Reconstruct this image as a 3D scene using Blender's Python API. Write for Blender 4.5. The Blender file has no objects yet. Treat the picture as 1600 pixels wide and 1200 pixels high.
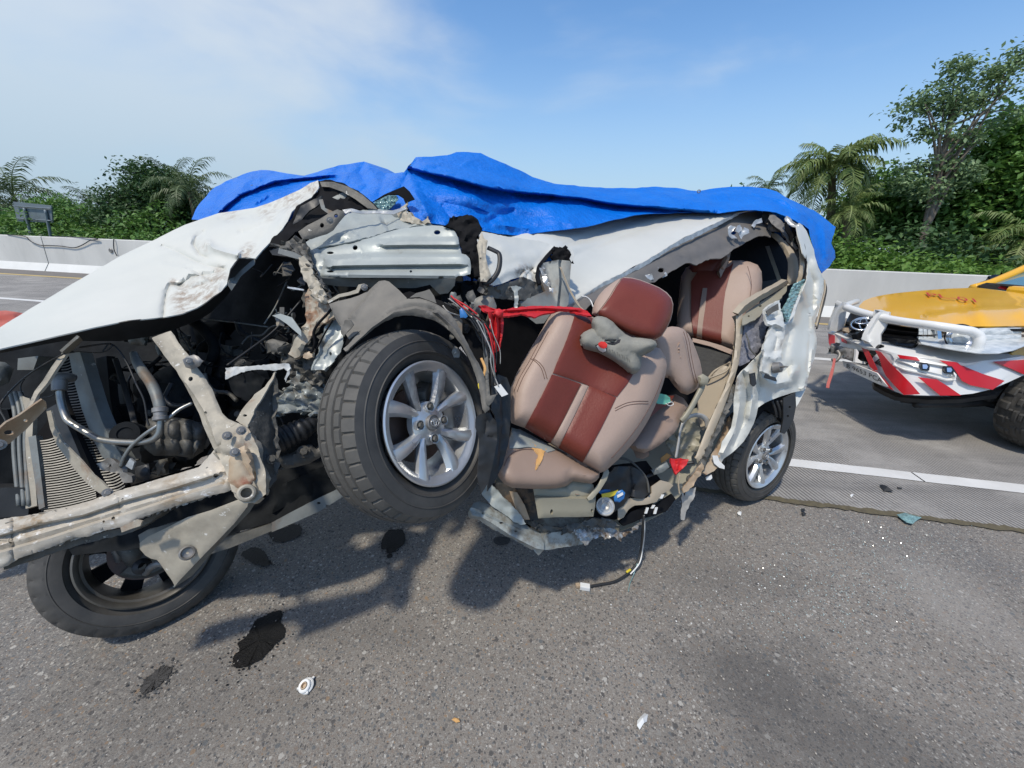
import bpy, bmesh, math, random
import numpy as np
from mathutils import Vector, Matrix, noise
from mathutils.geometry import delaunay_2d_cdt

random.seed(7); np.random.seed(7)
sc = bpy.context.scene
C = sc.collection

# ------------------------------------------------------------------ camera
FOC, CX, CY = 601.0, 800.0, 600.0
PITCH, ROLL, CAMH = math.radians(20.5), math.radians(2.0), 1.5
cp, sp, cr, sr = math.cos(PITCH), math.sin(PITCH), math.cos(ROLL), math.sin(ROLL)
AX = Vector((cr, sr*sp, sr*cp)); AY = Vector((-sr, cr*sp, cr*cp)); AZ = Vector((0, -cp, sp))
EYE = Vector((0, 0, CAMH))
cam = bpy.data.cameras.new('camera'); co = bpy.data.objects.new('camera', cam); C.objects.link(co)
M = Matrix((AX, AY, AZ)).transposed().to_4x4(); M.translation = EYE
co.matrix_world = M
cam.sensor_width = 36; cam.lens = FOC/1600*36; cam.clip_start = .02; cam.clip_end = 2000
sc.camera = co

# ------------------------------------------------------------------ sky, sun, exposure
SUN = Vector((-.30, -.43, 1.0)).normalized()
w = bpy.data.worlds.new('World'); sc.world = w; w.use_nodes = True
nt = w.node_tree; nt.nodes.clear()
out = nt.nodes.new('ShaderNodeOutputWorld'); bg = nt.nodes.new('ShaderNodeBackground')
sky = nt.nodes.new('ShaderNodeTexSky'); sky.sky_type = 'NISHITA'; sky.sun_disc = False
sky.sun_elevation = math.asin(SUN.z); sky.sun_rotation = math.atan2(SUN.x, SUN.y)
sky.air_density = 1.0; sky.dust_density = .7; sky.ozone_density = 1.0; sky.altitude = 0
bg.inputs['Strength'].default_value = .14
tc = nt.nodes.new('ShaderNodeTexCoord')
mp = nt.nodes.new('ShaderNodeMapping'); mp.inputs['Scale'].default_value = (1.1, 1.3, 3.2); mp.inputs['Rotation'].default_value = (0, .18, .3)
nz = nt.nodes.new('ShaderNodeTexNoise'); nz.inputs['Scale'].default_value = 1.9; nz.inputs['Detail'].default_value = 7; nz.inputs['Roughness'].default_value = .5; nz.inputs['Distortion'].default_value = .25
dotn = nt.nodes.new('ShaderNodeVectorMath'); dotn.operation = 'DOT_PRODUCT'; dotn.inputs[1].default_value = (-.80, .42, .20)
mr = nt.nodes.new('ShaderNodeMapRange'); mr.inputs[1].default_value = .45; mr.inputs[2].default_value = 1.0; mr.inputs[3].default_value = 0; mr.inputs[4].default_value = .62
add = nt.nodes.new('ShaderNodeMath'); add.operation = 'ADD'
cr2 = nt.nodes.new('ShaderNodeMapRange'); cr2.interpolation_type = 'SMOOTHSTEP'
cr2.inputs[1].default_value = .53; cr2.inputs[2].default_value = .95; cr2.inputs[3].default_value = .0; cr2.inputs[4].default_value = .72
mix = nt.nodes.new('ShaderNodeMix'); mix.data_type = 'RGBA'; mix.inputs[7].default_value = (4.1, 4.3, 4.35, 1)
sat = nt.nodes.new('ShaderNodeHueSaturation'); sat.inputs['Saturation'].default_value = 1.22; sat.inputs['Value'].default_value = 1.0
L = nt.links.new
L(tc.outputs['Generated'], mp.inputs[0]); L(mp.outputs[0], nz.inputs['Vector']); L(tc.outputs['Generated'], dotn.inputs[0])
L(dotn.outputs['Value'], mr.inputs[0]); L(nz.outputs[0], add.inputs[0]); L(mr.outputs[0], add.inputs[1]); L(add.outputs[0], cr2.inputs[0])
L(sky.outputs[0], sat.inputs['Color']); L(sat.outputs[0], mix.inputs[6]); L(cr2.outputs[0], mix.inputs[0])
sxyz = nt.nodes.new('ShaderNodeSeparateXYZ'); L(tc.outputs['Generated'], sxyz.inputs[0])
hz_ = nt.nodes.new('ShaderNodeMapRange'); hz_.interpolation_type = 'SMOOTHSTEP'; hz_.inputs[1].default_value = -.02; hz_.inputs[2].default_value = .42; hz_.inputs[3].default_value = .90; hz_.inputs[4].default_value = 0
mix2 = nt.nodes.new('ShaderNodeMix'); mix2.data_type = 'RGBA'; mix2.inputs[7].default_value = (2.0, 2.75, 3.5, 1); L(sxyz.outputs[2], hz_.inputs[0]); L(hz_.outputs[0], mix2.inputs[0]); L(mix.outputs[2], mix2.inputs[6]); L(mix2.outputs[2], bg.inputs[0]); L(bg.outputs[0], out.inputs[0])
sl = bpy.data.lights.new('sun', 'SUN'); sl.energy = 2.4; sl.angle = math.radians(3.0); sl.color = (1, .93, .81)
so = bpy.data.objects.new('sun', sl); C.objects.link(so); so.rotation_euler = SUN.to_track_quat('Z', 'Y').to_euler(); so.location = (0, 0, 30)
sc.view_settings.view_transform = 'Standard'; sc.view_settings.look = 'None'; sc.view_settings.gamma = 1; sc.view_settings.use_curve_mapping = False
sc.view_settings.exposure = .5

# ------------------------------------------------------------------ measuring helpers
def P(x, y, Z):
    """sight line through a measured point of the photograph, at the real depth Z in metres"""
    return EYE + (AX*(x-CX) + AY*(CY-y))*(Z/FOC) - AZ*Z
def G(x, y, z=0.0):
    d = AX*(x-CX) + AY*(CY-y) - AZ*FOC
    return EYE + d*((z-CAMH)/d.z)
def cdir(x, y, z):
    return (AX*x + AY*y + AZ*z).normalized()
def depth(p): return -(p-EYE).dot(AZ)
AXn, AYn, AZn, EYn = map(np.array, (AX, AY, AZ, EYE))
def Pn(X, Y, Z):
    X = np.asarray(X, float); Y = np.asarray(Y, float); Z = np.asarray(Z, float)
    return EYn + (np.outer(X-CX, AXn) + np.outer(CY-Y, AYn))*(Z/FOC)[:, None] - np.outer(Z, AZn)

# ------------------------------------------------------------------ materials
def mat(name, col, rough=.6, metal=0, col2=None, scale=8, mixc=.5, detail=6, bump=0, bscale=40, coat=0, dirt=None, dirtcol=(.16, .11, .07), spec=.5, stretch=None, wear=None, wearcol=(.7, .7, .68), wearscale=20, alpha=1, trans=0, rvar=0, bdist=.004):
    m = bpy.data.materials.new(name); m.use_nodes = True; t = m.node_tree; N = t.nodes; b = N['Principled BSDF']; K = t.links.new
    b.inputs['Roughness'].default_value = rough; b.inputs['Metallic'].default_value = metal
    b.inputs['Specular IOR Level'].default_value = spec; b.inputs['Coat Weight'].default_value = coat; b.inputs['Coat Roughness'].default_value = .06
    b.inputs['Alpha'].default_value = alpha; b.inputs['Transmission Weight'].default_value = trans
    tcn = N.new('ShaderNodeTexCoord'); vec = tcn.outputs['Object']
    if stretch:
        mpn = N.new('ShaderNodeMapping'); mpn.inputs['Scale'].default_value = stretch; K(vec, mpn.inputs[0]); vec = mpn.outputs[0]
    def nzn(s, d=6, r=.6, off=0):
        n = N.new('ShaderNodeTexNoise'); n.inputs['Scale'].default_value = s; n.inputs['Detail'].default_value = d; n.inputs['Roughness'].default_value = r
        K(vec, n.inputs['Vector']); return n.outputs[0]
    def rng(v, a, b2, lo=0, hi=1):
        r = N.new('ShaderNodeMapRange'); r.inputs[1].default_value = a; r.inputs[2].default_value = b2; r.inputs[3].default_value = lo; r.inputs[4].default_value = hi; K(v, r.inputs[0]); return r.outputs[0]
    def mx(f, a, b2):
        x = N.new('ShaderNodeMix'); x.data_type = 'RGBA'
        K(f, x.inputs[0])
        for i, v in ((6, a), (7, b2)):
            if isinstance(v, tuple): x.inputs[i].default_value = (*v, 1)
            else: K(v, x.inputs[i])
        return x.outputs[2]
    c = col
    if col2: c = mx(rng(nzn(scale, detail), .5-.5*mixc, .5+.5*mixc), col, col2)
    if wear: c = mx(rng(nzn(wearscale, 8, .75), wear, wear+.05), c, wearcol)
    if dirt is not None:
        f = rng(nzn(6, 9, .68), dirt, dirt+.16); c = mx(f, c, dirtcol)
    at = N.new('ShaderNodeAttribute'); at.attribute_name = 'dirt'
    d2 = N.new('ShaderNodeMath'); d2.operation = 'MULTIPLY'; K(at.outputs['Fac'], d2.inputs[0]); K(rng(nzn(28, 9, .72), .44, .60), d2.inputs[1])
    c = mx(d2.outputs[0], c, dirtcol)
    K(c, b.inputs['Base Color'])
    if rvar: K(rng(nzn(14, 6), .3, .7, rough, min(1, rough+rvar)), b.inputs['Roughness'])
    if bump:
        bp = N.new('ShaderNodeBump'); bp.inputs['Strength'].default_value = bump; bp.inputs['Distance'].default_value = bdist
        K(nzn(bscale, 8, .6), bp.inputs['Height']); K(bp.outputs[0], b.inputs['Normal'])
    return m
MT = dict(
 paint=mat('white_paint', (.60, .59, .53), .42, 0, (.52, .52, .47), 3, coat=.3, bump=.05, bscale=9, dirtcol=(.27, .20, .14), dirt=.74),
 paintr=mat('scraped_white_paint', (.60, .61, .58), .5, 0, (.44, .44, .41), 14, bump=.3, bscale=50, dirt=.55, dirtcol=(.2, .16, .12)),
 prime=mat('grey_green_primer', (.36, .39, .37), .42, .15, (.27, .29, .28), 7, bump=.12, bscale=25, wear=.66, wearcol=(.55, .56, .53), dirt=.62, dirtcol=(.17, .15, .12)),
 primed=mat('dull_grey_primer', (.2, .215, .205), .55, .2, (.12, .125, .12), 12, bump=.3, bscale=30, wear=.64, wearcol=(.5, .5, .47), dirt=.55),
 tan=mat('dusty_tan_metal', (.42, .38, .30), .6, .1, (.26, .23, .18), 14, bump=.35, bscale=60, wear=.60, wearcol=(.66, .64, .58), wearscale=34, dirt=.60, dirtcol=(.24, .12, .06)),
 rust=mat('rusty_tan_metal', (.46, .38, .27), .6, .1, (.34, .22, .13), 20, bump=.35, bscale=60, wear=.63, wearcol=(.7, .68, .62), wearscale=30, dirt=.58, dirtcol=(.25, .09, .05)),
 grime=mat('grimy_metal', (.15, .14, .12), .6, .25, (.06, .06, .055), 20, bump=.6, bscale=60, wear=.63, wearcol=(.45, .44, .4), wearscale=40),
 dark=mat('dark_plastic', (.016, .017, .018), .45, 0, (.036, .036, .036), 12, bump=.15, bscale=30, spec=.35),
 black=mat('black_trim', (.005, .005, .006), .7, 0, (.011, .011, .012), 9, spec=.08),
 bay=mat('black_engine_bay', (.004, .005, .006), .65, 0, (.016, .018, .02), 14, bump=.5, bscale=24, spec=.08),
 liner=mat('dusty_liner_plastic', (.095, .09, .08), .62, 0, (.17, .155, .13), 11, bump=.2, bscale=50, dirt=.6, dirtcol=(.04, .038, .035)),
 rubber=mat('tyre_rubber', (.035, .034, .032), .62, 0, (.075, .07, .062), 13, bump=.12, bscale=70),
 rubberd=mat('dusty_tread_rubber', (.06, .058, .053), .7, 0, (.11, .103, .09), 15, bump=.25, bscale=60),
 alloy=mat('silver_alloy', (.70, .71, .71), .26, .75, (.54, .55, .55), 9, bump=.03, dirt=.62, dirtcol=(.20, .19, .18), wear=.70, wearcol=(.12, .11, .1), rvar=.15),
 scuff=mat('scuffed_alloy', (.5, .5, .5), .4, .7, (.2, .2, .2), 30, bump=.6, bscale=80),
 steel=mat('worn_steel', (.30, .295, .28), .5, .5, (.16, .15, .14), 18, bump=.2, bscale=40),
 brake=mat('dark_brake_metal', (.05, .045, .04), .5, .5, (.13, .07, .05), 12),
 alu=mat('aluminium_pipe', (.42, .42, .40), .38, .8, (.25, .25, .23), 20),
 fins=mat('radiator_metal', (.13, .13, .12), .5, .5, (.22, .21, .19), 20),
 lea=mat('beige_leather', (.40, .295, .235), .5, 0, (.34, .25, .20), 5, bump=.25, bscale=120, spec=.3, dirt=.64, dirtcol=(.27, .19, .13)),
 lead=mat('taupe_leather', (.30, .215, .165), .46, 0, (.24, .17, .13), 5, bump=.12, bscale=220, spec=.3),
 red=mat('maroon_leather', (.165, .037, .024), .42, 0, (.135, .028, .018), 6, bump=.25, bscale=120, dirt=.68, dirtcol=(.22, .10, .07), spec=.3),
 fleece=mat('grey_fleece', (.27, .26, .22), .95, 0, (.19, .185, .16), 22, bump=.5, bscale=90),
 trim=mat('beige_plastic_trim', (.38, .32, .235), .5, 0, (.33, .275, .2), 6, bump=.05, dirt=.72),
 trimg=mat('olive_beige_trim', (.30, .275, .205), .45, 0, (.25, .23, .17), 6, bump=.05, dirt=.68),
 hdr=mat('grey_brown_headliner', (.155, .14, .125), .6, 0, (.10, .095, .088), 8, bump=.15, bscale=18),
 tarp=mat('blue_tarpaulin', (.000, .165, .66), .34, 0, (.0, .125, .54), 7, bump=1.0, bscale=30, bdist=.014, spec=.35, dirt=.74, dirtcol=(.05, .16, .36)),
 carpet=mat('dark_carpet', (.055, .055, .052), .9, 0, (.03, .03, .03), 40, bump=.4, bscale=90),
 wool=mat('grey_insulation_wool', (.10, .105, .13), .95, 0, (.26, .26, .29), 60, bump=.8, bscale=70),
 silver=mat('torn_bright_metal', (.62, .62, .6), .4, .5, (.3, .3, .29), 30, bump=.4, bscale=50),
 redc=mat('red_cloth', (.62, .02, .025), .6, 0, (.42, .01, .012), 16, bump=.4, bscale=60),
 glassc=mat('crushed_glass', (.30, .48, .46), .15, 0, (.05, .12, .13), 70, bump=1, bscale=120, spec=.9),
 clear=mat('clear_hose_plastic', (.42, .41, .38), .2, 0, (.3, .29, .27), 20, spec=.8),
 foam=mat('orange_foam', (.62, .33, .10), .9, 0, (.5, .3, .13), 40, bump=.5),
 white=mat('white_plastic', (.72, .72, .70), .4, 0, (.6, .6, .57), 20),
 yellowp=mat('yellow_plastic', (.65, .5, .03), .4), bluep=mat('blue_plastic', (.03, .16, .42), .35),
 green=mat('green_face_mask', (.10, .34, .25), .8, 0, (.14, .42, .31), 30),
 conc=None,
)
def tag(o, label=None, cat=None, group=None, kind=None):
    if label: o['label'] = label
    if cat: o['category'] = cat
    if group: o['group'] = group
    if kind: o['kind'] = kind
    return o
def empty(name, loc, parent=None):
    o = bpy.data.objects.new(name, None); C.objects.link(o); o.empty_display_size = .1
    if parent: setp(o, parent, loc)
    else: o.location = loc
    return o
def wloc(o):
    v = Vector(o.location)
    while o.parent: o = o.parent; v = v + o.location
    return v
def setp(o, parent, loc=None):
    o.parent = parent; o.location = Vector(loc or (0, 0, 0)) - wloc(parent)
def link(name, me, m, parent=None, smooth=True):
    if m: me.materials.append(MT[m] if isinstance(m, str) else m)
    if smooth: me.polygons.foreach_set('use_smooth', [True]*len(me.polygons))
    o = bpy.data.objects.new(name, me); C.objects.link(o)
    if parent: setp(o, parent)
    return o
def mesh(name, v, f, m, parent=None, smooth=False):
    me = bpy.data.meshes.new(name); me.from_pydata([tuple(p) for p in v], [], f); me.update()
    return link(name, me, m, parent, smooth)

# ------------------------------------------------------------------ sheets with depth
def cat(pts, n=6, closed=False):
    pts = [np.array(p, float) for p in pts]; k = len(pts); o = []
    rngk = range(k) if closed else range(k-1)
    for i in rngk:
        g = (lambda j: pts[j % k]) if closed else (lambda j: pts[min(max(j, 0), k-1)])
        a, b, c, d = g(i-1), g(i), g(i+1), g(i+2)
        for s in range(n):
            t = s/n
            o.append(.5*((2*b)+(-a+c)*t+(2*a-5*b+4*c-d)*t*t+(-a+3*b-3*c+d)*t**3))
    if not closed: o.append(pts[-1])
    return o
def seg_dist(P2, poly, closed=True):
    A = np.array(poly, float)[:, :2]; B = np.roll(A, -1, 0)
    if not closed: A, B = A[:-1], B[:-1]
    d = B-A; l2 = (d**2).sum(1)+1e-9
    best = np.full(len(P2), 1e9); sg = np.zeros(len(P2))
    for a, dd, l in zip(A, d, l2):
        r = P2-a; t = np.clip((r@dd)/l, 0, 1); q = r-t[:, None]*dd; ds = np.hypot(q[:, 0], q[:, 1])
        s = dd[0]*r[:, 1]-dd[1]*r[:, 0]; k = ds < best; best[k] = ds[k]; sg[k] = np.sign(s[k])
    return best, sg
def inside(P2, poly):
    A = np.array(poly, float)[:, :2]; B = np.roll(A, -1, 0); c = np.zeros(len(P2), bool)
    x, y = P2[:, 0], P2[:, 1]
    for a, b in zip(A, B):
        if a[1] == b[1]: continue
        k = ((a[1] > y) != (b[1] > y)) & (x < (b[0]-a[0])*(y-a[1])/(b[1]-a[1])+a[0]); c ^= k
    return c
def field(anch):
    A = np.array(anch, float); X = A[:, :2]/100; W = 1/A[:, 2]; n = len(A)
    if n == 1: return lambda Q: np.full(len(Q), A[0, 2])
    if n == 2:
        d = X[1]-X[0]; l = d@d
        return lambda Q: 1/(W[0]+(W[1]-W[0])*np.clip(((Q/100-X[0])@d)/l, -.5, 1.5))
    def U(r): return np.where(r > 1e-9, r*r*np.log(r+1e-12), 0)
    Kk = U(np.linalg.norm(X[:, None]-X[None], axis=2))+np.eye(n)*.02; Pm = np.hstack([np.ones((n, 1)), X])
    S = np.block([[Kk, Pm], [Pm.T, np.zeros((3, 3))]]); s = np.linalg.lstsq(S, np.concatenate([W, np.zeros(3)]), rcond=None)[0]
    lo, hi = A[:, 2].min()*.88, A[:, 2].max()*1.15
    def f(Q):
        q = Q/100; r = np.linalg.norm(q[:, None]-X[None], axis=2)
        wv = U(r)@s[:n]+s[n]+q@s[n+1:]
        return np.clip(1/np.maximum(wv, 1e-3), lo, hi)
    return f
def crease_dz(Q, cr_):
    dz = np.zeros(len(Q))
    for c in cr_:
        kind, pl, amp, wd = c[:4]
        d, s = seg_dist(Q, pl, False)
        if kind == 'r': dz += amp*np.exp(-(d/wd)**2)
        elif kind == 'v': dz += amp*np.exp(-d/wd)
        elif kind == 'f': dz += amp*np.tanh(s*d/1.6)*np.exp(-d/wd)
        elif kind == 'w': dz += amp*np.sin(d/wd)*np.exp(-d/(wd*6))
    return dz
def region(name, outline, anch, m, parent=None, th=.003, step=9, creases=(), puff=0, pw=10, edge=0, ew=8, namp=0, nscale=12, holes=(), round_=0, jag=0, dz=0, dirt=(), smooth=True, skirt=None, ridged=False):
    """a curved sheet of real thickness: outline and depths measured on the photograph"""
    ol = cat(outline, round_, True) if round_ else [np.array(p, float) for p in outline]
    ol = [p[:2] for p in ol]; d = []
    for i, a in enumerate(ol):
        b = ol[(i+1) % len(ol)]; l = np.hypot(*(b-a)); k = max(1, int(math.ceil(l/step)))
        for s in range(k):
            p = a+(b-a)*s/k
            if jag and s: p = p+np.random.uniform(-jag, jag, 2)
            d.append(p)
    ol = np.array(d)
    hl = []
    for h in holes:
        hx, hy, hr = h[:3]; hr2 = h[3] if len(h) > 3 else hr
        hl.append(np.array([(hx+hr*math.cos(t*math.pi/5), hy+hr2*math.sin(t*math.pi/5)) for t in range(10)]))
    lo, hi = ol.min(0), ol.max(0)
    gx, gy = np.meshgrid(np.arange(lo[0]+step/2, hi[0], step), np.arange(lo[1]+step/2, hi[1], step*.87))
    gx = gx+(np.arange(gx.shape[0]) % 2)[:, None]*step/2
    g = np.stack([gx.ravel(), gy.ravel()], 1)+np.random.uniform(-.12, .12, (gx.size, 2))*step
    if len(g):
        g = g[inside(g, ol)]
    if len(g):
        dd, _ = seg_dist(g, ol); g = g[dd > step*.45]
    for h in hl:
        if len(g): dd, _ = seg_dist(g, h); g = g[(dd > step*.4) & ~inside(g, h)]
    ex = []
    for c in creases:
        pl = np.array(c[1], float)
        for i in range(len(pl)-1):
            a, b = pl[i], pl[i+1]; l = np.hypot(*(b-a)); k = max(1, int(l/(step*.8))); nn = np.array([-(b-a)[1], (b-a)[0]])/(l+1e-9)
            for s in range(k+(i == len(pl)-2)):
                p = a+(b-a)*s/k
                ex += [p+nn*1.9, p-nn*1.9] if c[0] == 'f' else [p]
    if ex:
        ex = np.array(ex); ex = ex[inside(ex, ol)]
        if len(ex): dd, _ = seg_dist(ex, ol); ex = ex[dd > 1.2]
        for h in hl:
            if len(ex): dd, _ = seg_dist(ex, h); ex = ex[(dd > 1) & ~inside(ex, h)]
        if len(ex) and len(g): dm = np.min(np.hypot(g[:, None, 0]-ex[None, :, 0], g[:, None, 1]-ex[None, :, 1]), 1); g = g[dm > step*.5]
        if len(ex): g = np.concatenate([g, ex]) if len(g) else ex
    pts = [tuple(p) for p in ol]; edges = [(i, (i+1) % len(ol)) for i in range(len(ol))]
    for h in hl:
        o0 = len(pts); pts += [tuple(p) for p in h]; edges += [(o0+i, o0+(i+1) % len(h)) for i in range(len(h))]
    pts += [tuple(p) for p in g]
    vs, es, fs, *_ = delaunay_2d_cdt([Vector(p) for p in pts], edges, [], 0, 1e-4)
    Q = np.array([tuple(v) for v in vs]); fs = [f for f in fs if len(f) == 3]
    ce = np.array([Q[list(f)].mean(0) for f in fs]); ok = inside(ce, ol)
    for h in hl: ok &= ~inside(ce, h)
    fs = [f for f, k in zip(fs, ok) if k]
    if not fs: return None
    zf = field(anch) if not callable(anch) else anch
    Z = zf(Q)+crease_dz(Q, creases)+dz
    do, _ = seg_dist(Q, ol)
    if puff: Z = Z-puff*np.sqrt(np.clip(1-(1-np.clip(do/pw, 0, 1))**2, 0, 1))
    if edge: Z = Z+edge*np.exp(-do/ew)
    V = Pn(Q[:, 0], Q[:, 1], Z)
    if namp:
        for i in range(len(V)):
            a = noise.fractal(Vector(V[i])*nscale, .9, 2.1, 3)
            if ridged: a = (abs(a)*2-.5)
            V[i] += AZn*(a*namp)
    F = np.array(fs)
    a, b, c = V[F[:, 0]], V[F[:, 1]], V[F[:, 2]]; n = np.cross(b-a, c-a)
    flip = ((n*(a-EYn)).sum(1) > 0); F[flip] = F[flip][:, ::-1]; n[flip] *= -1
    vn = np.zeros_like(V)
    for k in range(3): np.add.at(vn, F[:, k], n)
    vn /= (np.linalg.norm(vn, axis=1)[:, None]+1e-12)
    nb = len(V); Bk = V-vn*th
    faces = [tuple(f) for f in F]+[tuple(int(x)+nb for x in f[::-1]) for f in F]
    cnt = {}
    for f in F:
        for k in range(3):
            e = (int(f[k]), int(f[(k+1) % 3])); cnt[e] = 1
    bd = [e for e in cnt if (e[1], e[0]) not in cnt]
    faces += [(e[1], e[0], e[0]+nb, e[1]+nb) for e in bd]
    VV = list(V)+list(Bk)
    if skirt:
        pred, offs = skirt
        for e in bd:
            if pred(Q[e[0]]) and pred(Q[e[1]]):
                pr = (e[0], e[1])
                for of in offs:
                    k = len(VV); VV.append(V[e[0]]+np.array(of)); VV.append(V[e[1]]+np.array(of))
                    faces.append((pr[1], pr[0], k, k+1)); pr = (k, k+1)
    me = bpy.data.meshes.new(name); me.from_pydata([tuple(p) for p in VV], [], [tuple(int(i) for i in f) for f in faces]); me.update()
    if dirt:
        at = me.attributes.new('dirt', 'FLOAT', 'POINT'); v = np.zeros(nb)
        for (x, y, r, s) in dirt: v = np.maximum(v, s*np.clip(1.6-np.hypot(Q[:, 0]-x, Q[:, 1]-y)/r*1.2, 0, 1))
        full = np.concatenate([v, v, np.zeros(len(VV)-2*nb)]); at.data.foreach_set('value', full)
    o = link(name, me, m, parent, smooth)
    if smooth: me.set_sharp_from_angle(angle=math.radians(48))
    return o

def tube(name, pts, r, m, parent=None, n=8, sub=6, corr=None, raw=False, flat=1.0):
    P3 = [Vector(p) if raw else P(*p) for p in pts]
    R = r if isinstance(r, (list, tuple)) else [r]*len(P3)
    q = cat([(*p, rr) for p, rr in zip(P3, R)], sub); V = []; F = []
    up = Vector((.13, .21, .97)); prev = None
    for i, a in enumerate(q):
        b = q[min(i+1, len(q)-1)]; a0 = q[max(i-1, 0)]
        t = Vector(b[:3]-a0[:3]).normalized()
        if prev is None: prev = t.orthogonal().normalized()
        u = (prev-t*prev.dot(t)).normalized(); prev = u; v = t.cross(u)
        rr = max(a[3], 1e-4)
        if corr: rr *= 1+corr[1]*math.sin(i*corr[0])
        for k in range(n):
            an = 2*math.pi*k/n; V.append(Vector(a[:3])+u*math.cos(an)*rr+v*math.sin(an)*rr*flat)
    L_ = len(q)
    for i in range(L_-1):
        for k in range(n): F.append((i*n+k, i*n+(k+1) % n, (i+1)*n+(k+1) % n, (i+1)*n+k))
    F.append(tuple(range(n))[::-1]); F.append(tuple(range((L_-1)*n, L_*n)))
    return mesh(name, V, F, m, parent, True)
def lathe(name, prof, cen, axis, m, parent=None, seg=48, rfun=None, capped=False, ang0=0, span=2*math.pi, smooth=True):
    """prof: list of (radius, offset along axis)"""
    ax = Vector(axis).normalized(); u = ax.cross(Vector((0, 0, 1)))
    if u.length < .1: u = Vector((1, 0, 0))
    u.normalize(); v = ax.cross(u); V = []; F = []; k = len(prof)
    for s in range(seg):
        an = ang0+span*s/seg; d = u*math.cos(an)+v*math.sin(an)
        for j, (r, h) in enumerate(prof):
            if rfun: r = rfun(r, h, an, j, s)
            V.append(Vector(cen)+d*r+ax*h)
    for s in range(seg):
        if span < 6.2 and s == seg-1: break
        s2 = (s+1) % seg
        for j in range(k-1): F.append((s*k+j, s2*k+j, s2*k+j+1, s*k+j+1))
    if capped:
        F.append(tuple(s*k+k-1 for s in range(seg))); F.append(tuple(s*k for s in range(seg))[::-1])
    o = mesh(name, V, F, m, parent, smooth)
    if smooth: o.data.set_sharp_from_angle(angle=math.radians(40))
    return o
def fit_axis(x, y, Z): return (EYE-P(x, y, Z)).normalized()
_bolt = {}
def bolt(x, y, Z, r=.007, m='steel', parent=None, name='bolt', axis=None):
    c = P(x, y, Z); ax = Vector(axis) if axis else (EYE-c).normalized()+Vector((.2, 0, .15)); ax.normalize()
    if m not in _bolt:
        V = []; F = []
        rings = [(1.7, 0), (1.7, .25), (1.0, .3)]
        for rr, h in rings:
            for k in range(12): V.append((rr*math.cos(k*math.pi/6), rr*math.sin(k*math.pi/6), h))
        for rr, h in [(1.0, .3), (1.0, 1.1), (.8, 1.25)]:
            for k in range(12):
                q = .93 if k % 2 else 1.05; V.append((rr*q*math.cos(k*math.pi/6), rr*q*math.sin(k*math.pi/6), h))
        for j in range(5):
            for k in range(12): F.append((j*12+k, j*12+(k+1) % 12, (j+1)*12+(k+1) % 12, (j+1)*12+k))
        F.append(tuple(range(60, 72)))
        me = bpy.data.meshes.new('bolt'); me.from_pydata(V, [], F); me.materials.append(MT[m]); _bolt[m] = me
    o = bpy.data.objects.new(name, _bolt[m]); C.objects.link(o)
    setp(o, parent, c); o.scale = (r, r, r); o.rotation_euler = ax.to_track_quat('Z', 'Y').to_euler(); return o
def line(name, pts, r, m, parent): return tube(name, pts, r, m, parent, n=6, sub=5)
def boxm(name, cen, size, m, parent=None, rot=0, bev=.0):
    bm = bmesh.new(); bmesh.ops.create_cube(bm, size=1)
    for v in bm.verts: v.co = Vector((v.co.x*size[0], v.co.y*size[1], v.co.z*size[2]))
    if bev: bmesh.ops.bevel(bm, geom=bm.edges[:], offset=bev, segments=2, affect='EDGES', profile=.6)
    R = Matrix.Rotation(rot, 4, 'Z') if not isinstance(rot, Matrix) else rot
    for v in bm.verts: v.co = R@v.co+Vector(cen)
    me = bpy.data.meshes.new(name); bm.to_mesh(me); bm.free()
    return link(name, me, m, parent, False)
# ------------------------------------------------------------------ road and barrier
TH = math.radians(-9.5); RU = Vector((math.cos(TH), math.sin(TH), 0)); RN = Vector((-math.sin(TH), math.cos(TH), 0))
def road(u, n, z=0): return RU*u+RN*n+Vector((0, 0, z))
def uof(p): return Vector((p[0], p[1], 0)).dot(RU)
def nof(p): return Vector((p[0], p[1], 0)).dot(RN)
N_JOINT, N_L0, N_L1, N_LANE, N_YEL, N_BASE = nof(G(1400, 805.6)), nof(G(1400, 749)), nof(G(1400, 736.5)), nof(G(1276, 561)), nof(G(1277, 506)), nof(G(1280, 495))

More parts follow.
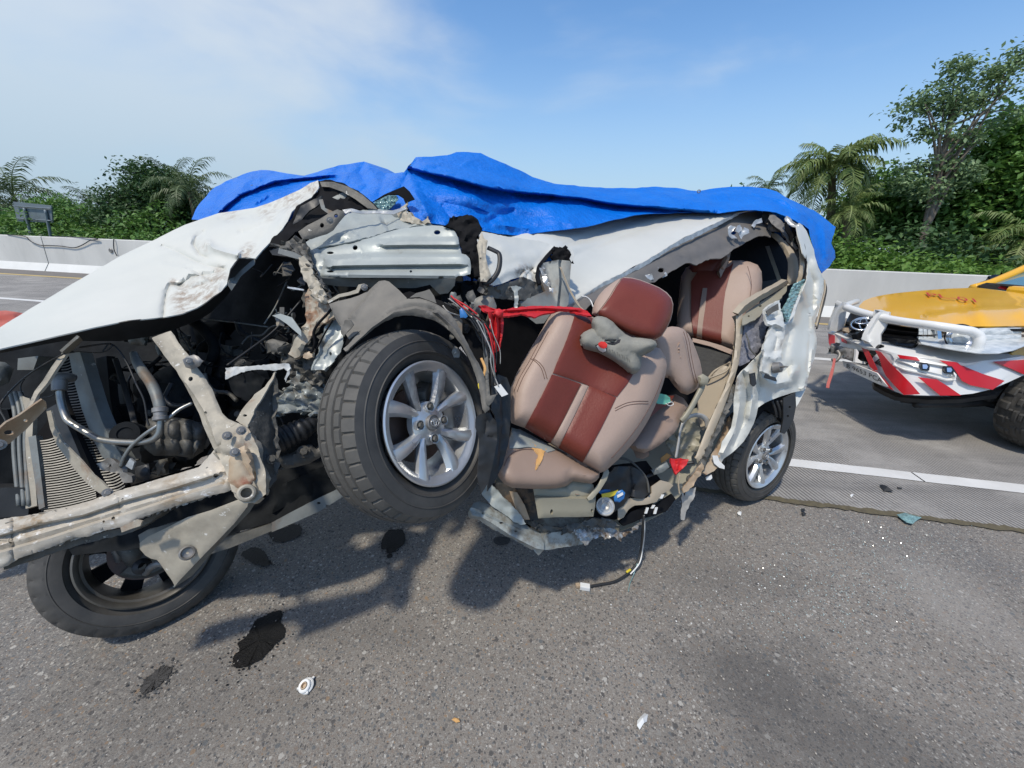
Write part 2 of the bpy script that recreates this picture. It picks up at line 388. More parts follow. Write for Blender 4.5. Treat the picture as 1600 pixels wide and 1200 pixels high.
def ground_mat(name, kind):
    m = bpy.data.materials.new(name); m.use_nodes = True; t = m.node_tree; N = t.nodes; K = t.links.new; b = N['Principled BSDF']
    tcn = N.new('ShaderNodeTexCoord'); vec = tcn.outputs['Object']
    def noi(s, d=6, r=.6, v=None, dist=0):
        n = N.new('ShaderNodeTexNoise'); n.inputs['Scale'].default_value = s; n.inputs['Detail'].default_value = d; n.inputs['Roughness'].default_value = r; n.inputs['Distortion'].default_value = dist; K(v or vec, n.inputs['Vector']); return n
    def rng(v, a, c, lo=0, hi=1):
        r = N.new('ShaderNodeMapRange'); r.inputs[1].default_value = a; r.inputs[2].default_value = c; r.inputs[3].default_value = lo; r.inputs[4].default_value = hi; K(v, r.inputs[0]); return r.outputs[0]
    def mx(f, a, c, bt='MIX'):
        x = N.new('ShaderNodeMix'); x.data_type = 'RGBA'; x.blend_type = bt
        if isinstance(f, float): x.inputs[0].default_value = f
        else: K(f, x.inputs[0])
        for i, v in ((6, a), (7, c)):
            if isinstance(v, tuple): x.inputs[i].default_value = (*v, 1)
            else: K(v, x.inputs[i])
        return x.outputs[2]
    def vor(s, feat='F1'):
        n = N.new('ShaderNodeTexVoronoi'); n.inputs['Scale'].default_value = s; n.feature = feat; K(warp, n.inputs['Vector']); return n
    def ramp(v, stops):
        r = N.new('ShaderNodeValToRGB'); e = r.color_ramp.elements
        while len(e) > 1: e.remove(e[0])
        e[0].position = stops[0][0]; e[0].color = (*stops[0][1], 1)
        for p_, c_ in stops[1:]: q = e.new(p_); q.color = (*c_, 1)
        r.color_ramp.interpolation = 'CONSTANT'; K(v, r.inputs[0]); return r.outputs[0]
    wn = noi(60, 3); wv = N.new('ShaderNodeVectorMath'); wv.operation = 'MULTIPLY_ADD'; wv.inputs[1].default_value = (.012, .012, .012); K(wn.outputs['Color'], wv.inputs[0]); K(vec, wv.inputs[2]); warp = wv.outputs[0]
    if kind == 'asphalt':
        base = mx(rng(noi(1.1, 5).outputs[0], .35, .68), (.190, .166, .136), (.258, .225, .186))
        base = mx(rng(noi(.45, 4).outputs[0], .52, .7), base, (.115, .112, .11))
        base = mx(rng(noi(260, 4, .7).outputs[0], .36, .66), mx(.42, base, (.035, .034, .033)), mx(.34, base, (.36, .34, .31)))
        for s, lo, hi, cut in ((150, .0, .50, .30), (90, .0, .46, .52), (44, 0, .38, .80)):
            v = vor(s); sep = N.new('ShaderNodeSeparateColor'); K(v.outputs['Color'], sep.inputs[0])
            cols = ramp(sep.outputs[0], [(0, (.08, .075, .07)), (.18, (.23, .215, .19)), (.36, (.13, .12, .108)), (.5, (.27, .25, .22)), (.64, (.19, .155, .125)), (.78, (.115, .12, .12)), (.9, (.38, .36, .32)), (.97, (.24, .17, .11))])
            a = N.new('ShaderNodeMath'); a.operation = 'MULTIPLY'; K(rng(v.outputs['Distance'], hi, hi-.07), a.inputs[0]); K(rng(sep.outputs[1], cut, cut+.02), a.inputs[1])
            base = mx(a.outputs[0], base, cols)
        v3 = vor(230); s3 = N.new('ShaderNodeSeparateColor'); K(v3.outputs['Color'], s3.inputs[0])
        a3 = N.new('ShaderNodeMath'); a3.operation = 'MULTIPLY'; K(rng(v3.outputs['Distance'], .30, .2), a3.inputs[0]); K(rng(s3.outputs[2], .93, .94), a3.inputs[1])
        base = mx(a3.outputs[0], base, (.62, .60, .56))
        base = mx(rng(noi(2.3, 8, .7, dist=1.2).outputs[0], .60, .72, 0, .38), base, (.21, .205, .195))
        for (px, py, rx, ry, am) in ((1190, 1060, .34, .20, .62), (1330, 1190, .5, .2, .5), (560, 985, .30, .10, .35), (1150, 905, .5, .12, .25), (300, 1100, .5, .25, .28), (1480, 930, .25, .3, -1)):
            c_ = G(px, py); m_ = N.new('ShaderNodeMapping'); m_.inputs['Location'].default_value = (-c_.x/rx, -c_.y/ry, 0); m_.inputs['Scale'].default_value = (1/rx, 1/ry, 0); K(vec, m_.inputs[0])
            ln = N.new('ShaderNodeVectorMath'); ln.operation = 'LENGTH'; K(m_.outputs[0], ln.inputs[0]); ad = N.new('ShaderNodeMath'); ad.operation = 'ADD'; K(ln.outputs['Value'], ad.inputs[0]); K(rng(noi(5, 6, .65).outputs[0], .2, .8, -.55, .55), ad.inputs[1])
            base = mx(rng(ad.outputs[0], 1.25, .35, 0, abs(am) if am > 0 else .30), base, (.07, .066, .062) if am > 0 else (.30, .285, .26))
        h = noi(210, 5, .7).outputs[0]; bs, bd, ro = .75, .004, .8
    else:
        base = mx(rng(noi(1.6, 6).outputs[0], .35, .68), (.27, .255, .232), (.35, .328, .295))
        base = mx(rng(noi(130, 6, .7).outputs[0], .34, .68), mx(.35, base, (.08, .08, .08)), mx(.35, base, (.42, .40, .37)))
        mp_ = N.new('ShaderNodeMapping'); mp_.inputs['Rotation'].default_value = (0, 0, -TH); mp_.inputs['Scale'].default_value = (.5, 6, 1); K(vec, mp_.inputs[0])
        base = mx(rng(noi(1.0, 6, .6, mp_.outputs[0]).outputs[0], .50, .72, 0, .55), base, (.115, .112, .108))
        a, c = G(1250, 740), G(1300, 776); ang = math.atan2(c.y-a.y, c.x-a.x)
        mp2 = N.new('ShaderNodeMapping'); mp2.inputs['Rotation'].default_value = (0, 0, -ang); K(vec, mp2.inputs[0])
        sx = N.new('ShaderNodeSeparateXYZ'); K(mp2.outputs[0], sx.inputs[0])
        mu = N.new('ShaderNodeMath'); mu.operation = 'MULTIPLY_ADD'; mu.inputs[1].default_value = 2*math.pi/.027; K(sx.outputs[1], mu.inputs[0]); K(rng(noi(1.2, 1).outputs[0], 0, 1, 0, 5), mu.inputs[2])
        si = N.new('ShaderNodeMath'); si.operation = 'SINE'; K(mu.outputs[0], si.inputs[0])
        gr = rng(si.outputs[0], -.1, .7)
        fade = rng(noi(1.3, 5, .65).outputs[0], .62, .47)
        g2 = N.new('ShaderNodeMath'); g2.operation = 'MULTIPLY'; K(gr, g2.inputs[0]); K(fade, g2.inputs[1])
        base = mx(g2.outputs[0], base, mx(.72, base, (.045, .04, .037)))
        base = mx(rng(noi(3.3, 8, .72, dist=1).outputs[0], .62, .75, 0, .5), base, (.36, .35, .33))
        hh = N.new('ShaderNodeMath'); hh.operation = 'MULTIPLY_ADD'; hh.inputs[1].default_value = -.8; K(g2.outputs[0], hh.inputs[0]); K(noi(150, 5, .7).outputs[0], hh.inputs[2])
        h = hh.outputs[0]; bs, bd, ro = .5, .004, .8
    K(base, b.inputs['Base Color']); b.inputs['Roughness'].default_value = ro
    bp = N.new('ShaderNodeBump'); bp.inputs['Strength'].default_value = bs; bp.inputs['Distance'].default_value = bd; K(h, bp.inputs['Height']); K(bp.outputs[0], b.inputs['Normal'])
    return m
def strip(name, n0, n1, z, m, u0=-60, u1=60, du=60, label=None, kind='structure', jag=0, thick=0):
    us = np.arange(u0, u1+du*.5, du); V = []; F = []
    for u in us:
        j = (random.uniform(-jag, jag) if jag else 0, random.uniform(-jag, jag) if jag else 0)
        V += [road(u, n0+j[0], z), road(u, n1+j[1], z)]
    for i in range(len(us)-1): F.append((2*i, 2*i+2, 2*i+3, 2*i+1))
    o = mesh(name, V, F, m); tag(o, label, None, None, kind); return o
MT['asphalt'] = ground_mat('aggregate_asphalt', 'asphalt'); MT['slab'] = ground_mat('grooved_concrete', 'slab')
MT['line'] = mat('white_road_paint', (.66, .655, .63), .6, 0, (.54, .53, .50), 5, bump=.3, bscale=90, wear=.66, wearcol=(.3, .29, .27), wearscale=24)
MT['yline'] = mat('yellow_road_paint', (.50, .36, .12), .6, 0, (.42, .30, .11), 9)
MT['moss'] = mat('joint_dirt', (.075, .062, .042), .95, 0, (.13, .11, .06), 30, bump=.8, bscale=70)
MT['gutter'] = mat('stained_gutter_concrete', (.17, .155, .14), .8, 0, (.12, .11, .10), 5)
MT['wall'] = mat('barrier_concrete', (.62, .61, .57), .75, 0, (.48, .475, .445), 1.6, bump=.12, bscale=30, dirt=.62, dirtcol=(.27, .27, .255), stretch=(1, 1, .35))
MT['wallb'] = mat('barrier_toe_concrete', (.68, .68, .65), .75, 0, (.58, .58, .55), 2, bump=.1)
MT['soil'] = mat('grassy_soil', (.055, .075, .03), .95, 0, (.10, .09, .05), 4, bump=.6, bscale=14)
MT['cable'] = mat('black_cable', (.02, .02, .022), .5)
tag(mesh('ground', [(-400, -400, -.03), (400, -400, -.03), (400, 600, -.03), (-400, 600, -.03)], [(0, 1, 2, 3)], 'soil'), 'grassy soil ground reaching the horizon', kind='structure')
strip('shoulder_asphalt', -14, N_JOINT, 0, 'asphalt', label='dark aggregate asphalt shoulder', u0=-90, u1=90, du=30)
strip('road_slab', N_JOINT+.012, N_YEL+.06, .004, 'slab', label='grooved grey concrete road slab', u0=-90, u1=90, du=30)
strip('gutter', N_YEL+.06, N_BASE+.4, .004, 'gutter', label='stained brown grey gutter along the barrier', u0=-90, u1=90, du=30)
strip('pavement_joint', N_JOINT-.022, N_JOINT+.026, .009, 'moss', -8, 8, .035, 'mossy joint between asphalt and concrete', jag=.010)
ub = uof(G(1422, 741))
strip('road_line', N_L0, N_L1, .0085, 'line', -60, ub-.005, .1, 'white painted edge line, older stretch', jag=.0025)
strip('road_line', N_L0-.001, N_L1+.001, .0085, 'line', ub+.012, 60, .1, 'white painted edge line, newer stretch', jag=.0025)
strip('lane_line', N_LANE-.07, N_LANE+.07, .0085, 'line', -60, 60, 20, 'thin white lane line beyond the wrecked van')
strip('yellow_line', N_YEL-.10, N_YEL+.08, .0085, 'yline', -60, 60, 20, 'yellow edge line along the barrier')
# barrier
BH = 1.10
ru, rn = uof(G(66, 424)), N_BASE
wall = empty('concrete_barrier', road(0, rn)); tag(wall, 'long pale concrete barrier with a sloped toe along the far road edge', 'barrier')
def prof(n): return [(n, 0), (n+.17, .25), (n+.225, BH-.015), (n+.24, BH), (n+.46, BH), (n+.5, 0)]
SEG = 11.0
for k in range(-4, 5):
    u0 = ru+k*SEG+.02; u1 = ru+(k+1)*SEG-.02; V = []; F = []
    pr = prof(rn)
    for u in (u0, u1): V += [road(u, n, z) for n, z in pr]
    q = len(pr)
    F = [(j, j+q, j+1+q, j+1) for j in range(q-1)]+[tuple(range(q)), tuple(range(q, 2*q))[::-1]]
    o = mesh('barrier_segment', V, F, 'wall', wall); o.data.materials.append(MT['wallb']); o.data.polygons[0].material_index = 1
cab = tube('loose_cable', [road(uof(G(36, 420, .0))+.0, rn+.22, BH+.01)]+[ (lambda p: Vector((p[0], p[1], p[2])))(EYE+(G(x, y)-EYE)*((rn+.17)/nof(G(x, y)))) for x, y in ((38, 369), (48, 377), (62, 383), (75, 383.5), (95, 384.5), (115, 387), (128, 383), (140, 376), (150, 372.5))]+[road(uof(G(155, 421)), rn+.3, BH+.02)], .014, 'cable', None, raw=True, n=6)
tag(cab, 'thin black cable hanging in a loop over the left part of the barrier', 'cable')
def onwall(x, y, off=.16): p = G(x, y); return EYE+(p-EYE)*((rn+off)/nof(p))
cab2 = tube('hanging_cable', [onwall(178, 373, .2), onwall(177.5, 380), onwall(178.5, 391, .15), onwall(183, 400, .13)], .014, 'cable', None, raw=True, n=6)
tag(cab2, 'short black cable end hanging straight down the barrier beside a round plug', 'cable')
pl = lathe('drain_plug', [(0, .02), (.06, .02), (.075, .0)], onwall(173, 391.5, .185), -RN, 'steel', None, 20); tag(pl, 'small round grey plug in the face of the barrier', 'plug')
# sign seen from behind
MT['signback'] = mat('galvanised_sign_back', (.20, .24, .26), .5, .3, (.16, .19, .21), 4)
def far(x, y, n):  # point on the sight line at road offset n
    p = G(x, y+0) if y > 420 else None
    d = AX*(x-CX)+AY*(CY-y)-AZ*FOC; k = (Vector((d.x, d.y, 0)).dot(RN)); return EYE+d*(n/k)
sg = empty('road_sign', far(62, 366, 16)-Vector((0, 0, 1))); tag(sg, 'grey back of a rectangular road sign on two posts beyond the barrier', 'road sign')
a, b_, c_, d_ = far(20, 315, 16), far(80, 321, 16), far(82, 348, 16), far(27, 346, 16)
mesh('sign_panel', [a, b_, c_, d_, a+RN*.05, b_+RN*.05, c_+RN*.05, d_+RN*.05], [(0, 1, 2, 3), (7, 6, 5, 4), (0, 4, 5, 1), (1, 5, 6, 2), (2, 6, 7, 3), (3, 7, 4, 0)], 'signback', sg)
for (x0, y0, x1, y1) in ((38, 325, 48, 366), (71, 328, 79, 368)):
    p0 = far(x0, y0, 15.95); p1 = far(x1, y1, 15.95); e = p1-(p0-p1).normalized()*1.0
    tube('post', [p0, p1, e], .06, 'signback', sg, raw=True, n=6)
for yy in (322, 341): tube('rail', [far(24, yy, 15.93), far(80, yy+4, 15.93)], .035, 'signback', sg, raw=True, n=4)

# ------------------------------------------------------------------ vegetation
MT['bark'] = mat('bark', (.13, .105, .08), .9, 0, (.20, .17, .14), 9, bump=.6)
MT['palmbark'] = mat('palm_bark', (.12, .09, .06), .9, 0, (.2, .16, .11), 12, bump=.7)
def leafmat(name, c1, c2, tr=.25):
    m = bpy.data.materials.new(name); m.use_nodes = True; t = m.node_tree; N = t.nodes; K = t.links.new; b = N['Principled BSDF']
    at = N.new('ShaderNodeAttribute'); at.attribute_name = 'tone'
    x = N.new('ShaderNodeMix'); x.data_type = 'RGBA'; x.inputs[6].default_value = (*c1, 1); x.inputs[7].default_value = (*c2, 1); K(at.outputs['Fac'], x.inputs[0])
    K(x.outputs[2], b.inputs['Base Color']); b.inputs['Roughness'].default_value = .5; b.inputs['Specular IOR Level'].default_value = .35
    td = N.new('ShaderNodeBsdfTranslucent'); K(x.outputs[2], td.inputs[0]); ms = N.new('ShaderNodeMixShader'); ms.inputs[0].default_value = tr
    K(b.outputs[0], ms.inputs[1]); K(td.outputs[0], ms.inputs[2]); K(ms.outputs[0], N['Material Output'].inputs[0]); return m
MT['leaf'] = leafmat('broad_leaves', (.07, .15, .035), (.17, .32, .07)); MT['leafd'] = leafmat('dark_leaves', (.035, .08, .032), (.08, .15, .05))
MT['leafs'] = leafmat('sparse_leaves', (.13, .21, .10), (.25, .35, .17)); MT['fern'] = leafmat('undergrowth_leaves', (.06, .135, .025), (.17, .30, .05), .3)
MT['palm'] = leafmat('palm_fronds', (.09, .15, .04), (.22, .27, .09)); MT['palmd'] = leafmat('oil_palm_fronds', (.06, .10, .04), (.12, .165, .07))
def leaves(name, cen, rad, size, m, parent=None, droop=.3, nl=28, kind=None):
    """cen: clump centres (k,3); each clump gets nl leaves made of two bent triangles"""
    rs = np.random.RandomState(len(cen)+int(size*1000)); k = len(cen); n = k*nl
    c = np.repeat(cen, nl, 0)+rs.normal(0, 1, (n, 3))*rad*np.array([1, 1, .6])
    d = rs.normal(0, 1, (n, 3)); d[:, 2] = d[:, 2]*.5-droop; d /= np.linalg.norm(d, axis=1)[:, None]
    up = rs.normal(0, .45, (n, 3))+np.array([0, 0, 1]); s = np.cross(d, up); s /= np.linalg.norm(s, axis=1)[:, None]
    L_ = (size*rs.uniform(.6, 1.3, n))[:, None]; wv = L_*.27
    mid = c+d*L_*.5; u2 = np.cross(s, d)
    V = np.empty((n, 4, 3)); V[:, 0] = c; V[:, 1] = mid+s*wv+u2*L_*.06; V[:, 2] = c+d*L_-u2*L_*.10; V[:, 3] = mid-s*wv+u2*L_*.06
    me = bpy.data.meshes.new(name); me.vertices.add(n*4); me.vertices.foreach_set('co', V.ravel())
    me.loops.add(n*6); me.polygons.add(n*2)
    b = np.arange(n)[:, None]*4; idx = np.concatenate([b+0, b+1, b+2, b+0, b+2, b+3], 1).ravel()
    me.loops.foreach_set('vertex_index', idx.astype(np.int32)); me.polygons.foreach_set('loop_start', (np.arange(n*2)*3).astype(np.int32)); me.polygons.foreach_set('loop_total', np.full(n*2, 3, np.int32))
    me.update(); me.validate()
    tone = np.repeat(np.clip(np.repeat(rs.uniform(0, 1, k), nl)*.6+rs.uniform(0, .4, n), 0, 1), 4)
    at = me.attributes.new('tone', 'FLOAT', 'POINT'); at.data.foreach_set('value', tone.astype(np.float32))
    o = link(name, me, m, parent, False)
    if kind: o['kind'] = kind
    return o
def branch(pts, r0, r1): return [(p, r0+(r1-r0)*i/(len(pts)-1)) for i, p in enumerate(pts)]
def trunk_mesh(name, chains, m, parent):
    V = []; F = []
    for ch in chains:
        n = 7; b0 = len(V); prev = None
        q = cat([(*p, r) for p, r in ch], 3)
        for i, a in enumerate(q):
            b = q[min(i+1, len(q)-1)]; a0 = q[max(i-1, 0)]; t = Vector(b[:3]-a0[:3]).normalized()
            if prev is None: prev = t.orthogonal().normalized()
            u = (prev-t*prev.dot(t)).normalized(); prev = u; v = t.cross(u)
            for k in range(n):
                an = 2*math.pi*k/n; V.append(Vector(a[:3])+(u*math.cos(an)+v*math.sin(an))*a[3])
        for i in range(len(q)-1):
            for k in range(n): F.append((b0+i*n+k, b0+i*n+(k+1) % n, b0+(i+1)*n+(k+1) % n, b0+(i+1)*n+k))
    return mesh(name, V, F, m, parent, True)
def tree(name, label, base, top, blobs, m, nclump, size, nl=28, rad=.35, trunk_r=.15, group=None, shell=.55, limbs=7, sd=0):
    """blobs: (centre, (rx,ry,rz)) lobes of the crown"""
    rs = np.random.RandomState(sd+11); base = Vector(base); root = empty(name, base); tag(root, label, 'tree', group)
    vol = np.array([b[1][0]*b[1][2] for b in blobs], float); vol /= vol.sum(); cen = []
    for (c, r), f in zip(blobs, vol):
        k = max(3, int(nclump*f)); d = rs.normal(0, 1, (k, 3)); d /= np.linalg.norm(d, axis=1)[:, None]
        rr = rs.uniform(shell, 1.05, k)[:, None]*(1+.16*np.sin(d[:, :1]*7+d[:, 2:]*5))
        cen.append(np.array(c)+d*rr*np.array(r))
    cen = np.concatenate(cen)
    leaves('crown', cen, rad, size, m, root, nl=nl)
    ch = [branch([base-Vector((0, 0, .3)), base.lerp(Vector(top), .45)+Vector((.1, 0, 0)), Vector(top)], trunk_r, trunk_r*.35)]
    for i in range(limbs):
        t = rs.uniform(.3, .95); s = base.lerp(Vector(top), t); e = Vector(cen[rs.randint(len(cen))])
        if e.z < s.z-.5: e.z = s.z+.3
        ch.append(branch([s, s.lerp(e, .5)+Vector((0, 0, .15)), e], trunk_r*.4*(1.2-t*.6), trunk_r*.08))
    trunk_mesh('trunk', ch, 'bark', root); return root
def palm(name, label, base, top, nf, fl, m, lean=None, group=None, sd=0, dense=26, droop=1.0, wide=.26):
    rs = random.Random(sd); base = Vector(base); top = Vector(top); root = empty(name, base); tag(root, label, 'palm tree', group)
    H = (top-base).length
    trunk_mesh('trunk', [branch([base-Vector((0, 0, .3)), base.lerp(top, .5)+Vector((.15, 0, 0)), top], .17, .12)], 'palmbark', root)
    for i in range(nf):
        az = i*2.39996+rs.uniform(-.2, .2); el = math.radians(78-105*(i/nf)**.9*droop+rs.uniform(-6, 6)); Lf = fl*rs.uniform(.85, 1.1)
        d = Vector((math.cos(az), math.sin(az), 0)); pts = []; p = top.copy(); ns = 12; ang = el
        for s in range(ns+1):
            pts.append(p.copy()); p = p+(d*math.cos(ang)+Vector((0, 0, 1))*math.sin(ang))*(Lf/ns); ang -= (.075+.075*s/ns)*(1.0+.5*math.cos(el))*1.15
        V = []; F = []; tone = []
        side0 = d.cross(Vector((0, 0, 1)))
        for s in range(ns):
            a, b = pts[s], pts[s+1]; k = len(V); wv = .035*(1-s/ns)+.008
            V += [a-side0*wv, a+side0*wv, b+side0*wv*.9, b-side0*wv*.9]; F.append((k, k+1, k+2, k+3)); tone += [.9]*4
        for q in range(dense):
            t = .12+.88*q/dense; x = t*ns; s = min(int(x), ns-1); a = pts[s].lerp(pts[s+1], x-s); tg = (pts[s+1]-pts[s]).normalized()
            ll = Lf*wide*math.sin(math.pi*min(1, .18+t*.80))**.7*rs.uniform(.85, 1.1)
            for sg_ in (-1, 1):
                u = (side0*sg_*.85+tg*.55+Vector((0, 0, rs.uniform(-.35, .1)))).normalized(); e = a+u*ll*.6; e2 = a+u*ll+Vector((0, 0, -ll*rs.uniform(.25, .6)))
                wv = tg*ll*.055; k = len(V); V += [a-wv*.5, a+wv*.5, e+wv, e-wv, e2]; F += [(k, k+1, k+2, k+3), (k+3, k+2, k+4)]; tn = rs.uniform(.0, .9); tone += [tn]*5
        o = mesh('frond', V, F, m, root); at = o.data.attributes.new('tone', 'FLOAT', 'POINT'); at.data.foreach_set('value', tone)
    return root
def fp(x, y, n, z=None):
    p = far(x, y, n)
    if z is not None: p = Vector((p.x, p.y, z))
    return p
def blob(x, y, n, rpx, rpy, ry=None):
    p = far(x, y, n); k = depth(p)/FOC; return (tuple(p), (rpx*k, (ry or rpx)*k, rpy*k))
def T(name, label, x, n, topy, blobs, m, ncl, size, **kw):
    base = fp(x, 400, n, 0); top = far(x+kw.pop('lean', 0), topy, n)
    return tree(name, label, base, top, [blob(bx, by, n+kw.get('off', 0), rx, ry) for bx, by, rx, ry in blobs], m, ncl, size, **kw)
# right side
T('dense_tree', 'large dense green broadleaf tree at the right edge behind the yellow truck', 1590, 19, 260, [(1560, 270, 55, 45), (1530, 300, 40, 30), (1560, 225, 36, 26), (1590, 190, 30, 20), (1560, 390, 60, 25), (1620, 235, 50, 45), (1540, 345, 75, 50), (1620, 330, 70, 60), (1490, 335, 38, 32), (1700, 290, 80, 90)], 'leaf', 1200, .25, nl=30, rad=.42, trunk_r=.25, sd=1)
tr = T('tall_sparse_tree', 'tall slender tree with thin feathery crown rising above the others on the right', 1440, 17.5, 150, [(1500, 108, 26, 24), (1560, 110, 34, 20), (1600, 85, 30, 14), (1455, 150, 26, 14), (1425, 165, 30, 13), (1480, 170, 34, 18), (1530, 150, 40, 18), (1415, 190, 14, 8), (1570, 185, 22, 10), (1455, 205, 26, 14), (1500, 215, 28, 14), (1430, 260, 26, 12), (1470, 255, 24, 15), (1400, 285, 26, 12), (1500, 275, 24, 22), (1445, 300, 25, 16)], 'leafs', 230, .16, nl=26, rad=.2, trunk_r=.16, limbs=24, shell=.2, sd=2, lean=55)
palm('coconut_palm', 'tall coconut palm with arching fronds right of the tarpaulin', fp(1300, 400, 18, 0), far(1300, 268, 18), 26, 2.1, 'palm', droop=.82, sd=3, wide=.30, dense=34)
palm('coconut_palm', 'smaller coconut palm with yellowish drooping fronds low beside the tarpaulin end', fp(1325, 410, 17, 0), far(1322, 332, 17), 20, 1.5, 'palm', sd=5, wide=.24)
palm('coconut_palm', 'small distant palm crown just above the blue tarpaulin', fp(1203, 400, 30, 0), far(1200, 296, 30), 16, 1.9, 'palmd', sd=8)
palm('coconut_palm', 'small palm with brown hanging fronds above the truck windscreen', fp(1620, 410, 15.5, 0), far(1606, 372, 15.5), 16, 1.7, 'palm', sd=9, droop=1.2)
T('broadleaf_tree', 'mid green tree between the coconut palm and the tall sparse tree', 1375, 20, 300, [(1370, 300, 30, 26), (1350, 340, 40, 28), (1395, 340, 36, 28), (1420, 365, 40, 24), (1400, 310, 26, 24)], 'leaf', 420, .24, nl=26, rad=.38, sd=4)
T('broadleaf_tree', 'dark tree low behind the leaning tall trunk', 1470, 21, 330, [(1455, 350, 50, 34), (1500, 310, 34, 36), (1420, 320, 20, 20)], 'leafd', 330, .24, nl=26, rad=.4, sd=6)
# left side
palm('oil_palm', 'oil palm with broad feathery crown at the left edge behind the sign', fp(28, 370, 24, 0), far(22, 308, 24), 26, 4.2, 'palmd', sd=13, wide=.2)
palm('oil_palm', 'oil palm crown partly hidden behind bushes left of the dark tree', fp(140, 370, 27, 0), far(142, 322, 27), 22, 2.6, 'palmd', sd=15, wide=.2)
palm('oil_palm', 'oil palm merging into the right side of the big dark tree', fp(300, 370, 19, 0), far(297, 300, 19), 22, 2.4, 'palmd', sd=17, wide=.22)
palm('oil_palm', 'oil palm in the middle of the big dark clump', fp(270, 370, 21, 0), far(275, 288, 21), 20, 2.4, 'palmd', sd=18, wide=.22)
T('dark_tree', 'big dark dense tree beyond the barrier left of the blue tarpaulin', 225, 20, 300, [(228, 285, 30, 26), (205, 318, 36, 28), (262, 300, 34, 26), (240, 345, 60, 28), (185, 345, 30, 20), (300, 335, 34, 30)], 'leafd', 700, .22, nl=28, rad=.36, sd=21)
T('bushy_tree', 'light green bushy tree between the sign and the big dark tree', 105, 20, 330, [(95, 335, 32, 20), (120, 345, 40, 20), (80, 318, 16, 12), (150, 350, 36, 18)], 'leaf', 300, .2, nl=26, rad=.32, sd=22)
T('bushy_tree', 'dark bushy tree behind the road sign at the far left', 5, 22, 335, [(0, 345, 50, 20), (60, 345, 40, 18), (-60, 330, 60, 30)], 'leafd', 260, .22, nl=26, rad=.36, sd=23)
for i, (x, lb) in enumerate(((400, 'rounded tree hidden behind the crumpled bonnet'), (560, 'rounded tree hidden behind the tarpaulin peak'), (760, 'rounded tree hidden behind the highest fold of the tarpaulin'), (980, 'rounded tree hidden behind the middle of the tarpaulin'))):
    T('broadleaf_tree', lb, x, 22, 372, [(x, 372, 60, 14), (x+50, 376, 60, 12)], 'leafd', 110, .26, nl=22, rad=.4, sd=30+i)
# undergrowth
def under(x0, x1, n0, n1, zt, k, m, name, label, size, s0):
    rs = np.random.RandomState(s0); u0 = uof(far(x0, 420, n0)); u1 = uof(far(x1, 420, n0)); c = []
    for _ in range(k):
        u = rs.uniform(u0, u1); n = rs.uniform(n0, n1); h = zt*(.45+.55*noise.noise(Vector((u*.4, n*.3, s0)))+.25)*(.6+.4*(n-n0)/(n1-n0)+.2); c.append(tuple(road(u, n, rs.uniform(.2, 1)*max(h, .3)-.1)))
    o = leaves(name, np.array(c), .3, size, m, None, nl=26); tag(o, label, None, None, 'stuff'); return o
under(1150, 1800, rn+1.5, rn+4.7, 1.75, 1500, 'fern', 'undergrowth', 'bright green ferny undergrowth behind the right part of the barrier', .17, 1)
under(1150, 1800, rn+4, rn+9, 2.9, 700, 'leafd', 'undergrowth', 'dark shrubs under the trees on the right', .22, 2)
under(-200, 1150, rn+1.6, rn+5, .8, 900, 'leafd', 'undergrowth', 'dark green undergrowth along the left part of the barrier', .2, 3)
under(-200, 420, rn+5, rn+10, 2.6, 600, 'leaf', 'undergrowth', 'mixed green shrubs under the left trees', .22, 4)
# ------------------------------------------------------------------ wrecked van
van = empty('wrecked_van', G(860, 900)); tag(van, 'white van torn open along its near side, front crushed and a blue tarpaulin over it', 'van')
def R(name, ol, an, m, par=van, **k): return region(name, ol, an, m, par, **k)

# bonnet
HA = [(-90, 565, .98), (0, 545, 1.02), (130, 515, 1.10), (259, 495, 1.19), (0, 511, 1.25), (66, 471, 1.38), (142, 427, 1.52), (289, 351, 1.78), (388, 326, 1.86), (497, 282, 1.72), (489, 308, 1.66), (399, 404, 1.36), (355, 444, 1.30), (307, 481, 1.25), (200, 455, 1.33), (300, 400, 1.50), (430, 345, 1.60)]
HO = [(-95, 566), (-60, 545), (0, 511), (66, 471), (142, 427), (190, 399), (236, 377), (289, 351), (341, 333), (370, 329), (397, 325), (420, 317), (435, 311), (467, 297), (485, 286), (497, 282), (499, 288), (497, 295), (488, 308), (470, 318), (456, 331), (450, 346), (440, 359), (421, 380), (410, 391), (399, 404), (385, 402), (373, 403), (366, 411), (360, 420), (357, 434), (355, 444), (346, 455), (333, 463), (320, 473), (307, 481), (285, 490), (259, 495), (230, 498), (200, 501), (150, 511), (75, 528), (0, 545), (-60, 559)]
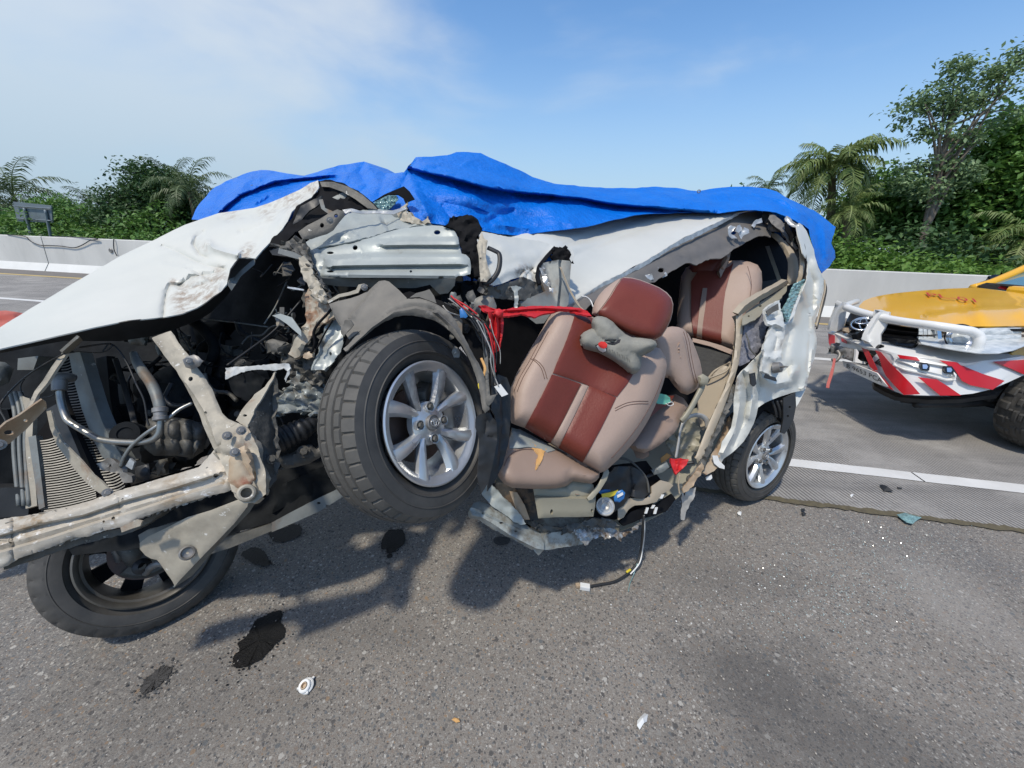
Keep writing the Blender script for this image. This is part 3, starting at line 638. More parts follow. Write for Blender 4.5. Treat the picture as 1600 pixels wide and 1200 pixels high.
R('bonnet', HO, HA, 'paint', th=.0035, step=5, namp=.003, nscale=7, edge=.0, dirt=[(292, 470, 26, 1), (318, 455, 24, 1), (340, 432, 14, .9), (455, 308, 24, .8), (487, 292, 12, 1), (420, 330, 16, .6), (388, 393, 13, .9), (360, 332, 14, .55), (270, 440, 6, .9), (318, 385, 10, .5)],
  creases=[('v', [(253, 383), (275, 392), (300, 405), (325, 415), (349, 419)], 0.036, 5.6), ('f', [(262, 412), (285, 416), (310, 428), (330, 440)], -0.022, 6.3), ('v', [(318, 361), (306, 370), (303, 383), (312, 397), (325, 403)], 0.036, 4.2),
  ('r', [(325, 380), (333, 388), (345, 392), (371, 399)], -0.050, 4.9), ('v', [(255, 495), (258, 462), (266, 445), (280, 446), (300, 432), (330, 428), (352, 420)], 0.025, 3.5), ('r', [(280, 445), (300, 450), (330, 440)], 0.022, 4.2), ('v', [(375, 362), (395, 357), (410, 350)], 0.022, 2.8), ('v', [(372, 396), (382, 388), (397, 384)], -0.025, 3.5),
  ('r', [(320, 470), (340, 455), (350, 430)], -0.022, 4.9), ('v', [(400, 340), (425, 326), (450, 322), (480, 300)], 0.032, 4.9), ('r', [(440, 352), (452, 330), (475, 310)], -0.036, 6.3), ('v', [(345, 342), (370, 340), (400, 332)], 0.025, 3.5), ('r', [(430, 335), (415, 362), (395, 385)], 0.025, 6.3), ('r', [(300, 372), (350, 362), (400, 352)], -0.018, 9.8)])
R('bonnet_underside', [(-95, 567), (0, 546), (75, 529), (150, 512), (200, 502), (259, 496), (307, 482), (333, 464), (355, 446), (361, 421), (374, 404), (399, 405), (398, 412), (372, 436), (355, 462), (330, 488), (312, 500), (277, 513), (240, 525), (187, 533), (101, 533), (60, 540), (0, 552), (-80, 572)],
  [(-90, 567, 1.0), (0, 548, 1.04), (130, 515, 1.12), (259, 496, 1.215), (307, 482, 1.27), (355, 446, 1.32), (399, 406, 1.38), (240, 526, 1.26), (100, 533, 1.16), (312, 500, 1.35)], 'dark', th=.003, step=6, namp=.003)
R('bonnet_fold', [(374, 404), (399, 405), (398, 413), (376, 432), (362, 454), (357, 446), (361, 421)], [(374, 404, 1.34), (399, 405, 1.37), (376, 440, 1.33), (360, 450, 1.30)], 'primed', step=5, creases=[('v', [(372, 412), (364, 440)], .01, 4)])
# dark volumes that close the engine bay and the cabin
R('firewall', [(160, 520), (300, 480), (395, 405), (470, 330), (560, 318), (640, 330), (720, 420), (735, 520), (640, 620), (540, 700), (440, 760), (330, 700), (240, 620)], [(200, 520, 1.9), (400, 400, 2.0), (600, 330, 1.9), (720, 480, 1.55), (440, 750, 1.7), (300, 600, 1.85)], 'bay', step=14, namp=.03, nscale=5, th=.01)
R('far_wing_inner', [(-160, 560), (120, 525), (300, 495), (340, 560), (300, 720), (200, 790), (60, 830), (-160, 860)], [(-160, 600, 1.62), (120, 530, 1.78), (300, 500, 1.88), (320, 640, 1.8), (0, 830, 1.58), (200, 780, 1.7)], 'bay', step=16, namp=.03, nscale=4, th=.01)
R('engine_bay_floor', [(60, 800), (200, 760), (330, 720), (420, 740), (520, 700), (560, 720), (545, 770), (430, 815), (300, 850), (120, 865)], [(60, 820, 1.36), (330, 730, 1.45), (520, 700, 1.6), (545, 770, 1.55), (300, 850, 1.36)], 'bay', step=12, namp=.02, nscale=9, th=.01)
# radiator
RA = [(60, 680, 1.235), (100, 550, 1.30), (190, 757, 1.245), (68, 797, 1.17), (145, 667, 1.29)]
R('radiator', [(96, 549), (112, 548), (146, 667), (175, 712), (199, 757), (190, 768), (68, 800), (57, 680), (86, 640), (88, 600)], RA, 'black', th=.02, step=12)
rf = field(RA)
def fins(name, lines, r, m):
    V = []; F = []
    for (x0, y0, x1, y1, sag) in lines:
        n = 6
        for s in range(n+1):
            t = s/n; x, y = x0+(x1-x0)*t, y0+(y1-y0)*t+sag*math.sin(math.pi*t); z = float(rf(np.array([[x, y]]))[0])-.006
            V += [P(x, y-r, z), P(x, y+r, z-.002), P(x, y+r, z+.004)]
            if s: k = len(V); F += [(k-6, k-5, k-2, k-3), (k-5, k-4, k-1, k-2)]
    o = mesh(name, V, F, m, van); o['kind'] = 'stuff'; return o
ls = []
y = 686
while y < 796: ls.append((60+(y-686)*.08, y+3, 60+(y-686)*.08+min(82, 30+(y-686)*.62), y-4-(y-686)*.10, 2.0)); y += 3.9
fins('condenser_fin', ls, .9, 'fins')
ls = []
y = 556
while y < 764:
    t = (y-556)/208; xl = 92+t*82-(10*math.sin(math.pi*t)); xr = 112+t*84 if y > 560 else 110; ls.append((xl, y+5, xr, y-3, 2.2)); y += 4.2
fins('radiator_fin', ls, .95, 'fins')
R('radiator_side_frame', [(107, 552), (125, 550), (137, 590), (149, 629), (160, 660), (171, 683), (195, 720), (184, 727), (160, 715), (144, 683), (128, 640), (115, 592)], [(107, 552, 1.27), (195, 720, 1.21), (140, 650, 1.25)], 'primed', th=.03, step=7, creases=[('v', [(116, 560), (140, 640), (175, 705)], .006, 3)])
R('radiator_side_tank', [(44, 683), (56, 680), (70, 792), (61, 796)], [(50, 683, 1.22), (66, 795, 1.16)], 'primed', th=.02, step=8)
R('condenser_divider', [(72, 640), (90, 630), (112, 680), (135, 735), (128, 740), (100, 700)], [(80, 640, 1.235), (130, 735, 1.2)], 'dark', th=.015, step=8)
R('lamp_mount', [(35, 619), (46, 622), (52, 650), (50, 690), (58, 790), (40, 795), (36, 700)], [(40, 620, 1.26), (50, 790, 1.19)], 'tan', th=.012, step=9)
R('lamp_housing', [(-40, 560), (8, 566), (22, 576), (14, 598), (-4, 606), (-40, 610)], [(-40, 580, 1.2), (20, 580, 1.26)], 'primed', th=.04, step=9, puff=.02)
R('bracket_block', [(28, 560), (60, 556), (52, 578), (27, 578)], [(40, 566, 1.3)], 'primed', th=.05, step=9)
R('lower_duct', [(-60, 762), (42, 762), (44, 806), (-60, 812)], [(-60, 780, 1.15), (42, 780, 1.2)], 'dark', th=.05, step=12, namp=.004)
R('lower_duct', [(-60, 640), (8, 640), (24, 700), (30, 760), (-60, 765)], [(-60, 700, 1.22), (30, 700, 1.28)], 'bay', th=.05, step=12, namp=.02, nscale=10)
for q in (0, 1, 2): tube('cooling_tube', [(16+q*8, 612, 1.27), (24+q*8, 650, 1.25), (22+q*9, 700, 1.23), (30+q*8, 790, 1.19)], .006, 'primed', van)
# struts and straps across the radiator
def strap(name, pts, m, th=.004, par=van, **k):
    L_, R_ = [], []
    for i, (x, y, z, wd) in enumerate(pts):
        a = pts[max(i-1, 0)]; b = pts[min(i+1, len(pts)-1)]; dx, dy = b[0]-a[0], b[1]-a[1]; l = math.hypot(dx, dy); nx, ny = -dy/l*wd/2, dx/l*wd/2
        L_.append((x+nx, y+ny)); R_.append((x-nx, y-ny))
    return region(name, L_+R_[::-1], [(p[0], p[1], p[2]) for p in pts] if len(pts) > 2 else [(pts[0][0], pts[0][1], pts[0][2]), (pts[1][0], pts[1][1], pts[1][2])], m, par, th=th, step=k.pop('step', 5), **k)
strap('stay_rod', [(127, 529, 1.10, 8), (113, 542, 1.10, 9), (100, 553, 1.09, 8)], 'tan', th=.006)
strap('stay_rod', [(102, 550, 1.095, 7), (84, 575, 1.08, 8), (70, 597, 1.07, 8), (57, 613, 1.06, 7), (50, 627, 1.05, 6), (36, 652, 1.04, 8)], 'tan', th=.006, creases=[('v', [(102, 550), (70, 597), (36, 652)], .003, 2)])
R('bonnet_catch_bracket', [(-14, 682), (10, 660), (29, 650), (50, 635), (66, 624), (72, 628), (73, 638), (56, 655), (40, 672), (15, 693), (-14, 705)], [(-10, 690, .98), (40, 655, 1.03), (72, 628, 1.06)], 'rust', th=.004, step=5, holes=[(40, 657, 3.4, 2.3), (14, 676, 8, 4)], edge=-.006, ew=3)
bolt(-2, 695, .97, .008, 'steel', van)
strap('support_strap', [(76, 642, 1.10, 7), (82, 668, 1.10, 8), (93, 693, 1.09, 10), (106, 708, 1.085, 13), (122, 727, 1.08, 17), (140, 748, 1.075, 16), (152, 758, 1.07, 17), (169, 772, 1.06, 13)], 'tan', th=.004, creases=[('v', [(84, 668), (106, 708), (150, 757)], .004, 3)])
bolt(168, 770, 1.055, .007, 'steel', van)
tube('wire', [(101, 552, 1.08), (75, 566, 1.09), (45, 585, 1.10), (22, 605, 1.09), (3, 627, 1.07), (0, 640, 1.05), (8, 655, 1.03), (14, 672, 1.01)], .0022, 'dark', van, n=6)
tube('wire', [(38, 592, 1.12), (32, 604, 1.12), (36, 617, 1.12), (50, 622, 1.12), (76, 620, 1.13), (85, 616, 1.13)], .0018, 'dark', van, n=6)
tube('wire', [(125, 543, 1.16), (150, 539, 1.17), (168, 537, 1.18), (176, 539, 1.18), (186, 548, 1.18), (200, 570, 1.18), (213, 600, 1.17), (225, 625, 1.17), (230, 655, 1.17), (233, 665, 1.17)], .0028, 'dark', van, n=6)
tube('wire', [(120, 549, 1.17), (150, 551, 1.17), (165, 549, 1.17), (175, 540, 1.175), (170, 537, 1.18), (160, 550, 1.17)], .0018, 'dark', van, n=6)
# air-con plumbing
tube('refrigerant_pipe', [(93, 599, 1.16), (95, 625, 1.16), (103, 652, 1.155), (113, 662, 1.15), (133, 674, 1.15), (152, 685, 1.15), (170, 689, 1.15), (195, 691, 1.15), (222, 691, 1.15), (240, 686, 1.15), (249, 675, 1.15), (251, 655, 1.15)], .0092, 'alu', van, n=12)
tube('pipe_elbow', [(114, 591, 1.20), (103, 589, 1.18), (93, 591, 1.165), (91, 600, 1.16)], [.013, .015, .016, .015], 'steel', van, n=12)
lathe('pipe_collar', [(.012, -.02), (.017, -.018), (.017, .012), (.012, .014)], P(93, 604, 1.16), P(93, 620, 1.16)-P(93, 600, 1.165), 'steel', van, 16)
tube('refrigerant_pipe', [(189, 729, 1.14), (194, 715, 1.14), (205, 698, 1.14), (222, 682, 1.14), (240, 669, 1.145), (260, 656, 1.16), (280, 640, 1.18), (300, 630, 1.2)], .0055, 'alu', van)
tube('air_hose', [(209, 552, 1.26), (214, 566, 1.24), (224, 582, 1.21), (235, 597, 1.19), (243, 613, 1.17), (248, 628, 1.16), (251, 642, 1.155)], [.010, .013, .0145, .0145, .0145, .0145, .014], 'primed', van, n=12)
lathe('hose_fitting', [(.013, -.024), (.019, -.02), (.019, -.008), (.016, -.006), (.016, .004), (.019, .006), (.019, .016), (.013, .02)], P(250.5, 648, 1.15), P(251, 660, 1.15)-P(250, 640, 1.155), 'steel', van, 18)
tube('water_hose', [(268, 600, 1.3), (262, 612, 1.28), (258, 622, 1.26), (268, 632, 1.26), (290, 634, 1.26), (305, 630, 1.3)], .0075, 'dark', van)
tube('water_hose', [(300, 500, 1.5), (318, 515, 1.5), (335, 540, 1.5), (330, 565, 1.5)], .02, 'bay', van)
tube('water_hose', [(265, 500, 1.4), (272, 530, 1.42), (280, 560, 1.45)], .014, 'dark', van)
tube('control_cable', [(300, 497, 1.5), (360, 503, 1.5), (419, 511, 1.5)], .003, 'primed', van, n=6)
tube('control_cable', [(448, 440, 1.55), (430, 480, 1.5), (413, 506, 1.45)], .003, 'primed', van, n=6)
tube('control_cable', [(355, 571, 1.25), (390, 546, 1.32), (430, 515, 1.4), (470, 470, 1.45)], .004, 'dark', van, n=6)
R('snapped_trim', [(425, 493), (438, 490), (456, 496), (470, 516), (471, 526), (463, 519), (448, 506), (436, 498)], [(430, 493, 1.30), (470, 522, 1.25)], 'prime', th=.003, step=5)
R('hanging_bracket', [(437, 480), (444, 480), (444, 510), (436, 508)], [(440, 490, 1.31)], 'grime', step=6)
# compressor and pulley
pc = P(203, 679, 1.22); pax = P(180, 672, 1.14)-P(225, 684, 1.30)
lathe('pulley', [(.0, -.0), (.018, 0), (.02, .004), (.036, .004), (.038, 0), (.038, -.006)]+[(.039 if k % 2 else .034, -.008-.005*k) for k in range(8)]+[(.039, -.05), (.03, -.052)], P(196, 678, 1.17), pax, 'bay', van, 36)
R('compressor', [(228, 655), (262, 650), (300, 656), (322, 668), (318, 705), (300, 716), (275, 712), (240, 712), (226, 700)], [(228, 680, 1.25), (320, 690, 1.3)], 'grime', th=.08, step=6, puff=.05, pw=26, creases=[('v', [(255, 652), (257, 712)], .014, 4), ('v', [(280, 652), (282, 712)], .014, 4), ('v', [(300, 656), (302, 712)], .014, 4), ('v', [(230, 684), (320, 688)], .010, 3)], namp=.006, nscale=40)
R('engine_block', [(205, 600), (290, 560), (350, 600), (352, 660), (335, 700), (300, 730), (250, 735), (225, 720)], [(230, 640, 1.42), (340, 640, 1.45)], 'bay', th=.1, step=8, puff=.06, pw=20, namp=.025, nscale=22)
R('engine_cover', [(340, 575), (420, 560), (430, 600), (400, 640), (350, 640)], [(380, 600, 1.5)], 'bay', th=.06, step=8, puff=.03, namp=.02, nscale=22)
R('air_filter_box', [(300, 505), (350, 500), (352, 540), (310, 550)], [(320, 520, 1.62)], 'bay', th=.1, step=9, puff=.02)
R('oil_filter', [(240, 720), (262, 716), (264, 740), (246, 744)], [(250, 730, 1.35)], 'grime', th=.05, puff=.02, step=6)
tube('drive_belt', [(180, 560, 1.36), (196, 610, 1.32), (210, 660, 1.24), (214, 690, 1.22)], .008, 'dark', van, flat=.3)
R('fan_shroud', [(150, 560), (166, 556), (172, 620), (182, 680), (170, 690), (155, 640)], [(160, 600, 1.36)], 'dark', th=.03, step=9)
R('fan_blade', [(175, 600), (200, 596), (205, 640), (188, 662)], [(188, 630, 1.42)], 'dark', th=.006, step=9)
R('torn_fitting', [(150, 725), (172, 716), (184, 724), (192, 738), (205, 744), (205, 754), (193, 754), (186, 740), (160, 735)], [(150, 725, 1.15), (205, 752, 1.13)], 'steel', th=.012, step=5, namp=.006, nscale=60, holes=[(172, 728, 2.2)])
R('torn_fitting', [(203, 716), (210, 722), (206, 734), (196, 728)], [(205, 725, 1.12)], 'silver', th=.006, step=4)
R('rubber_mount', [(210, 730), (232, 724), (236, 742), (220, 752), (212, 748)], [(220, 738, 1.16)], 'dark', th=.03, step=6, puff=.008)
# latch brace
BA = [(250, 525, 1.15), (295, 560, 1.13), (330, 608, 1.12), (372, 664, 1.10), (335, 700, 1.08), (290, 605, 1.11)]
R('latch_brace', [(237, 528), (252, 522), (267, 517), (275, 528), (280, 536), (295, 555), (304, 567), (312, 579), (322, 593), (331, 608), (340, 628), (347, 645), (358, 655), (371, 661), (385, 668), (383, 684), (362, 690), (347, 696), (335, 703), (328, 690), (320, 672), (312, 650), (304, 632), (293, 610), (283, 592), (274, 578), (264, 565), (250, 546)], BA, 'tan', th=.006, step=5, holes=[(298, 592, 3.6), (321, 645, 2.6)], namp=.003, nscale=25, edge=.006, ew=2.5,
  creases=[('f', [(290, 600), (303, 622), (318, 645), (326, 662), (337, 695)], .010, 6), ('v', [(268, 555), (300, 545)], .004, 3)])
R('brace_clip', [(285, 562), (292, 557), (303, 554), (310, 557), (317, 564), (312, 572), (300, 577), (290, 574)], [(300, 565, 1.10)], 'steel', th=.006, step=4, edge=.006, ew=3)
bolt(295, 565, 1.095, .0068, 'steel', van)
# front cross member
XA = [(-60, 880, .98), (0, 850, 1.0), (150, 790, 1.04), (330, 730, 1.08), (-60, 820, 1.0), (150, 750+15, 1.055)]
MT['beam'] = mat('scraped_cream_beam', (.47, .44, .38), .5, .1, (.36, .31, .24), 9, bump=.3, bscale=50, wear=.585, wearcol=(.72, .71, .68), wearscale=26, dirt=.60, dirtcol=(.25, .17, .09), stretch=(1, 1, 2))
R('cross_member', [(-60, 835), (0, 812), (18, 808), (40, 806), (90, 796), (140, 783), (180, 768), (220, 757), (270, 742), (310, 730), (335, 703), (358, 700), (362, 722), (362, 765), (350, 770), (325, 775), (290, 786), (255, 797), (245, 800), (215, 812), (205, 822), (185, 824), (160, 830), (140, 838), (115, 840), (85, 853), (60, 862), (30, 872), (12, 884), (-60, 912)], XA, 'beam', th=.03, step=4.5, namp=.003, nscale=24, jag=.5, edge=.008, ew=3, holes=[(17, 845, 3.4, 4.2), (177, 810, 3), (162, 815, 2), (192, 780, 1.8), (189, 826, 2), (337, 743, 4, 3.4), (10, 905, 1)],
  creases=[('f', [(-60, 856), (0, 838), (60, 820), (130, 806), (200, 782), (270, 764), (340, 742)], .012, 9), ('f', [(-60, 880), (0, 862), (80, 839), (150, 816), (215, 797), (290, 772), (345, 755)], -.012, 6), ('r', [(-60, 845), (0, 826), (90, 806), (200, 771), (320, 742)], -.008, 6), ('r', [(-60, 870), (0, 852), (130, 815), (280, 770)], -.006, 5), ('v', [(185, 762), (188, 800)], .004, 2), ('v', [(20, 806), (22, 880)], .006, 3)], dirt=[(45, 812, 30, .9), (350, 745, 14, .8), (-5, 840, 20, .6)])
R('cross_member_lip', [(0, 872), (60, 858), (130, 838), (205, 822), (245, 802), (262, 795), (240, 812), (205, 832), (150, 845), (90, 862), (30, 882), (8, 890)], [(0, 880, 1.03), (262, 797, 1.1)], 'grime', th=.05, step=7, jag=1, namp=.004)
R('beam_end_flap', [(188, 824), (212, 812), (222, 814), (219, 822), (206, 826), (190, 832)], [(205, 820, 1.02)], 'tan', th=.004, step=4)
# corner gusset with the tow tube
R('corner_gusset', [(333, 704), (347, 694), (352, 672), (371, 661), (385, 668), (397, 685), (405, 700), (410, 722), (418, 745), (415, 772), (398, 786), (380, 780), (362, 768), (356, 745), (345, 722)], [(335, 700, 1.075), (380, 668, 1.09), (415, 745, 1.07), (370, 770, 1.04)], 'tan', th=.02, step=5, namp=.007, nscale=26, creases=[('v', [(338, 708), (360, 712), (378, 706)], .008, 4), ('r', [(372, 690), (396, 735)], -.01, 8)], dirt=[(385, 690, 18, .5)])
R('crash_box', [(357, 720), (364, 704), (382, 696), (390, 702), (396, 716), (400, 748), (394, 764), (372, 766), (357, 752)], [(357, 735, 1.035), (398, 740, 1.045), (378, 700, 1.04)], 'rust', th=.05, step=5, namp=.004, nscale=30, edge=.012, ew=3, creases=[('v', [(375, 715), (392, 745)], .005, 3)], dirt=[(388, 755, 14, 1)])
lathe('tow_tube', [(.013, -.03), (.013, .005), (.017, .006), (.021, .004), (.023, -.002), (.023, -.05)], P(385, 770, 1.025), (EYE-P(385, 770, 1.03)).normalized()+Vector((.1, -.2, .2)), 'tan', van, 24)
R('tow_tube_socket', [(362, 760), (396, 752), (404, 770), (397, 786), (378, 786), (366, 776)], [(385, 770, 1.05)], 'tan', th=.03, step=5, namp=.004, nscale=30)
for x, y, z in ((355, 681, 1.062), (377, 673, 1.07), (367, 707, 1.035)): bolt(x, y, z, .0072, 'steel', van)
R('pale_inner_flap', [(368, 657), (383, 632), (398, 616), (414, 604), (431, 580), (427, 592), (416, 610), (406, 628), (398, 640), (392, 655), (386, 668)], [(368, 657, 1.12), (431, 580, 1.18), (390, 660, 1.10)], 'tan', th=.004, step=5, namp=.005, nscale=30, holes=[(383, 649, 3, 2)])
R('torn_inner_panel', [(390, 660), (400, 638), (416, 612), (431, 580), (434, 600), (433, 640), (434, 668), (438, 723), (431, 751), (422, 763), (414, 750), (408, 722), (398, 706), (388, 672)], [(390, 665, 1.10), (431, 580, 1.2), (436, 720, 1.15), (418, 760, 1.10)], 'grime', th=.004, step=5, namp=.013, nscale=30, jag=1, creases=[('v', [(425, 600), (428, 680), (430, 740)], .012, 4)])
R('torn_strip', [(351, 575), (365, 573), (385, 572), (415, 570), (432, 568), (450, 568), (454, 575), (450, 588), (446, 597), (445, 592), (449, 580), (444, 575), (432, 579), (416, 578), (395, 578), (375, 583), (362, 589), (353, 593)], [(351, 580, 1.17), (450, 572, 1.20)], 'paintr', th=.005, step=4, namp=.006, nscale=45, jag=.8)
R('battery_tray', [(355, 590), (400, 580), (415, 592), (405, 612), (385, 628), (360, 610)], [(380, 600, 1.3)], 'bay', th=.03, step=6, namp=.014, nscale=35)
R('crumpled_rail', [(430, 645), (436, 622), (455, 600), (463, 580), (478, 570), (495, 588), (507, 604), (506, 648), (490, 646), (480, 643), (455, 645), (438, 652)], [(430, 640, 1.26), (465, 575, 1.34), (507, 620, 1.36)], 'prime', th=.02, step=4, namp=.028, nscale=22, ridged=True, jag=1, dirt=[(450, 600, 20, 1), (480, 620, 30, .7)], creases=[('r', [(430, 643), (470, 640), (505, 647)], -.015, 5)])
R('crumpled_rail', [(438, 545), (470, 530), (490, 545), (500, 580), (480, 590), (455, 585), (440, 570)], [(440, 560, 1.38), (490, 560, 1.4)], 'grime', th=.02, step=5, namp=.03, nscale=24, ridged=True)
tube('steering_bellows', [(425, 693, 1.22), (440, 686, 1.24), (455, 679, 1.26), (470, 672, 1.28), (485, 664, 1.31), (505, 656, 1.35)], [.040, .040, .038, .036, .027, .018], 'dark', van, n=20, sub=9, corr=(1.25, .07))
R('lower_arm', [(436, 712), (455, 708), (475, 697), (486, 694), (494, 702), (512, 690), (516, 700), (498, 716), (482, 725), (462, 730), (440, 734)], [(438, 720, 1.24), (512, 696, 1.32)], 'grime', th=.04, step=5, namp=.006, nscale=30, puff=.01, pw=5)
bolt(474, 706, 1.26, .012, 'grime', van); bolt(425, 718, 1.12, .008, 'grime', van)
R('subframe', [(430, 762), (480, 740), (520, 722), (560, 730), (556, 752), (520, 762), (470, 778), (430, 800)], [(430, 780, 1.45), (550, 740, 1.6)], 'bay', th=.05, step=7, namp=.02, nscale=18)
R('under_rail', [(424, 817), (455, 800), (500, 777), (543, 757), (556, 764), (530, 780), (497, 800), (470, 812), (424, 832)], [(424, 824, 1.42), (550, 760, 1.55)], 'primed', th=.03, step=6, namp=.004, holes=[(498, 786, 3, 1.6), (512, 790, 3, 1.4)])
R('under_rail', [(300, 860), (345, 842), (424, 818), (424, 830), (360, 856), (310, 872)], [(300, 865, 1.38), (424, 824, 1.42)], 'grime', th=.03, step=7, namp=.004)
# triangular undershield plate
R('undershield', [(219, 848), (232, 838), (251, 829), (293, 808), (330, 797), (384, 776), (389, 782), (386, 792), (375, 806), (365, 819), (340, 845), (310, 876), (290, 897), (272, 916), (266, 905), (255, 888), (245, 875), (236, 873), (227, 868), (219, 858)], [(219, 855, 1.10), (384, 778, 1.09), (272, 916, 1.12)], 'tan', th=.004, step=5, namp=.003, nscale=14, edge=.004, ew=3, creases=[('r', [(288, 864), (300, 862)], .012, 7)])
R('undershield_edge', [(389, 782), (404, 778), (390, 800), (350, 842), (300, 900), (272, 918), (290, 897), (340, 845), (375, 806)], [(389, 782, 1.10), (404, 778, 1.14), (272, 916, 1.13)], 'primed', th=.004, step=6)
lathe('rubber_grommet', [(.02, 0), (.016, .004), (.012, -.002), (.003, -.004)], P(293, 864, 1.095), (EYE-P(293, 864, 1.1)), 'steel', van, 20)
R('spoiler_lip', [(216, 836), (230, 828), (260, 820), (330, 800), (340, 806), (300, 822), (262, 845), (240, 862), (222, 860)], [(216, 840, 1.16), (340, 803, 1.15)], 'primed', th=.01, step=6, namp=.004)

# wheels ---------------------------------------------------------------
def wheel(cen, axis, m_name, label, parent, Rt=.31, Wd=.185, rr=.20, front=True, spokes=8, roll=0.0, coarse=False, worn=True):
    cen = Vector(cen); ax = Vector(axis).normalized(); wh = empty('wheel', cen, parent); tag(wh, label)
    N_ = 200 if coarse else 360; gw = (-.045, -.012, .022, .052)
    prof = []
    for x in np.linspace(-.5, .5, 31 if coarse else 57):
        o_ = x*Wd*.86; r = Rt-.018*abs(2*x)**4
        prof.append((r, o_))
    side = [(Rt-.04, .5), (Rt-.062, .515), (Rt-.085, .5), (rr+.028, .46), (rr+.010, .40), (rr+.004, .36)]
    pr = [(a, -b*Wd) for a, b in side[::-1]]+[(Rt-.022, -.478*Wd)]+prof+[(Rt-.022, .478*Wd)]+[(a, b*Wd) for a, b in side]
    def rf_(r, h, an, j, s):
        if r > Rt-.02:
            for g in gw:
                if abs(h-g) < (.0042 if coarse else .0036): return r-.010
            if coarse:
                if (int(s/5)+int(h > 0)*1) % 2 and abs(h) > .02: return r-.012
                if int(s/4) % 3 == 0 and abs(h) < .05: return r-.009
                return r
            if abs(h) > .055 and s % 8 == 0: return r-.007
            if -.045 < h < -.012 and (s % 8 == 3): return r-.005
            if .022 < h < .052 and (s % 8 == 5): return r-.005
        if Rt-.075 < r < Rt-.05 and h > 0 and (s//2) % 7 in (0, 1, 3) and 20 < s < 60: return r
        return r
    ty = lathe('tyre', pr, cen, ax, 'rubberd' if not coarse else 'rubber', wh, N_, rf_)
    ty.data.set_sharp_from_angle(angle=math.radians(25)); ty.data.materials.append(MT['rubber'])
    mi = np.zeros(len(ty.data.polygons), np.int32); k = len(pr)-1
    for i in range(len(mi)):
        j = i % k
        if pr[j][0] < Rt-.03 or pr[j+1][0] < Rt-.03: mi[i] = 1
    ty.data.polygons.foreach_set('material_index', mi)
    for q, r_ in enumerate((Rt-.048, rr+.035)):
        lathe('sidewall_rib', [(r_-.0025, Wd*.505), (r_, Wd*.517), (r_+.0025, Wd*.505)], cen, ax, 'rubber', wh, 96)
    f = Wd/2
    lathe('rim', [(rr-.022, -f+.005), (rr+.006, -f+.008), (rr+.008, -f+.02), (rr-.012, -f+.03), (rr-.03, -.03), (rr-.03, .02), (rr-.018, f-.022), (rr-.006, f-.014), (rr+.006, f-.010), (rr+.007, f-.004), (rr+.002, f-.001), (rr-.008, f-.005), (rr-.014, f-.014), (rr-.024, f-.018), (rr-.034, .02), (rr-.034, -.03), (rr-.022, -f+.005)], cen, ax, 'alloy', wh, 96)
    u = ax.cross(Vector((0, 0, 1))).normalized(); v = ax.cross(u)
    if front is False:   # inner side faces us: only barrel, disc and arms show
        pass
    def pt(r, an, h): return cen+(u*math.cos(an)+v*math.sin(an))*r+ax*h
    for s in range(spokes):
        a0 = roll+2*math.pi*(s+.5)/spokes; V = []; F = []; ns = 9
        lean = (1 if s % 2 else -1)
        for i in range(ns+1):
            t = i/ns; r = .030+(rr-.010-.030)*t; wd = .0115+.0175*t
            a = roll+math.pi/4+math.pi/2*(s//2)+lean*(.10+.30*t**.75); h = f-.030+.018*math.sin(t*math.pi*.5)-.010*(1-t)
            for (dx, dh) in ((-1, -.014), (-.85, -.002), (-.15, .004), (.55, .000), (1, -.016), (.6, -.03), (-.6, -.03)):
                p = pt(r, a, h+dh); tdir = (-u*math.sin(a)+v*math.cos(a)); V.append(p+tdir*dx*wd*lean)
        k = 7
        for i in range(ns):
            for q in range(k): F.append((i*k+q, i*k+(q+1) % k, (i+1)*k+(q+1) % k, (i+1)*k+q))
        F.append(tuple(range(k))); F.append(tuple(range(ns*k, ns*k+k))[::-1])
        sp_ = mesh('spoke', V, F, 'scuff' if worn and s in (3, 4) else 'alloy', wh, True)
        bm = bmesh.new(); bm.from_mesh(sp_.data); bmesh.ops.recalc_face_normals(bm, faces=bm.faces); bm.to_mesh(sp_.data); bm.free(); sp_.data.set_sharp_from_angle(angle=math.radians(40))
    lathe('hub', [(.0, f-.05), (.062, f-.052), (.074, f-.056), (.070, f-.036), (.050, f-.030), (.036, f-.024), (.0, f-.022)], cen, ax, 'alloy', wh, 48)
    for s in range(4):
        an = roll+math.pi/2*s; c = pt(.052, an, f-.034)
        lathe('lug_pocket', [(.0165, .012), (.0165, .0165), (.0145, .016), (.013, .006), (.0, .005)], c, ax, 'alloy', wh, 20)
        lathe('lug_nut', [(.0105, .000), (.0105, .018), (.007, .022), (0, .022)], c, ax, 'grime', wh, 6, smooth=False)
    lathe('centre_cap', [(.0255, f-.024), (.0265, f-.014), (.0235, f-.011), (.0225, f-.013), (0, f-.011)], cen, ax, 'steel', wh, 32)
    up = (AY-ax*AY.dot(ax)).normalized(); rt = up.cross(ax)
    def ring(rx, ry, oy):
        c = cen+ax*(f-.008)+up*oy; pts = [c+rt*rx*math.cos(t*math.pi/10)+up*ry*math.sin(t*math.pi/10) for t in range(21)]
        return tube('emblem_ring', pts, .0013, 'alloy', wh, n=6, sub=1, raw=True)
    ring(.0175, .0120, 0); ring(.0050, .0112, 0); ring(.0115, .0045, .005)
    lathe('brake_disc', [(.05, -.01), (.125, -.01), (.125, .006), (.05, .006)], cen, ax, 'brake', wh, 48, capped=True)
    R_ = boxm('brake_caliper', (0, 0, 0), (.05, .12, .07), 'grime', wh, bev=.01); R_.location = Vector(R_.location)+pt(.11, roll+2.6, -.015); 
    return wh
AXW = cdir(.82, .12, .56)
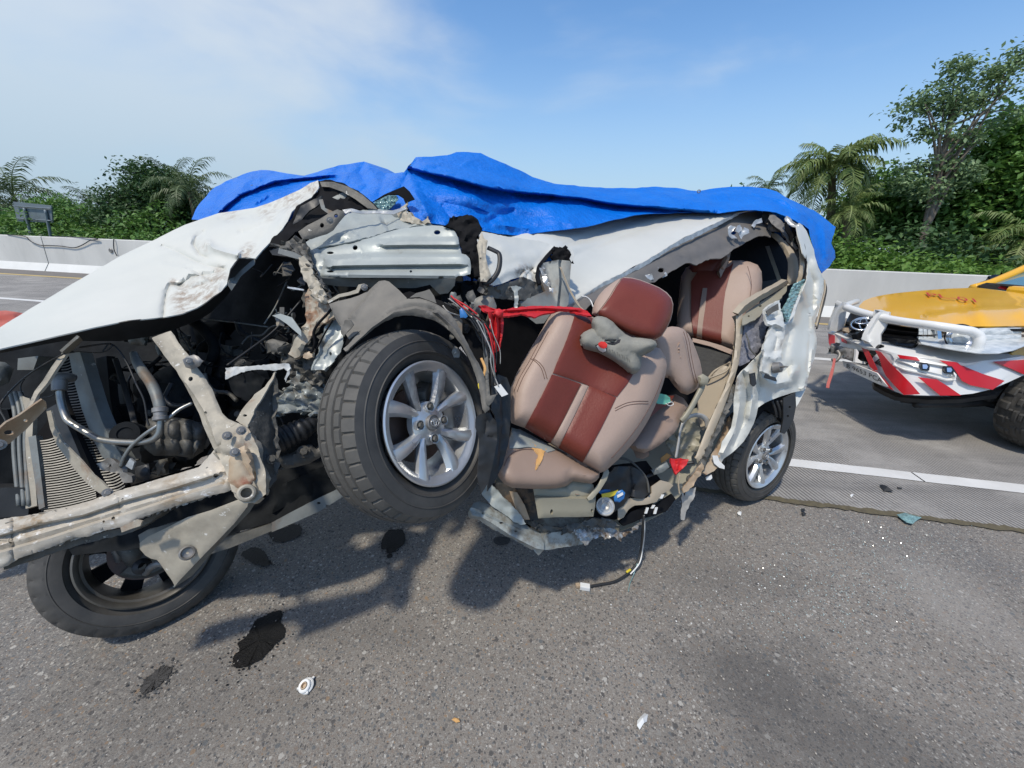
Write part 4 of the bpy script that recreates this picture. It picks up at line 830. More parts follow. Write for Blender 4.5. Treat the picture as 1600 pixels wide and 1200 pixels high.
wc = P(680, 660, 1.23)-AXW*.085
wheel(wc, AXW, 'w', 'front wheel with scuffed alloy hanging at the torn near side', van, roll=1.355, rr=.193)
# rear wheel on the road
rc = G(1176, 787)+Vector((-.01, .11, .31)); AXR = Vector((.47, -.88, .10)).normalized()
wheel(rc, AXR, 'w', 'rear wheel standing on the pavement joint', van, roll=.5, worn=False)
# far front wheel, inner side towards us
gc = G(206, 990); fcn = G(211, 940)+Vector((0, 0, .0))
dirf = (P(231, 856, 1)-EYE); fc = EYE+dirf*((.262-CAMH)/dirf.z)
AXF = (EYE-fc).normalized()+Vector((.10, -.08, -.10)); AXF.normalize()
def far_wheel():
    wh = empty('wheel', fc, van); tag(wh, 'far front wheel folded under the nose, inner side showing')
    Rt, Wd, rr = .31, .185, .20; f = Wd/2
    prof = [(Rt-.018*abs(2*x)**4, x*Wd*.86) for x in np.linspace(-.5, .5, 21)]
    side = [(Rt-.04, .5), (Rt-.062, .515), (Rt-.085, .5), (rr+.028, .46), (rr+.010, .40), (rr+.004, .36)]
    pr = [(a, -b*Wd) for a, b in side[::-1]]+prof+[(a, b*Wd) for a, b in side]
    def rf_(r, h, an, j, s):
        if r > Rt-.02:
            if min(abs(h-g) for g in (-.03, 0, .03)) < .005: return r-.007
            if abs(h) > .05 and s % 5 == 0: return r-.006
        return r
    lathe('tyre', pr, fc, AXF, 'rubber', wh, 160, rf_).data.set_sharp_from_angle(angle=math.radians(25))
    lathe('sidewall_rib', [(Rt-.052, Wd*.505), (Rt-.049, Wd*.517), (Rt-.046, Wd*.505)], fc, AXF, 'rubber', wh, 96)
    MT['rimin'] = mat('dusty_inner_rim', (.10, .095, .085), .45, .5, (.16, .15, .13), 20)
    lathe('rim', [(rr+.004, f-.012), (rr+.007, f-.004), (rr+.001, f), (rr-.008, f-.006), (rr-.014, f-.022), (rr-.022, f-.026), (rr-.026, 0), (rr-.034, -f+.03), (rr-.034, -f+.02)], fc, AXF, 'rimin', wh, 96)
    u = AXF.cross(Vector((0, 0, 1))).normalized(); v = AXF.cross(u)
    for s in range(8):
        a = 2*math.pi*(s+.3)/8; V = []; F = []
        for i in range(6):
            t = i/5; r = .05+.125*t; c = fc+(u*math.cos(a)+v*math.sin(a))*r-AXF*(f-.035); td = (-u*math.sin(a)+v*math.cos(a)); wd = .022+.012*t
            V += [c-td*wd, c+td*wd, c+td*wd-AXF*.03, c-td*wd-AXF*.03]
        for i in range(5):
            for q in range(4): F.append((i*4+q, i*4+(q+1) % 4, i*4+4+(q+1) % 4, i*4+4+q))
        F += [(3, 2, 1, 0), (20, 21, 22, 23)]
        mesh('spoke', V, F, 'black', wh)
    lathe('brake_disc', [(.04, .01), (.118, .01), (.118, -.012), (.04, -.012)], fc, AXF, 'brake', wh, 48, capped=True)
    lathe('dust_shield', [(.03, .02), (.10, .022), (.112, .012)], fc, AXF, 'grime', wh, 32, ang0=.5, span=4.2)
    lathe('hub', [(0, .06), (.035, .06), (.045, .04), (.05, .01)], fc, AXF, 'grime', wh, 24)
    return wh
far_wheel()
fz = depth(fc)
tube('suspension_strut', [(190, 845, fz-.05), (205, 862, fz-.07), (215, 880, fz-.02)], [.03, .034, .028], 'grime', van, n=12)
tube('track_rod', [(170, 840, fz-.10), (185, 873, fz-.07), (178, 884, fz-.04)], .012, 'steel', van)
tube('track_rod', [(228, 895, fz-.09), (236, 886, fz-.11), (250, 880, fz-.12), (262, 884, fz-.1)], .013, 'steel', van)
lathe('ball_joint_boot', [(.012, .03), (.022, .022), (.018, .015), (.026, .008), (.021, 0), (.030, -.01)], P(222, 885, fz-.1), (EYE-P(222, 885, fz)), 'dark', van, 20)
R('steering_knuckle', [(150, 845), (190, 835), (222, 850), (228, 880), (210, 900), (190, 892), (165, 868)], [(190, 865, fz-.03)], 'bay', th=.04, step=7, namp=.014, nscale=30, puff=.02)
R('control_arm', [(140, 836), (170, 830), (200, 838), (160, 862), (140, 868)], [(150, 845, fz-.1)], 'grime', th=.04, step=7, namp=.01, nscale=24)

# clutter of the engine bay: hoses, leads and clips
for i in range(46):
    rs = random.Random(900+i); x, y = rs.uniform(150, 430), rs.uniform(510, 690); z = rs.uniform(1.34, 1.6); pts = [(x, y, z)]; a = rs.uniform(0, 6.28)
    for k in range(4): a += rs.uniform(-.9, .9); x += 20*math.cos(a); y += 16*math.sin(a); pts.append((x, y, z+rs.uniform(-.03, .03)))
    tube('hose' if i % 4 == 0 else 'lead', pts, rs.uniform(.006, .013) if i % 4 == 0 else rs.uniform(.0015, .004), rs.choice(['dark', 'grime', 'primed', 'dark', 'bay']), van, n=7, sub=4)
for i in range(26):
    rs = random.Random(950+i); x, y = rs.uniform(170, 430), rs.uniform(520, 700); w_, h_ = rs.uniform(6, 20), rs.uniform(5, 14); z = rs.uniform(1.36, 1.62)
    R('engine_fitting', [(x-w_, y-h_*.7), (x-w_*.2, y-h_), (x+w_, y-h_*.6), (x+w_*.8, y+h_), (x-w_*.7, y+h_*.8)], [(x, y, z)], rs.choice(['grime', 'dark', 'primed', 'bay', 'grime']), th=.04, step=5, puff=.012, pw=4, namp=.006, nscale=40)
for i in range(12):
    rs = random.Random(990+i); bolt(rs.uniform(200, 420), rs.uniform(560, 690), rs.uniform(1.3, 1.36), .006, 'grime', van)
# ------------------------------------------------------------------ wing area above the near wheel
PA = [(490, 400, 1.40), (497, 433, 1.36), (623, 359, 1.42), (708, 357, 1.36), (716, 431, 1.28), (600, 430, 1.33), (735, 410, 1.30)]
R('inner_wing_panel', [(471, 391), (485, 388), (500, 387), (520, 384), (550, 378), (580, 371), (600, 364), (623, 358), (650, 354), (676, 352), (700, 354), (708, 357), (712, 364), (716, 372), (718, 384), (721, 396), (728, 398), (734, 404), (736, 416), (735, 428), (725, 431), (716, 431), (712, 434), (680, 435), (600, 434), (540, 434), (497, 433), (488, 420), (480, 408), (474, 400)], PA, 'prime', th=.004, step=4, namp=.0015, nscale=20,
  holes=[(555, 387, 4), (683, 363, 5.2, 3.6), (642, 424, 2), (516, 395, 5.5, 2.2), (516, 424, 5.5, 1.8)], edge=.008, ew=3,
  creases=[('f', [(520, 417), (560, 416), (640, 415), (718, 414)], .020, 8), ('f', [(520, 402), (560, 399), (640, 398), (718, 398)], -.014, 8), ('f', [(600, 385), (640, 384), (713, 384)], .017, 6), ('f', [(598, 376), (640, 373), (712, 373)], -.012, 6), ('r', [(497, 428), (600, 430), (712, 431)], -.008, 4), ('v', [(540, 372), (563, 388), (566, 400), (556, 406)], .003, 3), ('v', [(500, 390), (506, 410), (500, 428)], .010, 4), ('r', [(506, 404), (530, 407)], -.004, 4)])
R('wing_panel_underside', [(497, 434), (540, 435), (640, 436), (712, 435), (710, 447), (700, 458), (687, 460), (672, 445), (650, 450), (600, 450), (560, 448), (525, 447), (508, 444)], [(500, 436, 1.355), (712, 436, 1.28), (600, 449, 1.40), (690, 459, 1.33)], 'primed', th=.004, step=5, namp=.004)
R('scuttle_panel', [(469, 392), (474, 380), (485, 372), (508, 366), (520, 354), (527, 346), (545, 334), (560, 329), (585, 327), (610, 328), (633, 325), (640, 335), (645, 343), (655, 346), (664, 342), (670, 348), (676, 352), (650, 353), (623, 358), (600, 363), (580, 370), (550, 377), (520, 383), (500, 387)], [(475, 388, 1.44), (527, 346, 1.52), (633, 327, 1.58), (676, 351, 1.42), (580, 368, 1.44)], 'prime', th=.004, step=5, namp=.010, nscale=18, jag=.8,
  creases=[('r', [(585, 332), (597, 352), (604, 362)], -.018, 4), ('v', [(592, 332), (604, 352), (608, 361)], .012, 3), ('r', [(480, 378), (520, 368), (570, 362)], -.008, 6), ('v', [(490, 384), (540, 374), (590, 362)], .008, 3)])
R('scuttle_shadow_panel', [(604, 334), (640, 334), (648, 346), (672, 350), (640, 352), (610, 358)], [(620, 345, 1.53), (660, 350, 1.45)], 'primed', step=5, namp=.014, nscale=40, jag=1)
R('bonnet_hinge', [(466, 362), (480, 352), (500, 342), (514, 333), (527, 327), (537, 330), (539, 337), (528, 350), (521, 360), (511, 366), (500, 369), (486, 374), (473, 374)], [(470, 368, 1.36), (535, 330, 1.42)], 'grime', th=.006, step=4, holes=[(525, 337, 3.2), (503, 352, 3.4, 3.8)], edge=.006, ew=3)
bolt(515.5, 344.5, 1.37, .0068, 'steel', van)
R('scuttle_lip', [(535, 328), (550, 326), (565, 330), (590, 329), (610, 330), (633, 323), (636, 326), (615, 335), (590, 333), (565, 334), (548, 331), (540, 334)], [(535, 330, 1.43), (636, 325, 1.50)], 'silver', th=.004, step=4, namp=.003)
# tangle between bonnet and scuttle
R('cowl_cover', [(498, 284), (510, 282), (521, 283), (536, 286), (548, 293), (560, 298), (572, 308), (584, 318), (592, 327), (580, 329), (562, 328), (545, 327), (527, 327), (512, 336), (500, 343), (484, 350), (468, 358), (456, 368), (447, 379), (432, 386), (420, 386), (424, 376), (442, 358), (452, 345), (458, 330), (472, 318), (489, 308), (498, 296)], [(500, 286, 1.66), (560, 300, 1.66), (590, 326, 1.60), (425, 385, 1.42), (468, 356, 1.48)], 'black', th=.006, step=5, namp=.014, nscale=22, jag=.6,
  creases=[('r', [(505, 290), (540, 305), (580, 322)], -.02, 5), ('v', [(500, 300), (485, 320), (460, 345)], .02, 4)])
R('cowl_piece', [(513, 312), (530, 303), (548, 294), (560, 303), (552, 311), (540, 318), (527, 317)], [(513, 312, 1.60), (555, 300, 1.63)], 'primed', th=.01, step=4, namp=.003, edge=.006, ew=3)
R('cowl_piece', [(500, 284), (522, 284), (545, 292), (566, 304), (584, 320), (590, 327), (575, 326), (556, 312), (536, 300), (515, 292), (503, 292)], [(500, 287, 1.62), (588, 326, 1.575)], 'grime', th=.004, step=5, namp=.005)
R('cowl_piece', [(470, 322), (490, 310), (503, 306), (500, 318), (484, 330), (468, 345), (458, 352), (462, 336)], [(480, 325, 1.50)], 'dark', th=.006, step=5, namp=.01, nscale=30)
R('cowl_piece', [(498, 312), (504, 311), (508, 325), (520, 330), (514, 335), (502, 326)], [(507, 325, 1.47)], 'primed', step=4)
R('torn_duct', [(428, 384), (447, 378), (460, 370), (474, 375), (482, 388), (484, 400), (492, 420), (500, 436), (512, 448), (519, 470), (510, 474), (500, 466), (488, 450), (478, 430), (470, 410), (458, 398), (440, 394)], [(435, 388, 1.42), (480, 400, 1.36), (515, 472, 1.26)], 'grime', th=.008, step=4, namp=.022, nscale=32, ridged=True, jag=1)
R('torn_duct', [(436, 388), (460, 394), (474, 402), (470, 406), (455, 402), (434, 396)], [(450, 395, 1.36)], 'primed', th=.006, step=4)
R('torn_duct', [(421, 392), (432, 388), (446, 390), (462, 396), (464, 402), (440, 400), (425, 398)], [(440, 394, 1.40)], 'dark', th=.01, step=5, namp=.006)
R('crumpled_column', [(466, 402), (476, 400), (484, 412), (492, 432), (503, 450), (515, 470), (508, 476), (492, 465), (480, 445), (470, 425)], [(470, 405, 1.33), (512, 472, 1.24)], 'tan', th=.006, step=4, namp=.012, nscale=40, ridged=True, jag=.8)
R('crumpled_column', [(483, 448), (500, 458), (517, 474), (526, 492), (515, 500), (502, 507), (491, 518), (480, 535), (470, 556), (460, 560), (450, 553), (458, 535), (470, 520), (478, 505), (476, 480)], [(485, 452, 1.34), (522, 492, 1.26), (455, 553, 1.30)], 'tan', th=.01, step=5, namp=.014, nscale=22, ridged=True, dirt=[(490, 490, 40, .9)], creases=[('r', [(500, 470), (498, 500), (470, 545)], -.01, 5)])
R('strut_tower', [(515, 500), (524, 500), (536, 514), (536, 535), (531, 553), (520, 566), (507, 578), (490, 578), (496, 560), (500, 538), (506, 518)], [(515, 505, 1.30), (530, 550, 1.27), (495, 575, 1.25)], 'prime', th=.01, step=4, namp=.012, nscale=26, jag=.7, holes=[(517, 553, 2.4, 3)], creases=[('v', [(508, 520), (503, 550), (494, 575)], .01, 3)], dirt=[(505, 540, 16, .9)])
R('strut_tower', [(470, 560), (490, 560), (500, 575), (507, 590), (500, 604), (485, 600), (470, 590), (462, 575)], [(480, 580, 1.33)], 'grime', th=.02, step=4, namp=.02, nscale=35, ridged=True)
R('rusty_scrap', [(474, 554), (482, 549), (490, 551), (489, 558), (480, 561), (474, 559)], [(480, 555, 1.26)], 'rust', th=.008, step=3, namp=.006, nscale=70)
tube('brake_hose', [(527, 470, 1.26), (512, 490, 1.26), (498, 505, 1.25), (490, 520, 1.25), (492, 536, 1.25), (486, 552, 1.25)], .0045, 'black', van)
tube('brake_hose', [(520, 500, 1.24), (508, 520, 1.24), (495, 545, 1.24)], .003, 'black', van)
strap('link_bar', [(512, 472, 1.24, 4), (530, 462, 1.24, 5), (545, 459, 1.24, 5), (558, 455, 1.24, 6), (562, 447, 1.24, 6), (568, 447, 1.24, 8), (573, 449, 1.24, 7)], 'tan', th=.006)
bolt(569, 449, 1.235, .0062, 'steel', van)
R('bright_sliver', [(449, 448), (460, 449), (475, 452), (474, 454), (458, 452), (449, 450)], [(460, 450, 1.30)], 'silver', step=4)
for i in range(26):
    rs = random.Random(100+i); x, y = rs.uniform(420, 520), rs.uniform(395, 600); z = 1.42+rs.uniform(-.03, .12)
    pts = [(x, y, z)]
    for k in range(3): x += rs.uniform(-22, 22); y += rs.uniform(-22, 24); pts.append((x, y, z+rs.uniform(-.02, .02)))
    tube('wire', pts, rs.uniform(.0015, .004), rs.choice(['dark', 'grime', 'primed', 'black']), van, n=5, sub=4)
for i in range(22):
    rs = random.Random(300+i); x, y = rs.uniform(425, 510), rs.uniform(390, 640); r_ = rs.uniform(5, 13); z = 1.40+rs.uniform(0, .1)
    ol = [(x+r_*rs.uniform(.5, 1.3)*math.cos(a), y+r_*rs.uniform(.5, 1.5)*math.sin(a)) for a in np.linspace(0, 6.28, 7)[:-1]]
    R('torn_sheet', ol, [(x-r_, y, z), (x+r_, y, z+.04), (x, y+r_, z-.02)], rs.choice(['grime', 'primed', 'bay', 'tan', 'dark']), th=.004, step=5, namp=.01, nscale=35)
# wheel arch liner
R('arch_liner', [(514, 475), (530, 470), (548, 466), (560, 462), (575, 455), (584, 446), (592, 439), (601, 438), (608, 440), (622, 452), (636, 466), (620, 476), (600, 490), (585, 500), (570, 511), (556, 522), (545, 530), (536, 516), (526, 500), (520, 488)], [(514, 476, 1.22), (600, 440, 1.24), (636, 466, 1.18), (545, 530, 1.15)], 'liner', th=.003, step=5, namp=.003, nscale=14, creases=[('f', [(592, 440), (575, 462), (550, 490)], .02, 7), ('v', [(545, 500), (556, 502), (540, 520)], .006, 4), ('v', [(515, 476), (528, 498), (538, 518)], .008, 3)])
R('arch_liner', [(671, 452), (678, 462), (682, 474), (672, 470), (655, 464), (640, 465), (650, 458), (662, 455)], [(660, 462, 1.17)], 'liner', step=5)
R('arch_liner', [(540, 549), (536, 545), (544, 538), (553, 527), (566, 514), (580, 501), (594, 490), (607, 480), (622, 472), (636, 467), (656, 466), (672, 470), (690, 480), (703, 489), (713, 503), (721, 519), (731, 537), (740, 555), (750, 572), (756, 585), (762, 612), (765, 640), (758, 646), (754, 640), (750, 615), (744, 590), (735, 565), (722, 540), (708, 522), (695, 510), (680, 501), (663, 496), (646, 493), (630, 493), (615, 496), (600, 503), (585, 513), (570, 525), (558, 535), (548, 545)],
  [(540, 547, 1.13), (607, 484, 1.155), (650, 480, 1.16), (713, 510, 1.155), (745, 575, 1.15), (760, 640, 1.14)], 'liner', th=.004, step=4, namp=.003, nscale=22, jag=.4, edge=.008, ew=3, dirt=[(675, 490, 16, 1), (700, 500, 12, .8)], creases=[('f', [(545, 542), (580, 510), (615, 486), (650, 480), (685, 488), (712, 512), (740, 560)], -.012, 7), ('v', [(672, 485), (690, 500), (700, 510)], .010, 2)])
R('arch_liner_inner', [(560, 533), (585, 512), (615, 496), (646, 493), (680, 501), (708, 522), (735, 565), (752, 620), (762, 640), (768, 600), (756, 540), (730, 500), (690, 470), (640, 455), (590, 470), (550, 505), (538, 540)], [(560, 520, 1.28), (640, 470, 1.30), (735, 530, 1.28), (760, 620, 1.27)], 'black', th=.004, step=8, namp=.004)
R('liner_tab', [(533, 512), (540, 500), (548, 500), (553, 508), (545, 516), (537, 526), (533, 522)], [(542, 512, 1.13)], 'liner', th=.004, step=4, namp=.006, nscale=40, jag=.6)
R('liner_flap', [(744, 652), (750, 648), (766, 645), (769, 652), (776, 660), (777, 690), (770, 725), (763, 755), (752, 772), (746, 745), (748, 715), (749, 685), (743, 668)], [(748, 655, 1.16), (775, 680, 1.18), (755, 765, 1.17)], 'dark', th=.005, step=5, namp=.006, nscale=26, creases=[('v', [(760, 655), (758, 680), (772, 684)], .01, 3)])
R('torn_door_edge', [(768, 600), (778, 585), (792, 590), (798, 606), (798, 655), (795, 690), (786, 725), (774, 750), (762, 768), (764, 740), (772, 710), (776, 680), (774, 650), (768, 640)], [(775, 600, 1.27), (797, 640, 1.30), (765, 765, 1.24)], 'dark', th=.006, step=5, namp=.006, nscale=20, creases=[('f', [(782, 600), (784, 660), (778, 730)], -.012, 5)])
R('stay_bracket', [(757, 560), (762, 556), (764, 600), (766, 618), (776, 616), (770, 628), (764, 634), (757, 630), (759, 610)], [(760, 560, 1.17), (765, 630, 1.14)], 'grime', th=.004, step=4, edge=.004, ew=2)
# hinge post area right of the wing panel
R('hinge_post_trim', [(697, 353), (702, 344), (708, 340), (722, 336), (737, 337), (745, 345), (751, 356), (748, 366), (745, 374), (748, 388), (751, 399), (752, 432), (740, 434), (716, 426), (735, 424), (736, 404), (722, 396), (717, 372), (710, 358)], [(700, 350, 1.36), (750, 360, 1.36), (745, 430, 1.33)], 'black', th=.02, step=4, namp=.016, nscale=40, jag=1)
R('door_hinge', [(750, 368), (753, 362), (756, 372), (762, 376), (760, 390), (759, 402), (763, 418), (768, 432), (760, 440), (751, 440), (749, 420), (748, 400), (745, 384)], [(750, 370, 1.29), (765, 435, 1.26)], 'tan', th=.008, step=4, holes=[(751, 404, 1.8)], edge=.008, ew=2.5, creases=[('v', [(755, 375), (754, 400), (757, 438)], .006, 2)])
tube('check_strap', [(762, 387, 1.31), (773, 392, 1.31), (780, 397, 1.31), (781, 410, 1.30), (778, 424, 1.29), (770, 436, 1.28), (760, 442, 1.28), (748, 436, 1.29)], .0085, 'dark', van, flat=.6)
DA = [(741, 361, 1.52), (841, 376, 1.75), (866, 386, 1.78), (843, 440, 1.58), (758, 438, 1.36), (800, 436, 1.46)]
R('folded_windscreen_pillar', [(741, 361), (755, 362), (775, 366), (793, 370), (820, 373), (841, 376), (856, 380), (866, 385), (860, 394), (850, 405), (842, 416), (839, 428), (842, 441), (834, 440), (826, 436), (818, 432), (808, 434), (796, 438), (784, 443), (772, 447), (762, 444), (755, 440), (757, 420), (756, 400), (748, 382)], DA, 'paint', th=.004, step=4, namp=.004, nscale=16, jag=.5,
  creases=[('r', [(770, 440), (790, 425), (812, 418), (826, 425)], -.02, 6), ('v', [(810, 436), (815, 425), (826, 420), (836, 428)], .03, 4), ('v', [(822, 440), (824, 428), (832, 420)], .02, 3), ('r', [(785, 390), (800, 400), (838, 400)], -.014, 8), ('v', [(760, 380), (765, 420)], .012, 5), ('r', [(866, 386), (846, 408), (838, 425)], -.012, 4)], dirt=[(820, 430, 18, .9)])
R('pillar_seal', [(866, 384), (869, 388), (858, 400), (846, 414), (842, 430), (846, 442), (841, 444), (837, 430), (840, 414), (852, 399)], [(867, 386, 1.72), (842, 440, 1.54)], 'black', th=.01, step=5)
R('dirty_pillar_foot', [(752, 440), (772, 448), (796, 440), (815, 434), (840, 442), (852, 452), (858, 466), (850, 474), (820, 470), (795, 468), (770, 465), (750, 458)], [(755, 450, 1.36), (855, 460, 1.60)], 'grime', th=.008, step=4, namp=.012, nscale=36, ridged=True, jag=1)
R('foot_rag', [(797, 448), (806, 446), (815, 449), (809, 455), (810, 470), (808, 482), (803, 484), (804, 470), (803, 456)], [(806, 460, 1.42)], 'prime', th=.006, step=3, namp=.006, nscale=50, jag=.6)
R('windscreen_pillar_stub', [(846, 411), (860, 408), (873, 406), (892, 408), (891, 430), (890, 455), (888, 476), (884, 481), (866, 480), (838, 481), (815, 478), (812, 470), (835, 462), (852, 455), (846, 440), (840, 428)], [(850, 415, 1.62), (892, 410, 1.66), (840, 478, 1.52), (886, 478, 1.58)], 'primed', th=.02, step=5, namp=.004, creases=[('f', [(874, 410), (876, 440), (872, 480)], -.025, 8), ('r', [(852, 420), (860, 450), (868, 470)], .01, 5)])
R('torn_pillar_mouth', [(866, 386), (876, 386), (884, 387), (893, 393), (896, 398), (893, 408), (882, 407), (873, 408), (862, 406), (864, 396)], [(868, 388, 1.68), (894, 400, 1.68)], 'black', th=.02, step=3, namp=.01, nscale=60, jag=.8)
R('torn_pillar_lip', [(888, 388), (897, 394), (898, 400), (893, 410), (890, 404), (893, 398)], [(893, 398, 1.655)], 'paintr', th=.004, step=3, jag=.6)
for a, b in (((849, 430), (857, 446)), ((852, 446), (864, 458)), ((862, 452), (872, 470)), ((846, 418), (852, 430))):
    R('torn_foil', [(a[0]-3, a[1]), (a[0]+3, a[1]-2), (b[0]+3, b[1]-1), (b[0]-4, b[1]+2)], [(a[0], a[1], 1.58)], 'silver', th=.003, step=3, namp=.012, nscale=60, jag=1)
tube('aerial_lead', [(875, 417, 1.60), (884, 440, 1.58), (892, 458, 1.56), (903, 476, 1.52), (914, 486, 1.5)], .0022, 'trim', van, n=6)
tube('aerial_lead', [(877, 418, 1.59), (887, 444, 1.57), (896, 462, 1.55), (906, 478, 1.52)], .0018, 'trim', van, n=6)
tube('white_lead', [(909, 463, 1.6), (916, 464, 1.6), (923, 470, 1.6), (927, 480, 1.58)], .0028, 'white', van, n=6)
R('lower_flap', [(812, 478), (838, 482), (866, 482), (858, 494), (850, 505), (838, 506), (822, 494)], [(840, 490, 1.54)], 'primed', th=.004, step=5)
R('door_panel_scrap', [(735, 470), (752, 462), (770, 462), (776, 478), (774, 500), (762, 510), (750, 500), (740, 488)], [(750, 480, 1.30)], 'primed', th=.004, step=5, edge=.01, ew=4)
R('fuse_box', [(700, 497), (716, 493), (722, 500), (722, 520), (712, 524), (702, 508)], [(712, 508, 1.24)], 'primed', th=.03, step=5)
R('blue_clip', [(718, 484), (722, 480), (727, 487), (731, 494), (728, 497), (719, 496)], [(724, 489, 1.19)], 'bluep', th=.01, step=4, edge=.004, ew=2)
for i in range(34):
    rs = random.Random(500+i); t0 = rs.uniform(0, .5); pts = []
    path = [(700, 470), (716, 482), (733, 492), (748, 506), (757, 525), (763, 550), (766, 575), (768, 595), (776, 610)]
    ox, oy, z = rs.gauss(0, 6), rs.gauss(0, 5), 1.20+rs.uniform(-.03, .07)
    k0 = int(t0*8); k1 = min(9, k0+rs.randint(3, 7))
    for k in range(k0, k1): pts.append((path[k][0]+ox+rs.gauss(0, 2.6), path[k][1]+oy+rs.gauss(0, 2.6), z+rs.uniform(-.008, .008)))
    if len(pts) > 1: tube('wire', pts, rs.uniform(.0012, .0034), rs.choice(['dark', 'dark', 'black', 'primed', 'clear', 'grime', 'dark', 'redc']), van, n=5, sub=4)
for i in range(16):
    rs = random.Random(700+i); x, y = rs.uniform(705, 765), rs.uniform(445, 570); r_ = rs.uniform(4, 10); z = 1.25+rs.uniform(0, .06)
    ol = [(x+r_*rs.uniform(.5, 1.2)*math.cos(a), y+r_*rs.uniform(.5, 1.4)*math.sin(a)) for a in np.linspace(0, 6.28, 7)[:-1]]
    R('broken_trim', ol, [(x, y, z)], rs.choice(['dark', 'primed', 'grime', 'black']), th=.006, step=4, namp=.01, nscale=35)
R('dash_remains', [(690, 440), (760, 440), (775, 470), (770, 520), (772, 600), (750, 600), (735, 560), (715, 520), (690, 490)], [(700, 450, 1.38), (770, 480, 1.40), (760, 600, 1.34)], 'bay', th=.01, step=7, namp=.03, nscale=20)
tube('harness_end', [(752, 560, 1.18), (758, 575, 1.17), (756, 586, 1.165), (752, 594, 1.16)], [.004, .005, .004, .003], 'foam', van)
tube('yellow_terminal', [(753, 594, 1.16), (748, 600, 1.155), (750, 608, 1.155), (755, 603, 1.155), (755, 596, 1.16)], .0026, 'yellowp', van, n=8)
R('white_connector', [(772, 604), (782, 600), (794, 616), (784, 620)], [(783, 610, 1.18)], 'white', th=.018, step=4)
tube('harness', [(765, 560, 1.2), (768, 585, 1.2), (773, 600, 1.2), (777, 606, 1.19)], .007, 'dark', van)
# roof ------------------------------------------------------------------
RFA = [(885, 479, 1.72), (937, 445, 1.84), (1007, 409, 2.02), (1087, 363, 2.30), (1151, 332, 2.55), (750, 356, 1.98), (866, 386, 1.88), (900, 345, 2.35), (1100, 312, 2.85)]
R('roof_panel', [(720, 345), (800, 332), (900, 318), (1000, 308), (1100, 304), (1190, 310), (1185, 326), (1165, 330), (1151, 333), (1140, 339), (1127, 346), (1110, 352), (1087, 364), (1070, 370), (1047, 384), (1030, 396), (1007, 409), (990, 416), (969, 429), (950, 438), (937, 446), (910, 462), (885, 480), (888, 455), (889, 440), (892, 420), (894, 400), (884, 390), (866, 385), (841, 377), (793, 371), (741, 361)], RFA, 'paint', th=.006, step=7,
  creases=[('f', [(884, 379), (930, 361), (1000, 338), (1060, 322)], .010, 4), ('f', [(888, 386), (940, 366), (1005, 342), (1065, 325)], -.010, 4), ('f', [(897, 395), (960, 369), (1047, 338), (1100, 322)], .010, 4), ('f', [(903, 402), (965, 375), (1052, 343), (1105, 326)], -.010, 4), ('r', [(890, 470), (960, 428), (1047, 378), (1140, 333)], -.008, 4)])
R('roof_gutter', [(884, 484), (885, 479), (937, 445), (969, 429), (1007, 409), (1047, 384), (1087, 363), (1127, 345), (1151, 333), (1155, 335), (1128, 350), (1090, 369), (1050, 388), (1010, 414), (972, 434), (940, 450), (910, 468), (890, 484)], [(885, 481, 1.70), (1007, 411, 2.0), (1151, 334, 2.53)], 'silver', th=.006, step=5, jag=.8, namp=.004)
R('roof_header', [(888, 484), (910, 467), (940, 449), (972, 432), (1009, 413), (1049, 388), (1089, 368), (1127, 349), (1152, 335), (1170, 331), (1188, 329), (1196, 336), (1206, 345), (1210, 356), (1205, 364), (1204, 371), (1195, 368), (1185, 369), (1170, 376), (1158, 383), (1146, 389), (1138, 397), (1130, 402), (1125, 404), (1110, 404), (1100, 408), (1089, 414), (1080, 411), (1072, 411), (1060, 418), (1047, 425), (1034, 433), (1023, 441), (1010, 442), (990, 446), (960, 452), (930, 470), (905, 492), (890, 496)], [(888, 488, 1.66), (972, 440, 1.90), (1047, 405, 2.12), (1127, 375, 2.38), (1205, 355, 2.62), (1023, 441, 1.97), (1160, 383, 2.42)], 'hdr', th=.006, step=5, namp=.006, nscale=12, jag=.6, edge=.0, holes=[(1033, 422, 5, 3.6), (1145, 362, 6.5, 5)], creases=[('r', [(920, 475), (1000, 428), (1080, 392), (1150, 362), (1195, 352)], -.02, 12), ('v', [(1064, 400), (1062, 394)], .01, 4), ('v', [(1080, 408), (1110, 398), (1140, 385), (1180, 362)], .010, 4)])
for ol, z in (([(1020, 421), (1024, 417), (1030, 419), (1027, 425), (1032, 430), (1040, 425), (1043, 430), (1036, 434), (1026, 432)], 2.03), ([(1137, 356), (1141, 352), (1150, 355), (1146, 360), (1142, 364), (1148, 368), (1152, 372), (1144, 373), (1138, 368)], 2.36), ([(1154, 366), (1163, 355), (1170, 358), (1171, 364), (1162, 368), (1158, 374)], 2.38), ([(1152, 353), (1157, 351), (1160, 358), (1154, 364), (1148, 362)], 2.37), ([(1008, 430), (1018, 428), (1022, 436), (1012, 440), (1004, 436)], 1.96), ([(1174, 352), (1180, 344), (1190, 341), (1192, 347), (1182, 350), (1178, 356)], 2.52)):
    R('torn_clip', ol, [(ol[0][0], ol[0][1], z)], 'silver', th=.004, step=3, namp=.008, nscale=50, jag=.5)
